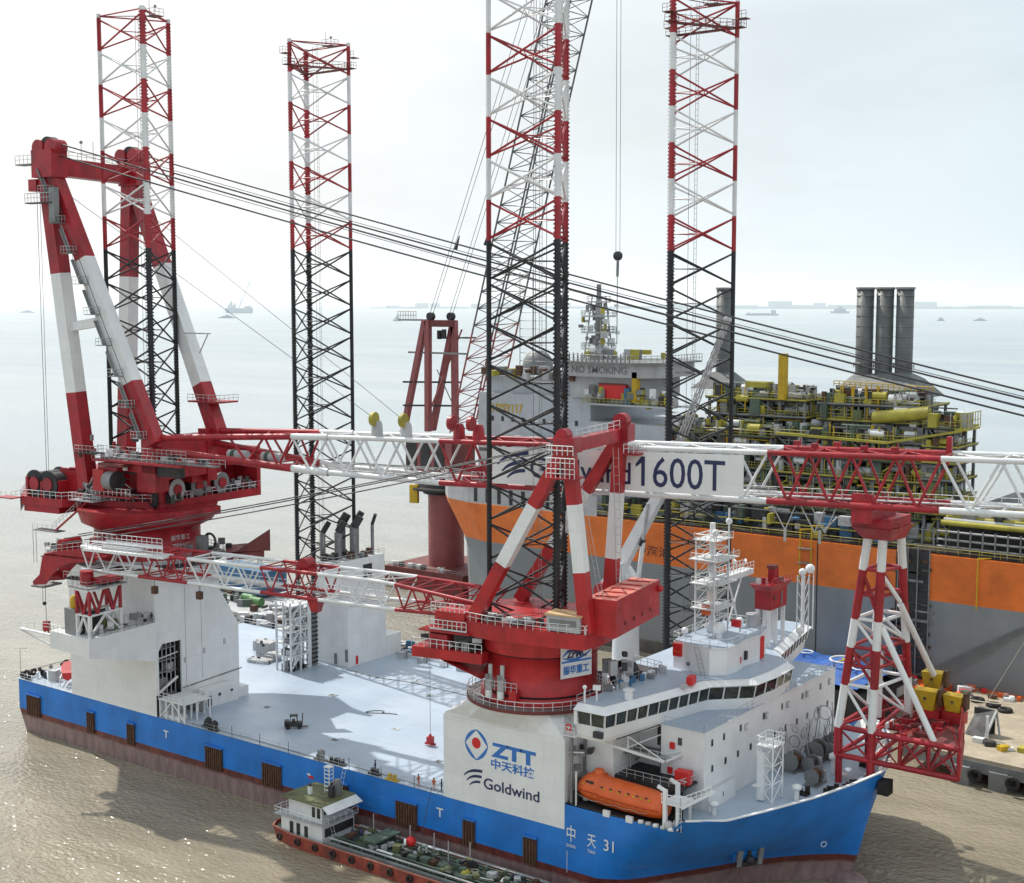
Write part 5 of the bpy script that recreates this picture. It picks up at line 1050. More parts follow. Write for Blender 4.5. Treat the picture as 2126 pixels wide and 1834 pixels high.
for k in range(4): b.tube((-14.7, -6 + k * 3, 36.8), (-14.58, -6 + k * 3, 36.8), .3, n=8, m=DRED)
b.sphere((-14.9, -8.8, 39.2), .5, 6, REDL); put('counterweight_top', b, cw, None, True)
# A-frame
for i, (p, q, cu) in enumerate((((-7.6, 7.2, 60), (6.2, 7.0, 35.8), [.32, .66]), ((-8.2, 7.2, 60), (-10.9, 7.0, 36), [.3, .67]), ((-9.3, -7.2, 60.4), (6.0, -7.0, 36), [.32, .66]), ((-9.5, -7.2, 60.4), (-8.0, -7.0, 36), [.32, .7]))):
    b = M(REDL); striped(b, p, q, cu, (REDL, WHT, REDL), 1.6, 1.5, 1.6, 1.8); lp2('a_frame_leg', b)
b = M(RED); b.beam((-8.2, 7.4, 60.4), (-9.5, -7.4, 60.8), 1.5, 1.7); b.bx(-9.6, -6.6, 6.0, 8.6, 59.6, 61.6); b.bx(-11, -8, -8.6, -6, 59.8, 62.2)
b.tube((-9.6, -8.0, 62.6), (-9.6, -6.4, 62.6), 1.1, n=14); b.tube((-7.6, 6.6, 61.8), (-7.6, 8.2, 61.8), .9, n=14)
b.rail([(-9.8, 9.4, 59.4), (-6, 9.4, 59.4), (-6, 6, 59.4)], 1.2, .8, .06, WHT2); b.bx(-10, -6, 6, 9.4, 56.2, 56.4); b.rail([(-10, 9.4, 56.4), (-6, 9.4, 56.4)], 1.2, .7, .06, WHT2); b.rail([(-10, 9.4, 57.8), (-6, 9.4, 57.8)], 1.2, .7, .06, WHT2)
b.bx(-12.6, -10, -9.4, -6, 58.0, 58.3); b.rail([(-12.6, -9.4, 58.3), (-12.6, -6, 58.3), (-10.4, -6, 58.3)], 1.2, .8, .06, WHT2); b.rail([(-8.6, 5.8, 61.2), (-9.8, -6, 61.6)], 1.2, 1.6, .05, WHT2); lp2('a_frame_head', b)
b = M(LGRY); b.ladder((-10.2, -5.6, 36), (-9.4, -5.6, 59), .8, step=1.2); b.ladder((-12.0, 5, 40.3), (-9.0, 5.8, 56), .6, step=1.0); lp2('access_ladders', b)
# boom 2
def b2col(x): return RED if x < 21 else WHT2 if x < 34.5 else RED if x < 45 else WHT2 if x < 59 else RED if x < 69 else WHT2
def b2(x):
    k = min(1, max(0, (x - 7) / 16)); hw = 4.6 - 1.7 * k; zt = 37.6 + 1.2 * k + max(0, x - 23) * .008; zb = 35.6 - .7 * k + max(0, x - 23) * .012
    return [(x, -hw, zb), (x, hw, zb), (x, hw, zt), (x, -hw, zt)]
b = M(RED); xs = [7, 11, 15, 18, 21, 25.5, 30, 34.5, 38, 41.5, 45, 49.6, 54.2, 59, 62.4, 65.7, 69, 73.5, 78, 81]
for x0, x1 in zip(xs, xs[1:]):
    m = b2col((x0 + x1) / 2); A, B_ = b2(x0), b2(x1)
    for j in range(4): b.tube(A[j], B_[j], .3, n=8, m=m, cap=False)
    for j, k in ((0, 3), (1, 2)):
        mt = [(p + q) / 2 for p, q in zip(A[j], B_[j])]; b.tube(A[k], mt, .14, n=5, m=m, cap=False); b.tube(mt, B_[k], .14, n=5, m=m, cap=False)
    for j, k in ((0, 1), (3, 2)): b.tube(B_[j], B_[k], .12, n=5, m=m, cap=False); b.tube(A[j], B_[k], .1, n=5, m=m, cap=False)
bm2 = lp2('boom', b)
b = M(RED)
for y in (-2.2, 1.9): b.loft([[(x, y, z) for x, z in ((79, 38.9), (79, 36.7), (84, 36.2), (86.6, 35.4), (88.4, 33.9), (89.9, 32.1), (92.6, 31.7), (92.8, 32.3), (91.2, 33.6), (90.4, 36.8), (89.8, 37.2), (86, 38.2))], [(x, y + .3, z) for x, z in ((79, 38.9), (79, 36.7), (84, 36.2), (86.6, 35.4), (88.4, 33.9), (89.9, 32.1), (92.6, 31.7), (92.8, 32.3), (91.2, 33.6), (90.4, 36.8), (89.8, 37.2), (86, 38.2))]])
b.bx(79, 90, -2.2, 2.2, 37.0, 37.3); b.tube((86.4, -2, 39.0), (86.4, 2, 39.0), .9, n=14); b.bx(85.6, 87.4, -1.8, 1.8, 37.4, 38.8); b.tube((91, -1.5, 33), (91, 1.5, 33), .8, n=12)
b.bx(90.4, 93.4, -2, 2, 31.3, 31.6, GRY); b.rail([(80, 2.2, 38.9), (89.6, 2.2, 37.3)], 1.2, 1.2, .045, LGRY); b.bx(80, 85, 1.2, 3.0, 33.6, 33.8, DGRY); b.rail([(80, 3, 33.8), (85, 3, 33.8)], 1.1, .8, .05, LGRY); b.box((82, -1, 39.4), (1, 1, 1.3)); put('boom_head', b, bm2, None, True)
b = M(WHT2)
b.bx(62.5, 79, 2.0, 4.6, 39.0, 39.4); b.rail([(62.5, 4.6, 39.4), (79, 4.6, 39.4)], 1.3, 1.0, .06); b.rail([(64.5, 2.4, 40.4), (79, 2.4, 40.4)], 1.3, 1.0, .06); b.bx(64.5, 79, 2.2, 2.6, 40.1, 40.4); b.bx(68, 76, 2.4, 3.6, 39.4, 40.0, LGRY)
b.rail([(24, 0, 35.6), (62, 0, 35.9)], 1.1, 1.8, .045); b.beam((24, .4, 35.4), (62, .4, 35.8), .8, .12, LGRY); put('boom_walkway', b, bm2, None, True)
b = M(RED); b.tube((38.6, -1, 39.6), (38.6, 1, 39.6), 1.0, n=14); b.bx(37.4, 39.8, -1, 1, 38.4, 39.2); put('sheave', b, bm2, None, True)
b = M(RED); b.loft([[(34.9, 1.6, 33.0), (36.0, 1.6, 33.0), (36.0, 2.7, 33.0), (34.9, 2.7, 33.0)], [(34.5, 1.2, 34.8), (36.4, 1.2, 34.8), (36.4, 3.1, 34.8), (34.5, 3.1, 34.8)]]); b.beam((35.4, -2.8, 34.9), (35.4, 3.0, 34.9), .6, .3); put('rest_pad', b, bm2, None, True)
b = M(REDL)   # boom foot winches and galleries on the outboard side
b.bx(4, 15, 4, 8.6, 30.2, 31.6); b.add([(15, 4, 31.6), (15, 8.6, 31.6), (4, 8.6, 28.2), (4, 4, 28.2)], [(0, 1, 2, 3)]); b.bx(7, 11.6, 3, 8, 34.6, 36.8); b.bx(5.4, 9, 3, 7.4, 31.6, 34.2, DGRY); b.prism([(6, 4.6), (14, 4.6), (14, 8.4), (6, 8.4)], 33.9, 34.1)
b.bx(9.6, 12.4, 4, 8.2, 31.6, 33.6, RED); b.rail([(4, 8.6, 31.7), (15, 8.6, 31.7), (15, 4, 31.7)], 1.2, 1, .05, WHT2); b.rail([(7, 8, 36.8), (12.2, 8, 36.8)], 1.2, .7, .06, WHT2); b.bx(6.6, 12.4, 7.9, 8.1, 34.2, 34.4, WHT2); b.rail([(6.6, 8.2, 34.4), (12.4, 8.2, 34.4)], 1.2, .7, .06, WHT2)
for k in range(20): b.box((R.uniform(5, 14.6), R.uniform(5, 8.4), R.uniform(31.9, 33.4)), (R.uniform(.4, 1.4), R.uniform(.4, 1), R.uniform(.4, 1.2)), R.random(), R.choice([GRN, DGRY, GRY, RED, LGRY]))
lp2('foot_winches', b)
b = M(GRY)   # fittings on the drum
for x in (1.0, 2.8): b.tube((x, 8.3, 27.4), (x, 8.3, 30.4), .3, n=8, m=LGRY); b.box((x, 8.5, 27.8), (.9, .8, 1.5), 0, LGRY); b.tube((x, 8.8, 26), (x, 8.8, 27), .5, n=8, m=WHT2); b.box((x + .2, 8.9, 28.9), (.5, .5, .5), .4, GRY)
b.box((-.9, 8.6, 26.6), (1.1, 1.0, 1.6), 0, REDL); b.rail([(-1.6, 9.2, 27.2), (4.2, 9.2, 27.2)], 1.2, .8, .05, LGRY); lp2('drum_fittings', b)
cc = M(WHT)
cc.bx(-2.5, 2.5, -.5, -.35, 0, 4.4); cc.bx(-2.4, 2.4, -.56, -.5, 2.1, 2.35, LOGB); arc(cc, (-2.3, 3.0), (2.3, 3.8), .7, .15, .45, -.58, LOGB); arc(cc, (-2.3, 2.8), (2.3, 3.4), -.6, .15, .3, -.58, LOGB)
mz = Matrix.Translation((-.8 + 7.9 * cos(radians(150)), 7.9 * sin(radians(150)), 29.0)) @ Matrix.Rotation(radians(240), 4, 'Z'); cc.xform(mz); bd = lp2('name_board', cc)
text('ZPMC', 1.4, LOGN, mz @ Matrix.Translation((-1.6, -.6, 2.7)) @ Matrix.Rotation(pi / 2, 4, 'X'), 'board_lettering', C2, 3.2, .02, .03, True, height=1.1)
text('振华重工', 1.3, LOGB, mz @ Matrix.Translation((-2.2, -.6, .5)) @ Matrix.Rotation(pi / 2, 4, 'X'), 'board_lettering', C2, 4.2, .02, .02, True, height=1.2)
b = M(ROPE)
for y0, y1, dz in ((6.8, 1.6, 0), (7.4, 2.2, -.7), (-7, -1.6, .2)): b.wire(sag((-8, y0, 61 + dz), (86, y1, 40 + dz), .8), .09)
lp2('pendant_ropes', b)
b = M(ROPE); h0 = Vector((0, 0, 0)); b.wire([(91, 1.2, 32.2), (91, 1.2, 25.6)], .06); b.wire([(91, 1.8, 32.2), (91, 1.8, 29)], .05); b.sphere((91, 1.5, 28.6), .35, 5, DGRY); lp2('hoist_rope', b)
b = M(RED); b.box((91, 1.2, 24.7), (1.1, .7, 1.6)); b.torus((91, 1.2, 23.6), .45, .14, 'y', 12, 5, RED); lp2('hook_block', b)
b = M(ROPE); hk = root_mtx(C2).inverted() @ Vector((56.1, 8.9, 12.6)); b.wire([(hk.x, hk.y, 34.8), (hk.x, hk.y, 10.8)], .04); lp2('hoist_rope', b)
b = M(REDL); b.box((hk.x, hk.y, 10.3), (.9, .9, 1.2)); b.box((hk.x, hk.y, 9.75), (1.9, .3, .3)); b.box((hk.x, hk.y, 10.9), (.3, .3, .8)); lp2('hook_block', b)
b = M(YEL)
for x in (57.6, 66.6): b.wire([(x, 2.0, 35.4), (x, 2.0, 33.9)], .06, ROPE); b.box((x, 2.0, 33.3), (.9, .7, 1.2), 0, RUST)
lp2('hook_block', b)
# ------------------------------------------------------------------ boom rest tower on the bow
BT = thing('boom_rest_tower', 'red and white tubular tower on the bow carrying the main crane boom', 'boom rest', (124, 25, 16.7))
F1, F2, B1, B2 = (118.6, 22.0), (123.4, 22.0), (118.8, 32.5), (124.6, 32.5)
b = M(RED)
E_ = 135.4; y0, y1, z0, z1 = 22.0, 38.0, 17.0, 21.0
EX = {y0: (118.4, 123.4, 127.4, 131.4, E_), y1: (118.4, 122.0, 125.0, 127.8, 130.4)}
for y in (y0, y1):
    b.tube((118.4, y, z0), (EX[y][-1], y, z0), .42, n=8); b.tube((118.4, y, z1), (EX[y][-1], y, z1), .42, n=8)
    for x in EX[y]: b.tube((x, y, z0), (x, y, z1), .4 if x in (118.4, 123.4) else .25, n=8)
    for i, (xa, xb) in enumerate(zip(EX[y], EX[y][1:])):
        za, zb_ = (z1, z0) if i % 2 == 0 else (z0, z1); b.tube((xa, y, za), (xb, y, zb_), .16, n=5); b.tube((xb, y, za), (xa, y, zb_), .12, n=5)
for z in (z0, z1):
    for x, x2 in zip(EX[y0], EX[y1]): b.tube((x, y0, z), (x2, y1, z), .32, n=8)
    for i in range(4): b.tube((EX[y0][i], y0, z), (EX[y1][i + 1], y1, z), .18, n=6); b.tube((EX[y0][i + 1], y0, z), (EX[y1][i], y1, z), .18, n=6)
b.tube((123.4, 22, 17), (123.4, 22, 14.4), .6, n=10); b.bx(122.7, 124.1, 21.3, 22.7, 13.05, 14.6)
for (x, y) in ((118.6, 32.5), (118.6, 22.4)): b.tube((x, y, 17), (x, y, 13), .5, n=8)
for k in range(26): b.box((R.uniform(124, 131), R.uniform(22.5, 33.5), z1 + .3), (R.uniform(.6, 2.6), R.uniform(.2, .5), R.uniform(.2, .9)), R.choice([0, 1.57, .3]), R.choice([RED, RED, REDL, DRED, WHT2]))
b.prism([(127, y0), (E_, y0), (130.4, y1), (126, y1)], z1 + .02, z1 + .1, DRED); b.rail([(E_, y0, z1), (130.4, y1, z1)], 2.6, 1.5, .1, RED)
base = put('base_truss', b, BT)
tops_ = {0: (124.0, 21.0), 1: (125.9, 21.2), 2: (124.2, 24.4), 3: (126.3, 24.6)}
zc = [21.0, 28.0, 33.6, 38.4, 43.6, 48.6]; cm = [WHT2, RED, WHT2, RED, WHT2]
zc = [17.6 + 0, 21.0, 27.2, 32.6, 36.6, 43.5, 49.0]
cm = [RED, WHT, RED, WHT, RED, WHT]
corners = [(F1, (122.9, 20.6)), (F2, (124.9, 20.6)), (B1, (123.6, 23.8)), (B2, (126.0, 23.8))]
def at(i, z): 
    (x0, y0_), (x1, y1_) = corners[i]; k = max(0, (z - 21) / (49 - 21)); return Vector((x0 + (x1 - x0) * k, y0_ + (y1_ - y0_) * k, z))
for i in range(4):
    b = M(WHT)
    for k in range(6): b.tube(at(i, zc[k]), at(i, zc[k + 1]), .58, n=12, m=cm[k], cap=True)
    put('column', b, BT)
b = M(WHT)
for k, z in enumerate((27.2, 30.0, 32.6, 36.6, 40.0, 43.5)):
    m = (WHT, RED, RED, WHT, RED, RED)[k]
    for i, j in ((0, 1), (1, 3), (3, 2), (2, 0)): b.tube(at(i, z), at(j, z), .26, n=8, m=m)
for za, zb_, m in ((21.2, 27, WHT), (32.8, 36.4, WHT), (36.8, 43.2, RED), (27.4, 32.2, RED)):
    for i, j in ((0, 1), (2, 3), (0, 2), (1, 3)): b.tube(at(i, zb_), at(j, za), .22, n=6, m=m)
put('cross_bracing', b, BT)
b = M(RED); b.prism([(121.8, 17.4), (127.0, 17.6), (127.2, 24.2), (122, 24)], 49.6, 51.0); b.loft([[(122.3, 20.0, 47.8), (126.2, 20.0, 47.8), (126.6, 24.2, 47.8), (122.8, 24.2, 47.8)], [(121.8, 17.2, 49.7), (127.2, 17.4, 49.7), (127.4, 24.6, 49.7), (121.9, 24.4, 49.7)]])
b.bx(122.6, 125.4, 15.2, 16.0, 50.6, 54.4); b.bx(122.6, 125.4, 16, 23.4, 50.6, 52.0); b.rail([(121.6, 19, 49.2), (121.6, 25, 49.2)], 1.1, 1, .05, RED); b.rail([(121.6, 19, 49.2), (127.6, 19, 49.2)], 1.1, 1, .05, RED)
b.wire([(121.6, 18.6, 49.4), (119.4, 18.2, 50.6), (117.5, 18.2, 48.6)], .12, LGRY); put('boom_saddle', b, BT)
for p, q in (((124.6, 21.6, 35.8), (131.9, 22.4, 21.3)), ((126.0, 24.4, 38.6), (126.8, 35.6, 26.6))):
    b = M(WHT); b.tube(p, q, .42, n=10); put('raking_brace', b, BT)
b = M(WHT); b.tube((126.0, 24.2, 39), (124.8, 20.8, 43), .3, n=8); b.tube((121.2, 29.4, 21), (121.2, 29.4, 29.6), .55, n=10); b.sphere((121.2, 29.4, 29.7), .75, 7); put('vent_post', b, BT)
b = M(REDL)
for x, y, z2 in ((127.6, 32.2, 23.6), (127.4, 36.6, 25.0), (130.8, 33.2, 23.6)): b.bx(x - 1.5, x + 1.5, y - 1, y + 1, z1, z2 - 1)
b.bx(126, 130, 36.6, 37.2, z1, 24.0); put('jack_housings', b, BT)
for x, y, z, s_ in ((127.2, 32.2, 24.2, 1.6), (126.4, 36.8, 25.7, 1.5), (130.7, 33.2, 24.0, 1.35)):
    b = M(YEL); b.loft([[(x - s_ * .7, y - .8, z - s_), (x + s_ * .7, y - .8, z - s_), (x + s_ * .7, y + .8, z - s_), (x - s_ * .7, y + .8, z - s_)], [(x - s_, y - 1, z + s_ * .7), (x + s_, y - 1, z + s_ * .7), (x + s_, y + 1, z + s_ * .7), (x - s_, y + 1, z + s_ * .7)]])
    b.tube((x, y - .95, z), (x, y - .85, z), .25, n=8, m=DGRY); b.bx(x + s_ + .05, x + s_ + .5, y - .6, y + .9, z - 1, z + 1.4, RUST)
    for a_ in (-1, 1): b.beam((x - s_ * .7 * a_, y - .88, z - s_ * .8), (x + s_ * .8 * a_, y - .97, z + s_ * .6), .1, .06, YG)
    put('yellow_clamp', b, BT)
# ------------------------------------------------------------------ white provision crane between the near crane and the bridge
WC = thing('provision_crane', 'white column crane with raised white jib behind the red counterweight', 'crane', (73.6, 38, 9.4))
b = M(WHT); b.lathe([(2.6, 9.4), (2.4, 14), (2.2, 24), (2.2, 30.5), (3.2, 31.2), (3.2, 33)], (73.8, 38), 24); b.lathe([(4.2, 31), (4.2, 31.3)], (73.8, 38), 24, LGRY); put('column', b, WC)
b = M(WHT); b.beam((72.6, 37, 33), (73.2, 37, 36.4), 4.2, 3.4, None, 2.4, 1.2); b.beam((70.5, 38.5, 31.6), (74, 38.5, 34.6), 3.2, 3.2); b.tube((70, 36, 31.2), (70, 40, 31.2), 1.4, n=12, m=REDL); put('slew_house', b, WC)
b = M(WHT); b.beam((72.0, 38, 34.4), (80, 38, 48), 1.8, 2.0, None, 1.6, 1.7); b.beam((80, 38, 48), (84, 38, 57.5), 1.5, 1.6, LGRY, 1.1, 1.2)
for s_, t_ in ((-.5, -.5), (.5, -.5), (-.5, .5), (.5, .5)): b.tube((84 + t_, 38 + s_, 57.5), (91.6 + t_ * .5, 38 + s_ * .5, 75.6), .13, n=5, m=LGRY)
for k in range(12):
    a_, c_ = k / 12, (k + 1) / 12; f_ = lambda q, s_, t_: (84 + t_ + 7.6 * q, 38 + s_, 57.5 + 18.1 * q)
    b.tube(f_(a_, -.5, -.4), f_(c_, .5, -.4), .08, n=4, m=LGRY); b.tube(f_(a_, -.5, .4), f_(c_, -.5, -.4), .08, n=4, m=LGRY); b.tube(f_(a_, .5, .4), f_(c_, .5, -.4), .08, n=4, m=LGRY)
b.sphere((91.8, 38, 76.2), .7, 6, LGRY); put('jib', b, WC)
b = M(WHT); b.tube((76.6, 37, 33.2), (77.6, 37, 40.2), .4, n=10); b.tube((77.6, 37, 40.2), (78.4, 37, 46.6), .26, n=8, m=LGRY); b.tube((77.2, 37, 39.6), (77.6, 37, 40.6), .5, n=10, m=DGRY); put('hydraulic_ram', b, WC)
# cluttered gear on deck behind the forward house
b = M(GRY)
for k in range(70): b.box((R.uniform(84, 97), R.uniform(14, 34), R.uniform(13.5, 17.5)), (R.uniform(.4, 2.2), R.uniform(.4, 2.2), R.uniform(.4, 2.0)), R.random() * 3, R.choice([WHT2, LGRY, GRY, WHT2, DGRY, CBLU]))
b.bx(84, 93, 15, 34, 9.4, 13); b.rail([(84, 15, 13), (93, 15, 13)], 1.1, 1, .05, WHT2); b.tube((90, 12, 9.4), (89, 15, 19), 1.3, n=12, m=DGRY); b.tube((88, 10, 18), (90, 12.5, 24), 1.0, n=12, m=DGRY); put('deck_machinery', b, SH)
b = M(WHT); b.lathe([(1.3, 13), (1.3, 17.6), (2.2, 18.2), (2.2, 18.9)], (84.8, 42.5), 14)
for k in range(16): b.beam((84.8 + R.uniform(-1.8, 1.8), 42.5 + R.uniform(-1.8, 1.8), 18.9), (84.8 + R.uniform(-1.5, 1.5), 42.5 + R.uniform(-1.5, 1.5), 19.5 + R.random() * 4.4), .35, .3)
b.bx(80, 90, 40, 45, 9.4, 13.2); put('port_capstan', b, SH)

# ------------------------------------------------------------------ production ship behind
FP = thing('production_ship', 'huge orange and grey offshore production ship with yellow railed modules and grey stacks', 'ship', (90, 140, 0))
V0_, V1_ = 110, 166; VC = (V0_ + V1_) / 2
b = M(FHULL)
def fsec(z, tip, sh, fl):
    pts = [(330, V0_), (120, V0_), (40, V0_), (sh, V0_), (sh + (tip - sh) * .45, V0_ + 2.8), (sh + (tip - sh) * .74, V0_ + 8.5), (sh + (tip - sh) * .93, V0_ + 17), (tip, VC)]
    return [(x, y, z) for x, y in pts] + [(x, 2 * VC - y, z) for x, y in reversed(pts[:-1])]
b.loft([fsec(-2, -29, -11, 1), fsec(10, -29.5, -11.5, 1), fsec(18, -30, -12, 1), fsec(20.6, -31, -13, 1), fsec(24, -33.5, -15, 1), fsec(28.2, -36.5, -17.5, 1), fsec(29.7, -37.2, -18, 1)], None, (1, 1))
fh_ = put('hull', b, FP)
b = M(DGRY); b.bx(-10, 330, V0_ + 1, V1_ - 1, 29.75, 30.1)
for u in (74.5, 91.5): b.bx(u, u + .25, V0_ - .05, V0_, 0, 29.7)
put('deck', b, FP)
b = M(GRN)
for k in range(34):
    z = 3 + R.random() * 26; u = R.uniform(91.8, 98); b.box((u, V0_ - .2, z), (R.uniform(1, 6), .3, R.uniform(.2, .7)), 0, R.choice([DGRY, RUST, GRN, GRY]))
for u in (92, 94, 96, 98.4): b.bx(u, u + .2, V0_ - .6, V0_ - .4, 0, 31, GRY)
b.bx(91.9, 98.4, V0_ - .12, V0_ - .02, 0, 30, DGRY); put('riser_balcony', b, FP)
b = M(YEL)
for u, z0, z1 in ((71, 21, 32), (76, 0, 0), (108, 20, 30), (73.5, 25, 33)):
    if z1: b.tube((u, V0_ - .7, z0), (u, V0_ - .7, z1), .16, n=5); b.tube((u, V0_ - .7, z1), (u + 2, V0_ + 1, z1), .16, n=5)
for z in (22, 25, 28): b.bx(70.6, 73.6, V0_ - 1.2, V0_, z, z + .15, GRY)
b.rail([(-10, V0_ + .6, 30), (120, V0_ + .6, 30)], 1.1, 4, .06, YG); put('ladders', b, FP)
text('中海油', 3, DRED, face_y(30.5, V0_ - .05, 22.3), 'faded_lettering', FP, 9, .02, .03, height=2.3)
# bulwark, forecastle wall with openings
b = M(LGRY)
for (a, c) in zip(fsec(29.8, -37.2, -18, 1)[3:11], fsec(29.8, -37.2, -18, 1)[4:12]): b.quad(a, c, (c[0], c[1], 34.6), (a[0], a[1], 34.6))
b.quad((-18, V0_, 29.8), (20, V0_, 29.8), (20, V0_, 34.6), (-18, V0_, 34.6))
for k in range(9): b.bx(-16 + k * 3.6, -15 + k * 3.6, V0_ - .08, V0_ + .02, 30.2, 33.8, DGRY)
put('forecastle_wall', b, FP)
# accommodation
b = M(paint('pale_superstructure', (.46, .49, .53), .55, .08, .2, seam=(6, 2.8)))
b.bx(-24, 10, 122, 158, 30, 56); b.bx(-22, 8, 124, 156, 56, 60.2); b.bx(-29, -10, 128, 148, 30, 50); b.bx(-10, 32, 118, 160, 30, 46)
b.bx(10, 32, 120, 158, 46, 50.5)
ac = put('accommodation_block', b, FP)
for k in range(9): 
    for j in range(4):
        g_ = M(DGRY); g_.bx(-20 + k * 3.2, -19.2 + k * 3.2, 121.9, 122.02, 34 + j * 5, 35.2 + j * 5); put('window', g_, FP)
b = M(LGRY); b.prism([(4, 119), (25, 119), (29, 123), (29, 138), (25, 142), (4, 142)], 61.2, 64.4); b.prism([(3, 117), (25, 117), (30, 122), (30, 140), (25, 144), (3, 144)], 64.4, 64.8, GRY)
b.rail([(3, 117, 64.8), (25, 117, 64.8), (30, 122, 64.8), (30, 140, 64.8)], 1.6, 1.4, .07, GRY)
for k in range(20): b.box((R.uniform(5, 26), R.uniform(119, 130), 66 + R.random()), (R.uniform(.6, 3), 1, R.uniform(.4, 2.6)), 0, R.choice([LGRY, GRY, YG, WHT2, YG]))
b.bx(5, 24, 121, 140, 56, 61.2, LGRY)
for k in range(18): b.bx(3.4 + k * 1.2, 3.7 + k * 1.2, 117.1, 117.3, 64.8, 66.8, GRY)
put('helideck', b, FP)
text('NO SMOKING', 2, GRY, face_y(6.6, 118.94, 62.0), 'lettering', FP, 15.5, .02, .03, height=1.7)
text('HYSY117', 2, YEL, face_y(-19.6, 121.9, 51.2), 'lettering', FP, 9.5, .02, .05, height=2.2)
b = M(LOGR); b.bx(10.5, 13, 117.9, 118, 53, 53.1) if False else None; b.box((17.5, 121, 57.8), (7.6, 2.2, 3.4)); b.beam((13.7, 119.9, 59.6), (21.3, 119.9, 59.6), .3, .4, DRED); b.bx(23.4, 24.8, 119, 120.6, 55.6, 62.6, YEL); b.tube((22, 120, 55), (22, 120, 58.8), 1.1, n=12, m=CBLU)
b.rail([(10, 118.6, 55), (34, 118.6, 55)], 1.2, 1.2, .07, YG); b.bx(10, 34, 118.4, 122, 54.6, 55, LGRY)
for k in range(40): b.box((R.uniform(9, 34), R.uniform(119, 123), R.uniform(55, 58.5)), (R.uniform(.5, 2), R.uniform(.5, 2), R.uniform(.5, 2.4)), R.random(), R.choice([LGRY, GRY, YG, WHT2, DGRY]))
put('lifeboat_station', b, FP)
b = M(GRY)   # tower mast
for z, r_ in ((64, 4.6), (67, 4.4), (71, 4.4), (75, 4.4), (78.5, 3)): b.lathe([(r_, z), (r_, z + .35)], (3.6, 135), 16, LGRY); b.rail([(3.6 + r_ * cos(a), 135 + r_ * sin(a), z + .35) for a in [i * pi / 4 for i in range(9)]], 1.2, 1.6, .07, GRY)
b.tube((3.6, 135, 60), (3.6, 135, 79), .9, n=10, m=LGRY); b.tube((3.6, 135, 79), (3.6, 135, 83), .6, n=8, m=GRY)
for x_ in (.6, 6.6):
    for y_ in (132, 138): b.tube((x_, y_, 60), (3.6 + (x_ - 3.6) * .4, 135 + (y_ - 135) * .4, 80), .18, n=5, m=LGRY)
for k in range(54): b.box((3.6 + R.uniform(-3.8, 3.8), 135 + R.uniform(-3.8, 3.8), R.uniform(60, 78)), (R.uniform(.4, 1.6), R.uniform(.4, 1.6), R.uniform(.5, 2)), R.random(), R.choice([WHT2, LGRY, GRY, YG]))
put('mast', b, FP)
b = M(LGRY); b.sphere((-15, 135, 62.5), 4.0, 8, GRY); 
for k in range(30): b.box((R.uniform(-24, 6), R.uniform(121, 126), R.uniform(60, 62.4)), (R.uniform(.8, 3), R.uniform(.8, 2.6), R.uniform(.6, 2.6)), 0, R.choice([GRY, LGRY, YG, RUST]))
for x0 in (-14, -10, -6): b.tube((x0, 126, 30), (x0, 126, 86), .12, n=4, m=GRY)
for k in range(22): b.tube((-14, 126, 40 + k * 2), (-6, 126, 40 + k * 2), .08, n=4, m=GRY)
put('forward_gear', b, FP)
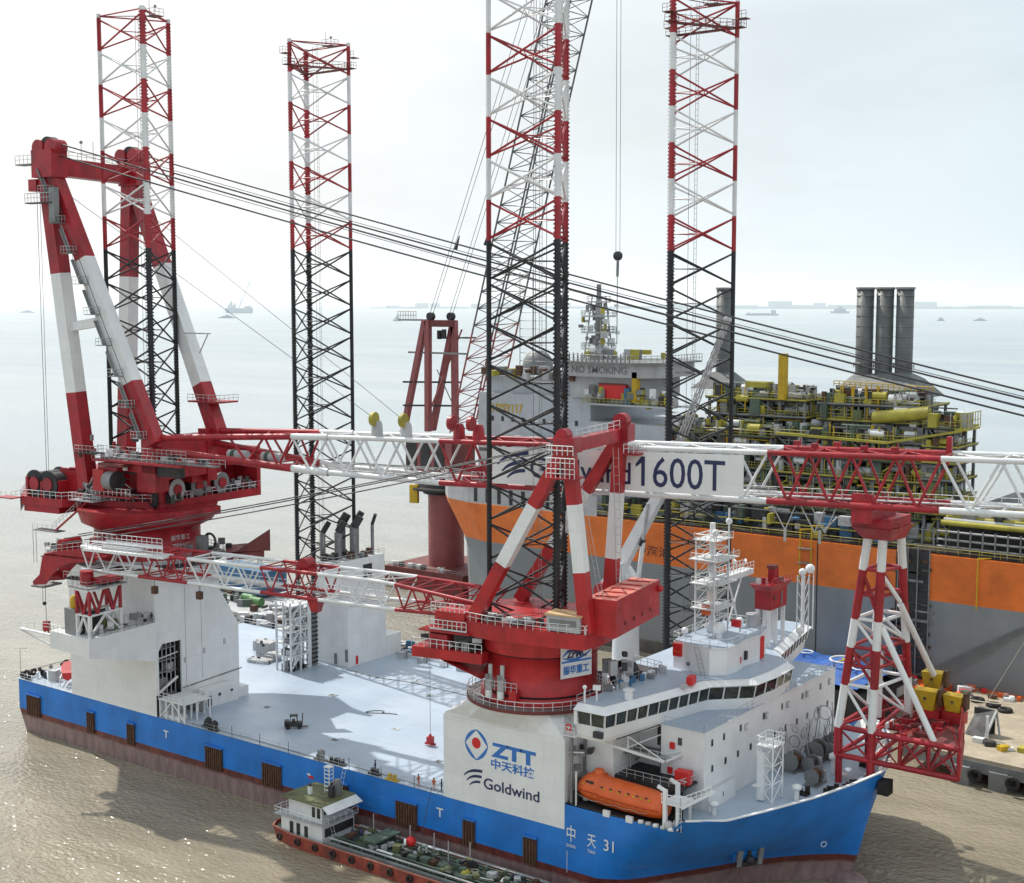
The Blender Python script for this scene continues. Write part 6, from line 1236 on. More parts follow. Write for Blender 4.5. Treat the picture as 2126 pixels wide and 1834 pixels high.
# process modules
def module(x0, x1, y0, y1, levels, seed, dens=1.0, lab=None):
    r = random.Random(seed); b = M(DGRY); nx = max(2, int((x1 - x0) / 5)); 
    for i in range(nx + 1):
        x = x0 + (x1 - x0) * i / nx
        for y in (y0, (y0 + y1) / 2, y1): b.beam((x, y, 30), (x, y, levels[-1]), .55, .55, GRY)
    for a, c in zip([30] + levels, levels + [levels[-1]]):
        if c <= a: continue
        for i in range(nx):
            xa, xb = x0 + (x1 - x0) * i / nx, x0 + (x1 - x0) * (i + 1) / nx
            if r.random() < .55: b.beam((xa, y0, a), (xb, y0, c), .3, .3, r.choice([GRY, GRY, YG]))
            else: b.beam((xb, y0, a), (xa, y0, c), .3, .3, GRY)
    put('frame', b, FP)
    for lv in levels:
        b = M(DGRY); b.bx(x0 - .6, x1 + .6, y0 - .8, y1 + .6, lv - .5, lv); b.bx(x0 - .7, x1 + .7, y0 - .95, y0 - .8, lv - .2, lv + .15, r.choice([YG, GRY, YG, OGRN]))
        b.bx(x1 + .6, x1 + .75, y0 - .8, y1 + .6, lv - .2, lv + .15, YG)
        b.rail([(x0 - .6, y0 - .8, lv), (x1 + .6, y0 - .8, lv), (x1 + .6, y0 + 8, lv)], 1.2, 1.6, .055, YG); put('deck_level', b, FP)
    b = M(DGRY)
    b.bx(x0 + .8, x1 - .8, y0 + 5.5, y1 - 2, 30, levels[-1] - .6, DGRY)
    for lv in [30] + levels:
        for k in range(int(3.6 * (x1 - x0) * dens)):
            x, y = r.uniform(x0, x1), r.uniform(y0 - .3, y0 + 7); h = r.uniform(.6, 4.6 if lv < levels[-1] else 3.2)
            c = r.choice([GRY, DGRY, GRN, LGRY, YG, DGRY, OGRN, GRN, YEL if r.random() < .2 else GRY, RUST])
            q = r.random()
            if q < .35: b.box((x, y, lv + h / 2), (r.uniform(.5, 2.6), r.uniform(.5, 2.4), h), 0, c)
            elif q < .6: b.tube((x, y, lv), (x, y, lv + h), r.uniform(.15, .8), n=8, m=c)
            elif q < .85: b.tube((x, y, lv + h), (min(x1, x + r.uniform(2, 7)), y, lv + h), r.uniform(.12, .4), n=6, m=c)
            else: b.tube((x, y, lv + h * .8), (min(x1, x + 3), y, lv + h * .8), r.uniform(.6, 1.1), n=10, m=r.choice([LGRY, YG, GRY, WHT2]))
    for k in range(int((x1 - x0) * 2.2 * dens)):
        x = r.uniform(x0, x1 - 1); z = r.uniform(31, levels[-1] + 1.5); L_ = r.uniform(1.5, 9); c = r.choice([YG, YEL, GRY, LGRY, GRN, GRY, YG])
        if r.random() < .5: b.tube((x, y0 - .2, z), (min(x1 + .5, x + L_), y0 - .2, z), r.uniform(.08, .22), n=5, m=c)
        else: b.tube((x, y0 - .4, z), (x, y0 - .4, min(levels[-1] + 3, z + L_)), r.uniform(.08, .2), n=5, m=c)
    tag(put('process_equipment', b, FP), None, None, kind='stuff')
module(58, 92, 123, 142, [34.5, 38, 42, 46, 50.0], 3, 1.5)
module(67.5, 89, 126, 142, [50.2, 53.8, 57.2], 5, 1.6)
module(30, 57.6, 122, 144, [34.5, 38.5, 42.5, 46, 49.5], 9, 1.4)
module(40, 63.5, 126, 146, [50, 53.8, 57.5], 11, 1.5)
module(92.5, 98.5, 122, 133, [36, 39.5, 43, 46.5, 49.8, 53.6], 13, 1.5)
b = M(YG); b.beam((59, 121.6, 50.4), (84, 121.6, 49.8), .9, .5); b.beam((84, 121.6, 49.8), (100, 121, 53.2), .9, .5); b.tube((80, 124.6, 54.6), (92, 124.6, 56.2), 1.3, n=12); b.bx(98.6, 101, 121, 129, 53.2, 53.6); b.rail([(98.6, 121, 53.6), (101, 121, 53.6), (101, 129, 53.6)], 3.2, 1.6, .09); b.bx(98.8, 100.6, 123, 126, 53.6, 56.6, LGRY)
b.tube((99.0, 121, 57.6), (92, 124, 57.4), .15, n=5, m=DGRY); b.bx(58, 59.6, 124, 125.6, 57.5, 67.6, YEL); b.box((51.5, 128, 60.4), (5, 4, 1.2), 0, YG)
for k in range(24): b.box((R.uniform(41, 62), R.uniform(126.5, 130), 58.4 + R.random()), (R.uniform(.5, 2), .8, R.uniform(.5, 3)), 0, R.choice([GRY, YG, DGRY, LGRY, GRN])); b.tube((41 + k * .9, 126.4, 57.6), (41 + k * .9, 126.4, 59 + R.random() * 2), .08, n=4, m=R.choice([YG, YEL, GRY]))
put('walkway_beams', b, FP)
b = M(YEL)
for x in (72, 74.5, 80.2, 77.5): b.tube((x, 126.2, 50.4), (x, 126.2, 61), .38, n=8)
b.rail([(70, 126.4, 60.8), (92, 126.4, 60.2)], 1.2, 1.2, .1); put('yellow_risers', b, FP)
for i, (x, y, z0, z1, r_) in enumerate(((66.7, 150, 63.6, 82.1, 1.95), (71.2, 150.6, 63.6, 82.1, 1.95), (75.7, 151.2, 63.6, 82.1, 1.95), (30.4, 150, 63.4, 82.2, 1.95))):
    b = M(STK); b.lathe([(r_, z0 - 2), (r_, z1), (r_ * .9, z1), (r_ * .9, z1 - 2)], (x, y), 28, None, (0, 1))
    for k in range(8): b.lathe([(r_ + .08, z0 + .4 + k * 2.3), (r_ + .08, z0 + .55 + k * 2.3)], (x, y), 28, GRY)
    b.lathe([(r_ + .22, z1 - .5), (r_ + .22, z1)], (x, y), 28, GRY); b.rail([(x + (r_ + .5) * cos(a), y + (r_ + .5) * sin(a), z0 + .2) for a in [j * pi / 4 for j in range(9)]], 1.1, 2, .07, GRY)
    put('exhaust_stack', b, FP)
    if i == 3: c = M(STK); c.loft([[(x - 6.5, y - 5, 57.6), (x + 6.5, y - 5, 57.6), (x + 6.5, y + 5, 57.6), (x - 6.5, y + 5, 57.6)], [(x - 2, y - 2, 61.6), (x + 2, y - 2, 61.6), (x + 2, y + 2, 61.6), (x - 2, y + 2, 61.6)]]); put('stack_hood', c, FP)
c = M(STK); c.loft([[(61.6, 142, 57.6), (83, 142, 57.6), (83, 158, 57.6), (61.6, 158, 57.6)], [(64.6, 147, 61.6), (80, 147, 61.6), (80, 153, 61.6), (64.6, 153, 61.6)], [(65, 148, 62.2), (77, 148, 63), (77, 152, 63), (65, 152, 62.2)]]); put('stack_hood', c, FP)
# side pipe racks toward the right edge
b = M(GRY)
for z in (31.2, 32.6, 34.2):
    b.tube((99, 112, z), (330, 112, z), .22, n=6, m=LGRY); b.beam((88, 111.4, z), (330, 111.4, z), .15, .15, GRY)
for k in range(60): b.bx(96 + k * 2.4, 96.25 + k * 2.4, 111.2, 111.5, 30, 34.8)
for k, c in enumerate((YG, LGRY, YG, GRY)): b.tube((99, 114 + k * 1.4, 35.6 + k * .3), (330, 114 + k * 1.4, 35.6 + k * .3), .55, n=8, m=c)
b.bx(99, 330, 119, 160, 30, 36.5, DGRY)
for k in range(110): b.box((R.uniform(99, 150), R.uniform(116, 124), R.uniform(36, 39.6)), (R.uniform(.6, 3), R.uniform(.5, 2.4), R.uniform(.4, 2.6)), 0, R.choice([GRY, DGRY, LGRY, YG, GRN]))
b.tube((97, 124, 36), (97, 124, 44), 1.2, n=10, m=DGRY); put('pipe_rack', b, FP)
b = M(GRY); r = random.Random(4)
for k in range(150): b.box((r.uniform(-6, 92), r.uniform(111.4, 118), 30 + r.uniform(.3, 4.5)), (r.uniform(.5, 3), r.uniform(.4, 2.4), r.uniform(.4, 3.2)), 0, r.choice([GRY, DGRY, LGRY, YG, GRN, DGRY, CBLU]))
b.beam((-6, 111.4, 32.5), (92, 111.4, 32.5), .2, .2, YG); b.beam((-6, 111.4, 35), (92, 111.4, 35), .2, .2, GRY); put('deck_edge_gear', b, FP)

# ------------------------------------------------------------------ red pedestal crane on a barge behind
FC = thing('floating_crane', 'brownish red A-frame crane on a round column and barge beside the orange ship bow', 'crane', (-52, 141, 0))
b = M(DRED); b.bx(-64, -36, 130, 154, -1, 5.8); b.rail([(-64, 130, 5.8), (-36, 130, 5.8)], 1.1, 2, .08, GRY)
for k in range(8): b.box((-62 + R.random() * 22, 131.5, 6.4), (1.4, 1, 1.2), R.random(), R.choice([GRY, WHT2, DGRY]))
put('barge', b, FC)
COLM = paint('dull_red_column', (.30, .085, .09), .5, .12, .2)
b = M(COLM); b.lathe([(5.0, 5.8), (5.0, 27.5)], (-50.8, 141), 32); put('column', b, FC)
b = M(DGRY); b.lathe([(6.4, 26), (6.4, 27.0), (5.4, 27.4), (6.4, 30)], (-50.8, 141), 24); b.lathe([(9.6, 27.2), (9.6, 27.8)], (-50.8, 141), 24); b.box((-56, 133.6, 26), (2.5, 1, 5), .2, YEL); b.box((-60, 137, 30.6), (5, 4, 2), 0, BLK); put('gallery', b, FC)
b = M(DRED); b.bx(-62, -44.5, 137, 146, 30.5, 41.5); b.bx(-60, -45, 136.4, 137, 32, 41, COLM)
for k in range(3): b.bx(-61 + k * 5, -57.5 + k * 5, 136.2, 136.4, 33, 40, DGRY)
put('machinery_house', b, FC)
b = M(COLM)
for p, q in (((-55.4, 138, 73.5), (-64, 138, 41)), ((-54.4, 138, 73.5), (-54.6, 138, 43)), ((-48.6, 142, 73.5), (-56.4, 142, 43)), ((-48.4, 142, 73.5), (-48.2, 142, 43))): b.beam(p, q, 1.5, 1.5)
b.bx(-55.6, -47.8, 137.6, 142.4, 71.8, 73.6, DRED); b.tube((-54, 138, 74.6), (-54, 139.4, 74.6), 1.1, n=12, m=DGRY); b.tube((-49, 140.6, 74.6), (-49, 142, 74.6), 1.1, n=12, m=DGRY); b.box((-52, 140, 69.6), (1, 1, 2.4), 0, DGRY); b.box((-50.4, 140, 69.8), (1, 1, 2.6), .3, DGRY)
b.bx(-63.6, -57, 136, 141, 73.4, 73.8, GRY); b.rail([(-63.6, 136, 73.8), (-57, 136, 73.8)], 2.2, 1, .12, LGRY); b.bx(-61.8, -41, 138, 139, 64.4, 64.9, GRY); b.bx(-47, -44, 142, 146, 68.6, 69, DGRY)
for z in (50, 56.5): b.beam((-62, 136, z), (-48, 144, z), .35, .5, DGRY)
b.beam((-49, 146, 71), (-54, 137, 47), .4, .4); b.beam((-53, 140, 60), (-49, 145, 46), .25, .25, GRY); put('a_frame', b, FC)
b = M(DRED)   # tall boom
P0 = [Vector(v) for v in ((-47.6, 139, 43), (-47.6, 148, 43), (-38.4, 148, 47), (-38.4, 139, 47))]; Q0 = [Vector(v) for v in ((-3.5, 139, 196), (-3.5, 148, 196), (3.5, 148, 194), (3.5, 139, 194))]
n = 34
GR2 = paint('weathered_boom_grey', (.14, .14, .145), .5, .2, .2)
def bc3(t_): return COLM if t_ < .17 else GR2
for k in range(n):
    t0, t1 = k / n, (k + 1) / n; m = bc3(t0)
    A = [P0[i].lerp(Q0[i], t0) for i in range(4)]; B_ = [P0[i].lerp(Q0[i], t1) for i in range(4)]
    for i in range(4): b.tube(A[i], B_[i], .26, n=5, m=m, cap=False)
    for i, j in ((0, 3), (1, 2), (0, 1), (3, 2)):
        mid = B_[i].lerp(A[i], .5); b.tube(A[j], mid, .13, n=4, m=m, cap=False); b.tube(mid, B_[j], .13, n=4, m=m, cap=False)
put('boom', b, FC)
b = M(ROPE)
for x0, y0_, x1 in ((-54.2, 138.6, -6), (-53.4, 139, -4), (-49.2, 141, -2), (-48.6, 141.6, 0)): b.wire([(x0, y0_, 75.4), (x1, y0_, 192)], .09)
b.sphere((-43.2, 138.6, 103.9), 1.0, 6, DGRY) if False else None
for (x, y, z) in ((-44.7, 138.6, 94), (-39.4, 144.6, 95.2)): b.tube((x - .3, y, z - 1.4), (x + 1.0, y, z + 2.2), .5, .15, n=8, m=DGRY)
for x in (-19.5, -16, -13): b.wire([(x, 140, 44), (x + .2, 140, 190)], .09)
put('stay_ropes', b, FC)
b = M(ROPE); b.wire([(2.0, 145, 91.4), (1.6, 145, 196)], .07); b.wire([(3.2, 145, 91.4), (2.8, 145, 196)], .07); b.sphere((2.6, 145, 90.2), 1.25, 8, DGRY); b.tube((2.6, 145, 89), (2.5, 145, 85), .35, n=6, m=GRY); b.wire([(2.5, 145, 85), (2.5, 145, 68)], .12); put('hook_block', b, FC)

# ------------------------------------------------------------------ quay, barges, tarpaulin on the right
Q = M(CONC); Q.prism([(109, 69.6), (160, 66.6), (160, 106), (109, 108)], 3.0, 4.6)
for k in range(7): Q.bx(118.5 + k * 6.2, 121.5 + k * 6.2, 67.8, 74, -1, 3.0, GRY)
Q.prism([(109, 69.4), (160, 66.4), (160, 66.9), (109, 69.9)], 2.2, 4.0, GRY)
dock = tag(put('quay', Q), 'pale concrete quay with dark openings beyond the red truss', 'quay')
b = M(RUB)
for k in range(5): b.torus((122.6 + k * 6.2, 67.3 - k * .35, 2.2), .9, .35, 'y', 14, 6)
put('tyre_fender', b, dock)
b = M(DGRY); b.add([(116.4, 80.2, 4.7), (120.0, 79.4, 4.7), (120.8, 83, 8.9), (117.4, 84, 8.9)], [(0, 1, 2, 3)]); b.bx(120.2, 120.6, 79.5, 80, 4.6, 8.6, WHT2); b.beam((120.1, 79.6, 4.7), (120.9, 83, 8.9), .4, .3, LGRY); b.beam((120.8, 83, 8.9), (122.4, 80.6, 4.6), .3, .3, GRY); b.bx(117, 120.6, 83, 83.4, 4.6, 8.8, DGRY)
tag(put('loading_ramp', b), 'black raised ramp plate standing on the concrete quay', 'ramp')
for i, (x, y) in enumerate(((119.8, 77.2), (122, 76.4), (124.6, 75.4), (127.4, 76.6), (129.6, 74.6))):
    b = M(GRY); b.box((x, y, 5.0), (1.8, 1.2, .8), i * .5, (WHT2, DGRY, YEL, YG, LGRY)[i]); b.box((x + .8, y + .5, 4.9), (.8, 1.4, .5), i, (DGRY, GRY, WHT2, REDL, YG)[i])
    tag(put('cargo_pile', b), ['white bundle on the quay at the foot of the black ramp', 'dark bundle on the quay next to the white bundle', 'yellow crate at the middle of the quay edge', 'greenish pile on the quay between two crates', 'pale crate nearest the right end of the quay edge'][i], 'cargo', 'cargo lying on the quay')
for i, (x, y, c, lab) in enumerate(((97, 109.5, ORG, 'orange barge moored under the grey hull behind the white braces'), (112.5, 109.0, ORG, 'orange barge at the far edge of the quay on the right'), (90.0, 106.6, LGRY, 'cluttered grey work barge behind the accommodation block'))):
    b = M(c); b.box((x, y - 2, 3.6), (13, 7.5, 1.8), -.05); b.box((x, y - 2, 1.4), (13, 7.5, 3), -.05, DRED)
    for k in range(18): b.box((x + R.uniform(-6, 6), y - 2 + R.uniform(-3, 3), 4.9), (R.uniform(.5, 2), R.uniform(.5, 1.5), R.uniform(.3, 1.2)), R.random(), R.choice([GRY, GRN, RUST, WHT2, c, LOGR]))
    tag(put('work_barge', b), lab, 'barge')
for i, (x, y) in enumerate(((111.5, 101.2), (115.0, 99.6), (117.8, 97.6))):
    b = M(RUB); b.torus((x, y, 4.9), 1.0, .4, 'z', 16, 6); tag(put('tyre', b), ['black tyre lying on the quay beside the yellow clamps', 'black tyre lying in the middle of the quay edge', 'black tyre on the quay nearest the right edge'][i], 'tyre', 'tyres lying on the quay')
b = M(BLU); r = random.Random(2); G_ = 14; pts = []
for i in range(G_ + 1):
    for j in range(9):
        s_, q_ = i / G_, j / 8; x = 72 + 21 * s_ + 4 * q_; y = 92 + 18 * q_ - 3.5 * s_; pts.append((x, y, 6.2 + 2.6 * sin(pi * q_) * (1 - .3 * s_) + .5 * sin(s_ * 9 + q_ * 4) + r.uniform(-.25, .25)))
b.add(pts, [(i * 9 + j, (i + 1) * 9 + j, (i + 1) * 9 + j + 1, i * 9 + j + 1) for i in range(G_) for j in range(8)], None, False); b.bx(73, 96, 90, 108, 0, 5.4, DGRY)
tp_ = tag(put('tarpaulin', b), 'bright blue tarpaulin with white ring marks behind the bridge', 'tarpaulin')
b = M(WHT); b.torus((86.4, 97.4, 9.4), 2.6, .22, 'z', 26, 5); b.torus((77.6, 99.5, 9.2), 1.2, .15, 'z', 18, 5); b.torus((91, 95, 9.0), 1.6, .15, 'z', 18, 5); b.box((86.6, 97.2, 9.3), (2.4, .5, .12), .6, YEL); b.box((86.2, 97.9, 9.3), (2.2, .4, .12), 2.2, YG); put('ring_marks', b, tp_)
b = M(ROPEL)
for k in range(7): b.wire([(96 + k * 1.2, 109.6, 5 + k * .2), (112 + k * 2, 109.8, 15 + k * 1.2)], .07, GRY)
b.wire(sag((99, 103, 5.2), (117, 98, 5.8), .6), .12); b.wire([(113.4, 101, 5), (118.2, 109.5, 17)], .09); tag(put('mooring_line', b), 'pale mooring ropes running from the quay up to the grey hull', 'ropes')
# workboats and pontoon behind the stern deck
b = M(CBLU); b.bx(-84, -63, 84, 92, 5, 11.0); 
for k in range(5): b.bx(-84 + k * 4.3, -83.8 + k * 4.3, 83.9, 84.02, 5, 11, LOGB)
cb = tag(put('pontoon_container', b), 'row of dull blue containers on the pontoon left of the white stair tower', 'containers')
b = M(LGRY); b.bx(-92, -48, 70, 94, 1.4, 4.2); b.bx(-92, -48, 69.8, 70, 1.0, 2.4, DGRY)
for k in range(40): b.box((R.uniform(-88, -50), R.uniform(71, 82), 5), (R.uniform(.6, 3), R.uniform(.6, 2.2), R.uniform(.4, 2.0)), R.random(), R.choice([GRY, DGRY, WHT2, GRN, RUST, LGRY]))
tag(put('pontoon', b), 'grey pontoon carrying blue containers behind the aft deck', 'pontoon')
for i, (x, y) in enumerate(((-63, 79), (-58.6, 77.6))):
    b = M(GRN); b.tube((x - 1.8, y, 5.4), (x + 1.8, y, 5.4), 1.1, n=12, m=paint('green_tank', (.08, .22, .07), .5)); b.box((x, y, 4.4), (3, 1.6, .5)); tag(put('green_tank', b), ['green cylindrical tank on the grey pontoon, farther left', 'green cylindrical tank on the grey pontoon, nearer the stair tower'][i], 'tank', 'green tanks on the pontoon')
b = M(GRY); b.bx(14, 74, 55, 68, 1.2, 6.6); b.bx(14, 74, 54.9, 55, 4.6, 6.6, DGRY)
for k in range(150): b.box((R.uniform(15, 73), R.uniform(55.5, 67), 7 + R.random()), (R.uniform(.6, 3), R.uniform(.6, 2.4), R.uniform(.4, 3.0)), R.random(), R.choice([GRY, DGRY, WHT2, LGRY, GRN, RUST, CBLU, LGRY]))
tag(put('supply_barge', b), 'cluttered grey supply barge moored along the far side of the blue ship', 'barge')
b = M(GRY); b.bx(-46, 10, 56, 66, 1.2, 5.4)
for k in range(90): b.box((R.uniform(-45, 9), R.uniform(56.5, 65), 6 + R.random()), (R.uniform(.6, 3), R.uniform(.6, 2.4), R.uniform(.4, 2.4)), R.random(), R.choice([GRY, DGRY, WHT2, LGRY, WHT2, RUST, CBLU]))
tag(put('supply_barge', b), 'low grey barge with white gear behind the stair tower', 'barge')

# ------------------------------------------------------------------ small tanker alongside
TK = thing('bunker_tanker', 'small rusty red tanker with green deck and white wheelhouse lying alongside the blue hull', 'tanker', (75, -12, 0))
TH = bpy.data.materials.new('rusty_red_hull'); t, nn, lk = nt(TH); bb = nn['Principled BSDF']; bb.inputs['Roughness'].default_value = .6
c = ramp(t, noise(t, .7, (1, 1, .4), 6, .7), [(.3, (.06, .03, .025)), (.48, (.26, .045, .03)), (.7, (.42, .09, .05))]); lk.new(c, bb.inputs['Base Color'])
yS, yP = -16.6, -8.4
def tks(z, o, zz=None): 
    s_ = [(45.6 + o, -14.0), (46.6 + o, -15.6 + o * .2), (51, yS + .1), (56, yS), (104, yS), (112, -15), (118 - o, -12.5)]
    return [(x, y, z) for x, y in s_] + [(x, -25 - y, z) for x, y in reversed(s_[:-1])]
b = M(TH); b.loft([tks(-.8, .8), tks(.2, .4), tks(1.5, 0), tks(1.9, -.15)], None, (1, 0)); put('hull', b, TK)
b = M(GRN); b.add([(x, y, 1.5) for x, y, z in tks(0, .1)], [tuple(range(13))]); put('deck', b, TK)
b = M(paint('rust_pink_gunwale', (.45, .17, .12), .6, .2, .3)); o_ = tks(1.92, -.15)
for a, c in zip(o_, o_[1:] + o_[:1]): b.beam(a, c, .22, .14)
put('gunwale', b, TK)
for k in range(13):
    b = M(RUB); x = 49 + k * 3.6; b.torus((x, yS - .18, 1.1), .42, .17, 'y', 12, 6); put('tyre_fender', b, TK)
b = M(WHT2); b.bx(48.4, 56.8, -15.8, -9.2, 1.5, 4.1); b.bx(47.4, 57.2, -16.2, -8.8, 4.1, 4.25, LGRY); b.bx(49.4, 56.2, -15.2, -9.8, 4.25, 6.9)
wh = put('wheelhouse', b, TK)
b = M(OGRN); b.prism([(48.6, -16.0), (57.0, -16.0), (57.0, -9.0), (48.6, -9.0)], 6.9, 7.1); put('roof', b, wh)
b = M(WHT2); b.add([(57.0, -16, 7.0), (58.3, -16.1, 6.2), (58.3, -8.9, 6.2), (57.0, -9, 7.0)], [(0, 1, 2, 3)]); b.add([(57.0, -16, 6.9), (58.3, -16.1, 6.1), (58.3, -8.9, 6.1), (57.0, -9, 6.9)], [(3, 2, 1, 0)], GRY); put('awning', b, wh)
for x, z, hh in ((50.2, 1.8, 1.7), (51.6, 1.8, 1.7), (53.2, 1.8, 1.6)): b = M(DGRY); b.bx(x, x + .7, -15.86, -15.8, z, z + hh); put('door', b, wh)
for x in (54.2, 55.2): b = M(GLS); b.bx(x, x + .6, -15.26, -15.2, 4.7, 6.3); put('window', b, wh)
for k in range(6): b = M(GLS); b.bx(56.2, 56.26, -14.8 + k * .85, -14.15 + k * .85, 5.4, 6.4); put('window', b, wh)
b = M(LGRY); b.rail([(47.4, -16.2, 4.25), (57.2, -16.2, 4.25), (57.2, -8.8, 4.25)], 1.0, 1.2, .05, WHT2); b.rail([(47.4, -16.2, 4.25), (47.4, -8.8, 4.25)], 1.0, 1.2, .05, WHT2)
b.ladder((58.2, -14.4, 1.5), (57.2, -14.4, 4.2), .7); b.bx(56.9, 57, -15.4, -9.6, 2.4, 3.6, DGRY); put('railing', b, wh)
b = M(WHT2)
for x, y in ((53.2, -11.6), (53.2, -10.8), (54.2, -11.6), (54.2, -10.8)): b.tube((x, y, 7.1), (x, y, 11.0), .07, n=4)
for k in range(6): b.tube((53.2, -11.6, 7.6 + k * .6), (54.2, -11.6, 7.6 + k * .6), .08, n=4); b.tube((54.2, -11.6, 7.6 + k * .6), (54.2, -10.8, 7.6 + k * .6), .06, n=4)
b.bx(53.1, 54.3, -11.7, -10.7, 11, 11.15); b.box((52, -13.4, 7.8), (.5, .5, 1.2), 0, WHT2); b.sphere((52, -13.4, 8.6), .3, 5, DGRY); b.bx(54.8, 55.6, -11.4, -10.6, 7.1, 9.4, GRY); b.box((55.3, -12.3, 8), (.7, .7, 1.6), .2, DGRY); put('mast', b, wh)
b = M(GRN); b.bx(57.5, 104, -16.0, -15.7, 1.5, 2.2, GRY); b.bx(62, 104, -15, -10, 1.5, 2.1, paint('dark_green_hatch', (.05, .085, .065), .6, .3, .5, (.14, .11, .06)))
for y in (-15.4, -14.6, -10.2, -9.4): b.tube((58, y, 2.6), (104, y, 2.6), .11, n=6, m=LGRY if y in (-15.4, -9.4) else GRN)
for k in range(20): b.tube((60 + k * 2.2, -15.7, 1.5), (60 + k * 2.2, -15.7, 2.7), .05, n=4, m=GRY); b.tube((60 + k * 2.2, -9.2, 1.5), (60 + k * 2.2, -9.2, 2.7), .05, n=4, m=LGRY)
b.wire([(58, -15.7, 2.7), (104, -15.7, 2.7)], .04, LGRY); b.wire([(58, -9.2, 2.7), (104, -9.2, 2.7)], .04, LGRY)
put('cargo_piping', b, TK)
b = M(GRN); b.bx(64, 66.4, -15, -9.6, 3.5, 3.7); [b.tube((x, y, 1.6), (x, y, 3.5), .08, n=4) for x in (64.2, 66.2) for y in (-14.8, -12.2, -9.8)]; put('canopy', b, TK)
b = M(GRY); r = random.Random(12)
for k in range(110): 
    x = r.uniform(59, 103); b.box((x, r.uniform(-14.6, -10), 2.2 + r.random() * .8), (r.uniform(.3, 1.5), r.uniform(.3, 1.2), r.uniform(.3, 1.2)), r.random() * 3, r.choice([GRN, OGRN, GRN, DGRY, GRN, LGRY, DGRY, RUST, OGRN]))
for k in range(30):
    x = r.uniform(59, 100); y = r.uniform(-14.4, -10.2); b.tube((x, y, 2.3 + r.random() * .6), (x + r.uniform(1, 5), y + r.uniform(-.6, .6), 2.3 + r.random() * .6), r.uniform(.05, .16), n=6, m=r.choice([GRN, DGRY, LGRY, RUST, OGRN]))
for k in range(6):
    x = r.uniform(62, 98); y = r.uniform(-14, -10.6); b.torus((x, y, 2.5), .5, .12, 'z', 12, 5, r.choice([ROPEL, GRY]))
for x, y in ((78.5, -13.6), (80.9, -12.9), (87, -12)): b.lathe([(.7, 2.0), (.75, 2.5), (.4, 2.9), (.1, 3.0)], (x, y), 10, r.choice([OGRN, LGRY, YG]))
for x, y in ((68.8, -10.4), (61.6, -10.2), (73.4, -10.6), (76.8, -11.6), (79.5, -10.2)): b.tube((x, y, 1.6), (x, y, 5.4), .08, n=5, m=LGRY)
b.bx(66.5, 69.4, -15.0, -14.6, 2.7, 2.8, WHT); b.bx(71.4, 74.2, -9.9, -9.5, 2.7, 2.8, WHT); put('deck_gear', b, TK)
b = M(LOGR); b.sphere((69.6, -11.2, 3.5), .75, 8); b.tube((69.2, -12.2, 3.6), (69.4, -12.0, 3.6), .5, n=12, m=WHT); tag(put('buoy', b), 'round red and white buoy on the green tanker deck', 'buoy')
b = M(ROPE); b.wire([(70.2, -7.3, 10.4), (69.8, -9.4, 3.0)], .06); tag(put('fuel_hose', b), 'thin black hose hanging from the deck edge down to the tanker', 'hose')
b = M(WHT2); b.ladder((53.2, -7.4, 9.6), (52.2, -8.2, 3.2), .6, step=.7); tag(put('boarding_ladder', b), 'pale boarding ladder hanging on the blue hull above the wheelhouse', 'ladder')
person(59.6, -12.6, 1.6, 0, CLB, CLB, 'crewman in blue overalls standing nearest the green canopy on the tanker')
person(58.9, -11.8, 1.6, 2, CLB, CLB, 'crewman in blue overalls closest to the tanker wheelhouse')
person(60.2, -11.4, 1.6, 1, CLB, CLO, 'crewman in blue jacket and dark trousers on the tanker deck')

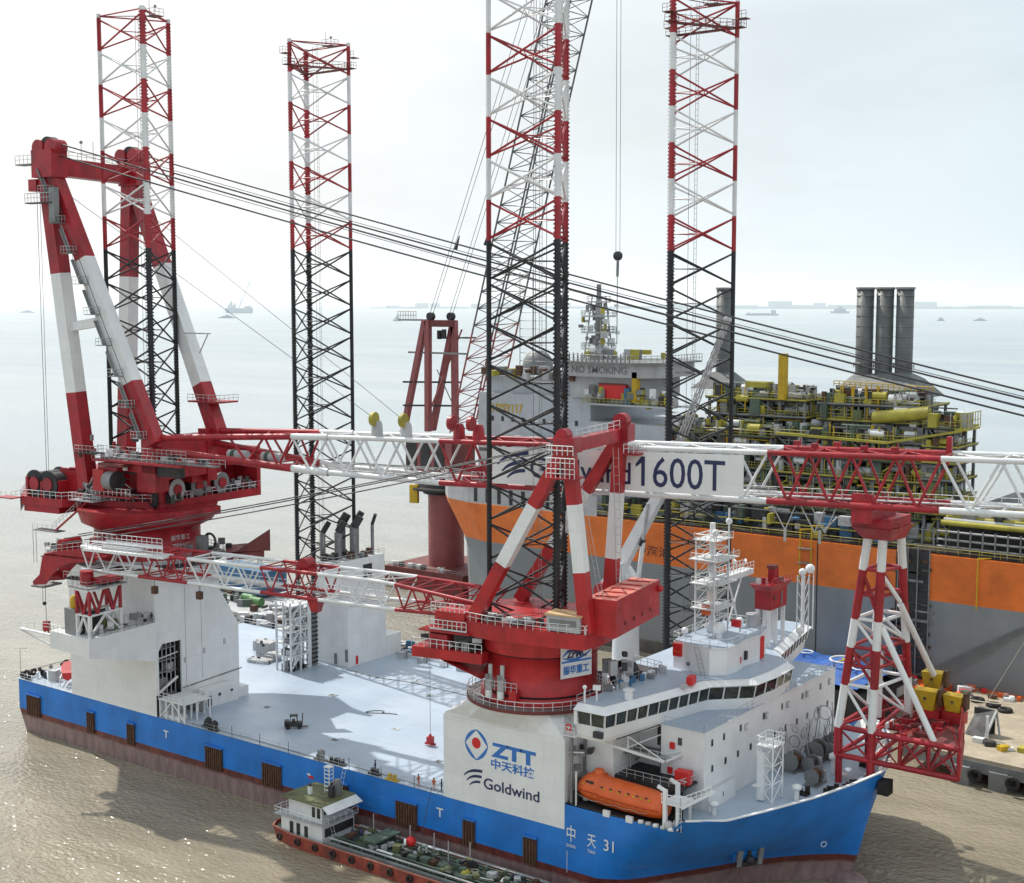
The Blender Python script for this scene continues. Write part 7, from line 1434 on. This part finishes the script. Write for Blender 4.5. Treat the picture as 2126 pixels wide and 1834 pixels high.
# ------------------------------------------------------------------ far ships and shore
HZ1 = paint('hazy_ship_grey', (.22, .27, .32), .9, .05, 0); HZ2 = paint('hazy_pale', (.34, .39, .43), .9, .04, 0); HZ3 = paint('hazy_blue_grey', (.26, .32, .38), .9, .05, 0)  # distance haze put into the base colours of far ships and shore
def faru(px, d):
    """point on the water seen at bearing px (photo pixels from the optical axis over focal length) and distance d"""
    a = .638325; X = px * d; return (CU + X * cos(a) - d * sin(a), CV + X * sin(a) + d * cos(a))
def farship(px, d, L_, h, kind, lab, mat):
    x, y = faru(px, d); T_ = thing('distant_ship' if kind != 'crane' else 'distant_crane_barge', lab, 'ship', (x, y, 0), .638 + .05)
    b = M(mat); b.loft([[(-L_ / 2 * .95, -6, -1), (L_ / 2 * .9, -6, -1), (L_ / 2 * .95, 6, -1), (-L_ / 2 * .95, 6, -1)], [(-L_ / 2, -8, h * .3), (L_ / 2, -8, h * .3), (L_ / 2, 8, h * .3), (-L_ / 2, 8, h * .3)]]); put('hull', b, T_, None, True)
    b = M(mat)
    if kind == 'crane':
        for k in range(5): b.bx(-L_ * .4 + k * 9, -L_ * .4 + k * 9 + 6, -5, 5, h * .3, h * (.5 + .12 * (k % 3)))
        b.beam((L_ * .0, 0, h * .3), (L_ * .12, 0, h * 1.0), 3, 3); b.beam((L_ * .05, 0, h * .45), (L_ * .42, 0, h * 1.9), 3, 3); b.beam((L_ * .1, 0, h * 1.0), (L_ * .42, 0, h * 1.9), 1.2, 1.2); b.beam((L_ * .42, 0, h * 1.9), (L_ * .46, 0, h * .7), .7, .7); b.box((L_ * .42, 0, h * 1.95), (6, 4, 6)); b.bx(L_ * .2, L_ * .44, -5, 5, h * .3, h * .42)
    elif kind == 'cargo': b.bx(L_ * .26, L_ * .4, -6, 6, h * .3, h); b.bx(-L_ * .44, -L_ * .38, -4, 4, h * .3, h * .6); b.bx(-L_ * .36, L_ * .22, -7, 7, h * .3, h * .42); b.tube((L_ * .3, 0, h), (L_ * .3, 0, h * 1.4), .8, n=5)
    else: b.bx(-L_ * .3, L_ * .3, -6, 6, h * .3, h * .7); b.bx(-L_ * .1, L_ * .12, -5, 5, h * .7, h); b.tube((0, 0, h), (0, 0, h * 1.3), .6, n=5)
    put('superstructure', b, T_, None, True)
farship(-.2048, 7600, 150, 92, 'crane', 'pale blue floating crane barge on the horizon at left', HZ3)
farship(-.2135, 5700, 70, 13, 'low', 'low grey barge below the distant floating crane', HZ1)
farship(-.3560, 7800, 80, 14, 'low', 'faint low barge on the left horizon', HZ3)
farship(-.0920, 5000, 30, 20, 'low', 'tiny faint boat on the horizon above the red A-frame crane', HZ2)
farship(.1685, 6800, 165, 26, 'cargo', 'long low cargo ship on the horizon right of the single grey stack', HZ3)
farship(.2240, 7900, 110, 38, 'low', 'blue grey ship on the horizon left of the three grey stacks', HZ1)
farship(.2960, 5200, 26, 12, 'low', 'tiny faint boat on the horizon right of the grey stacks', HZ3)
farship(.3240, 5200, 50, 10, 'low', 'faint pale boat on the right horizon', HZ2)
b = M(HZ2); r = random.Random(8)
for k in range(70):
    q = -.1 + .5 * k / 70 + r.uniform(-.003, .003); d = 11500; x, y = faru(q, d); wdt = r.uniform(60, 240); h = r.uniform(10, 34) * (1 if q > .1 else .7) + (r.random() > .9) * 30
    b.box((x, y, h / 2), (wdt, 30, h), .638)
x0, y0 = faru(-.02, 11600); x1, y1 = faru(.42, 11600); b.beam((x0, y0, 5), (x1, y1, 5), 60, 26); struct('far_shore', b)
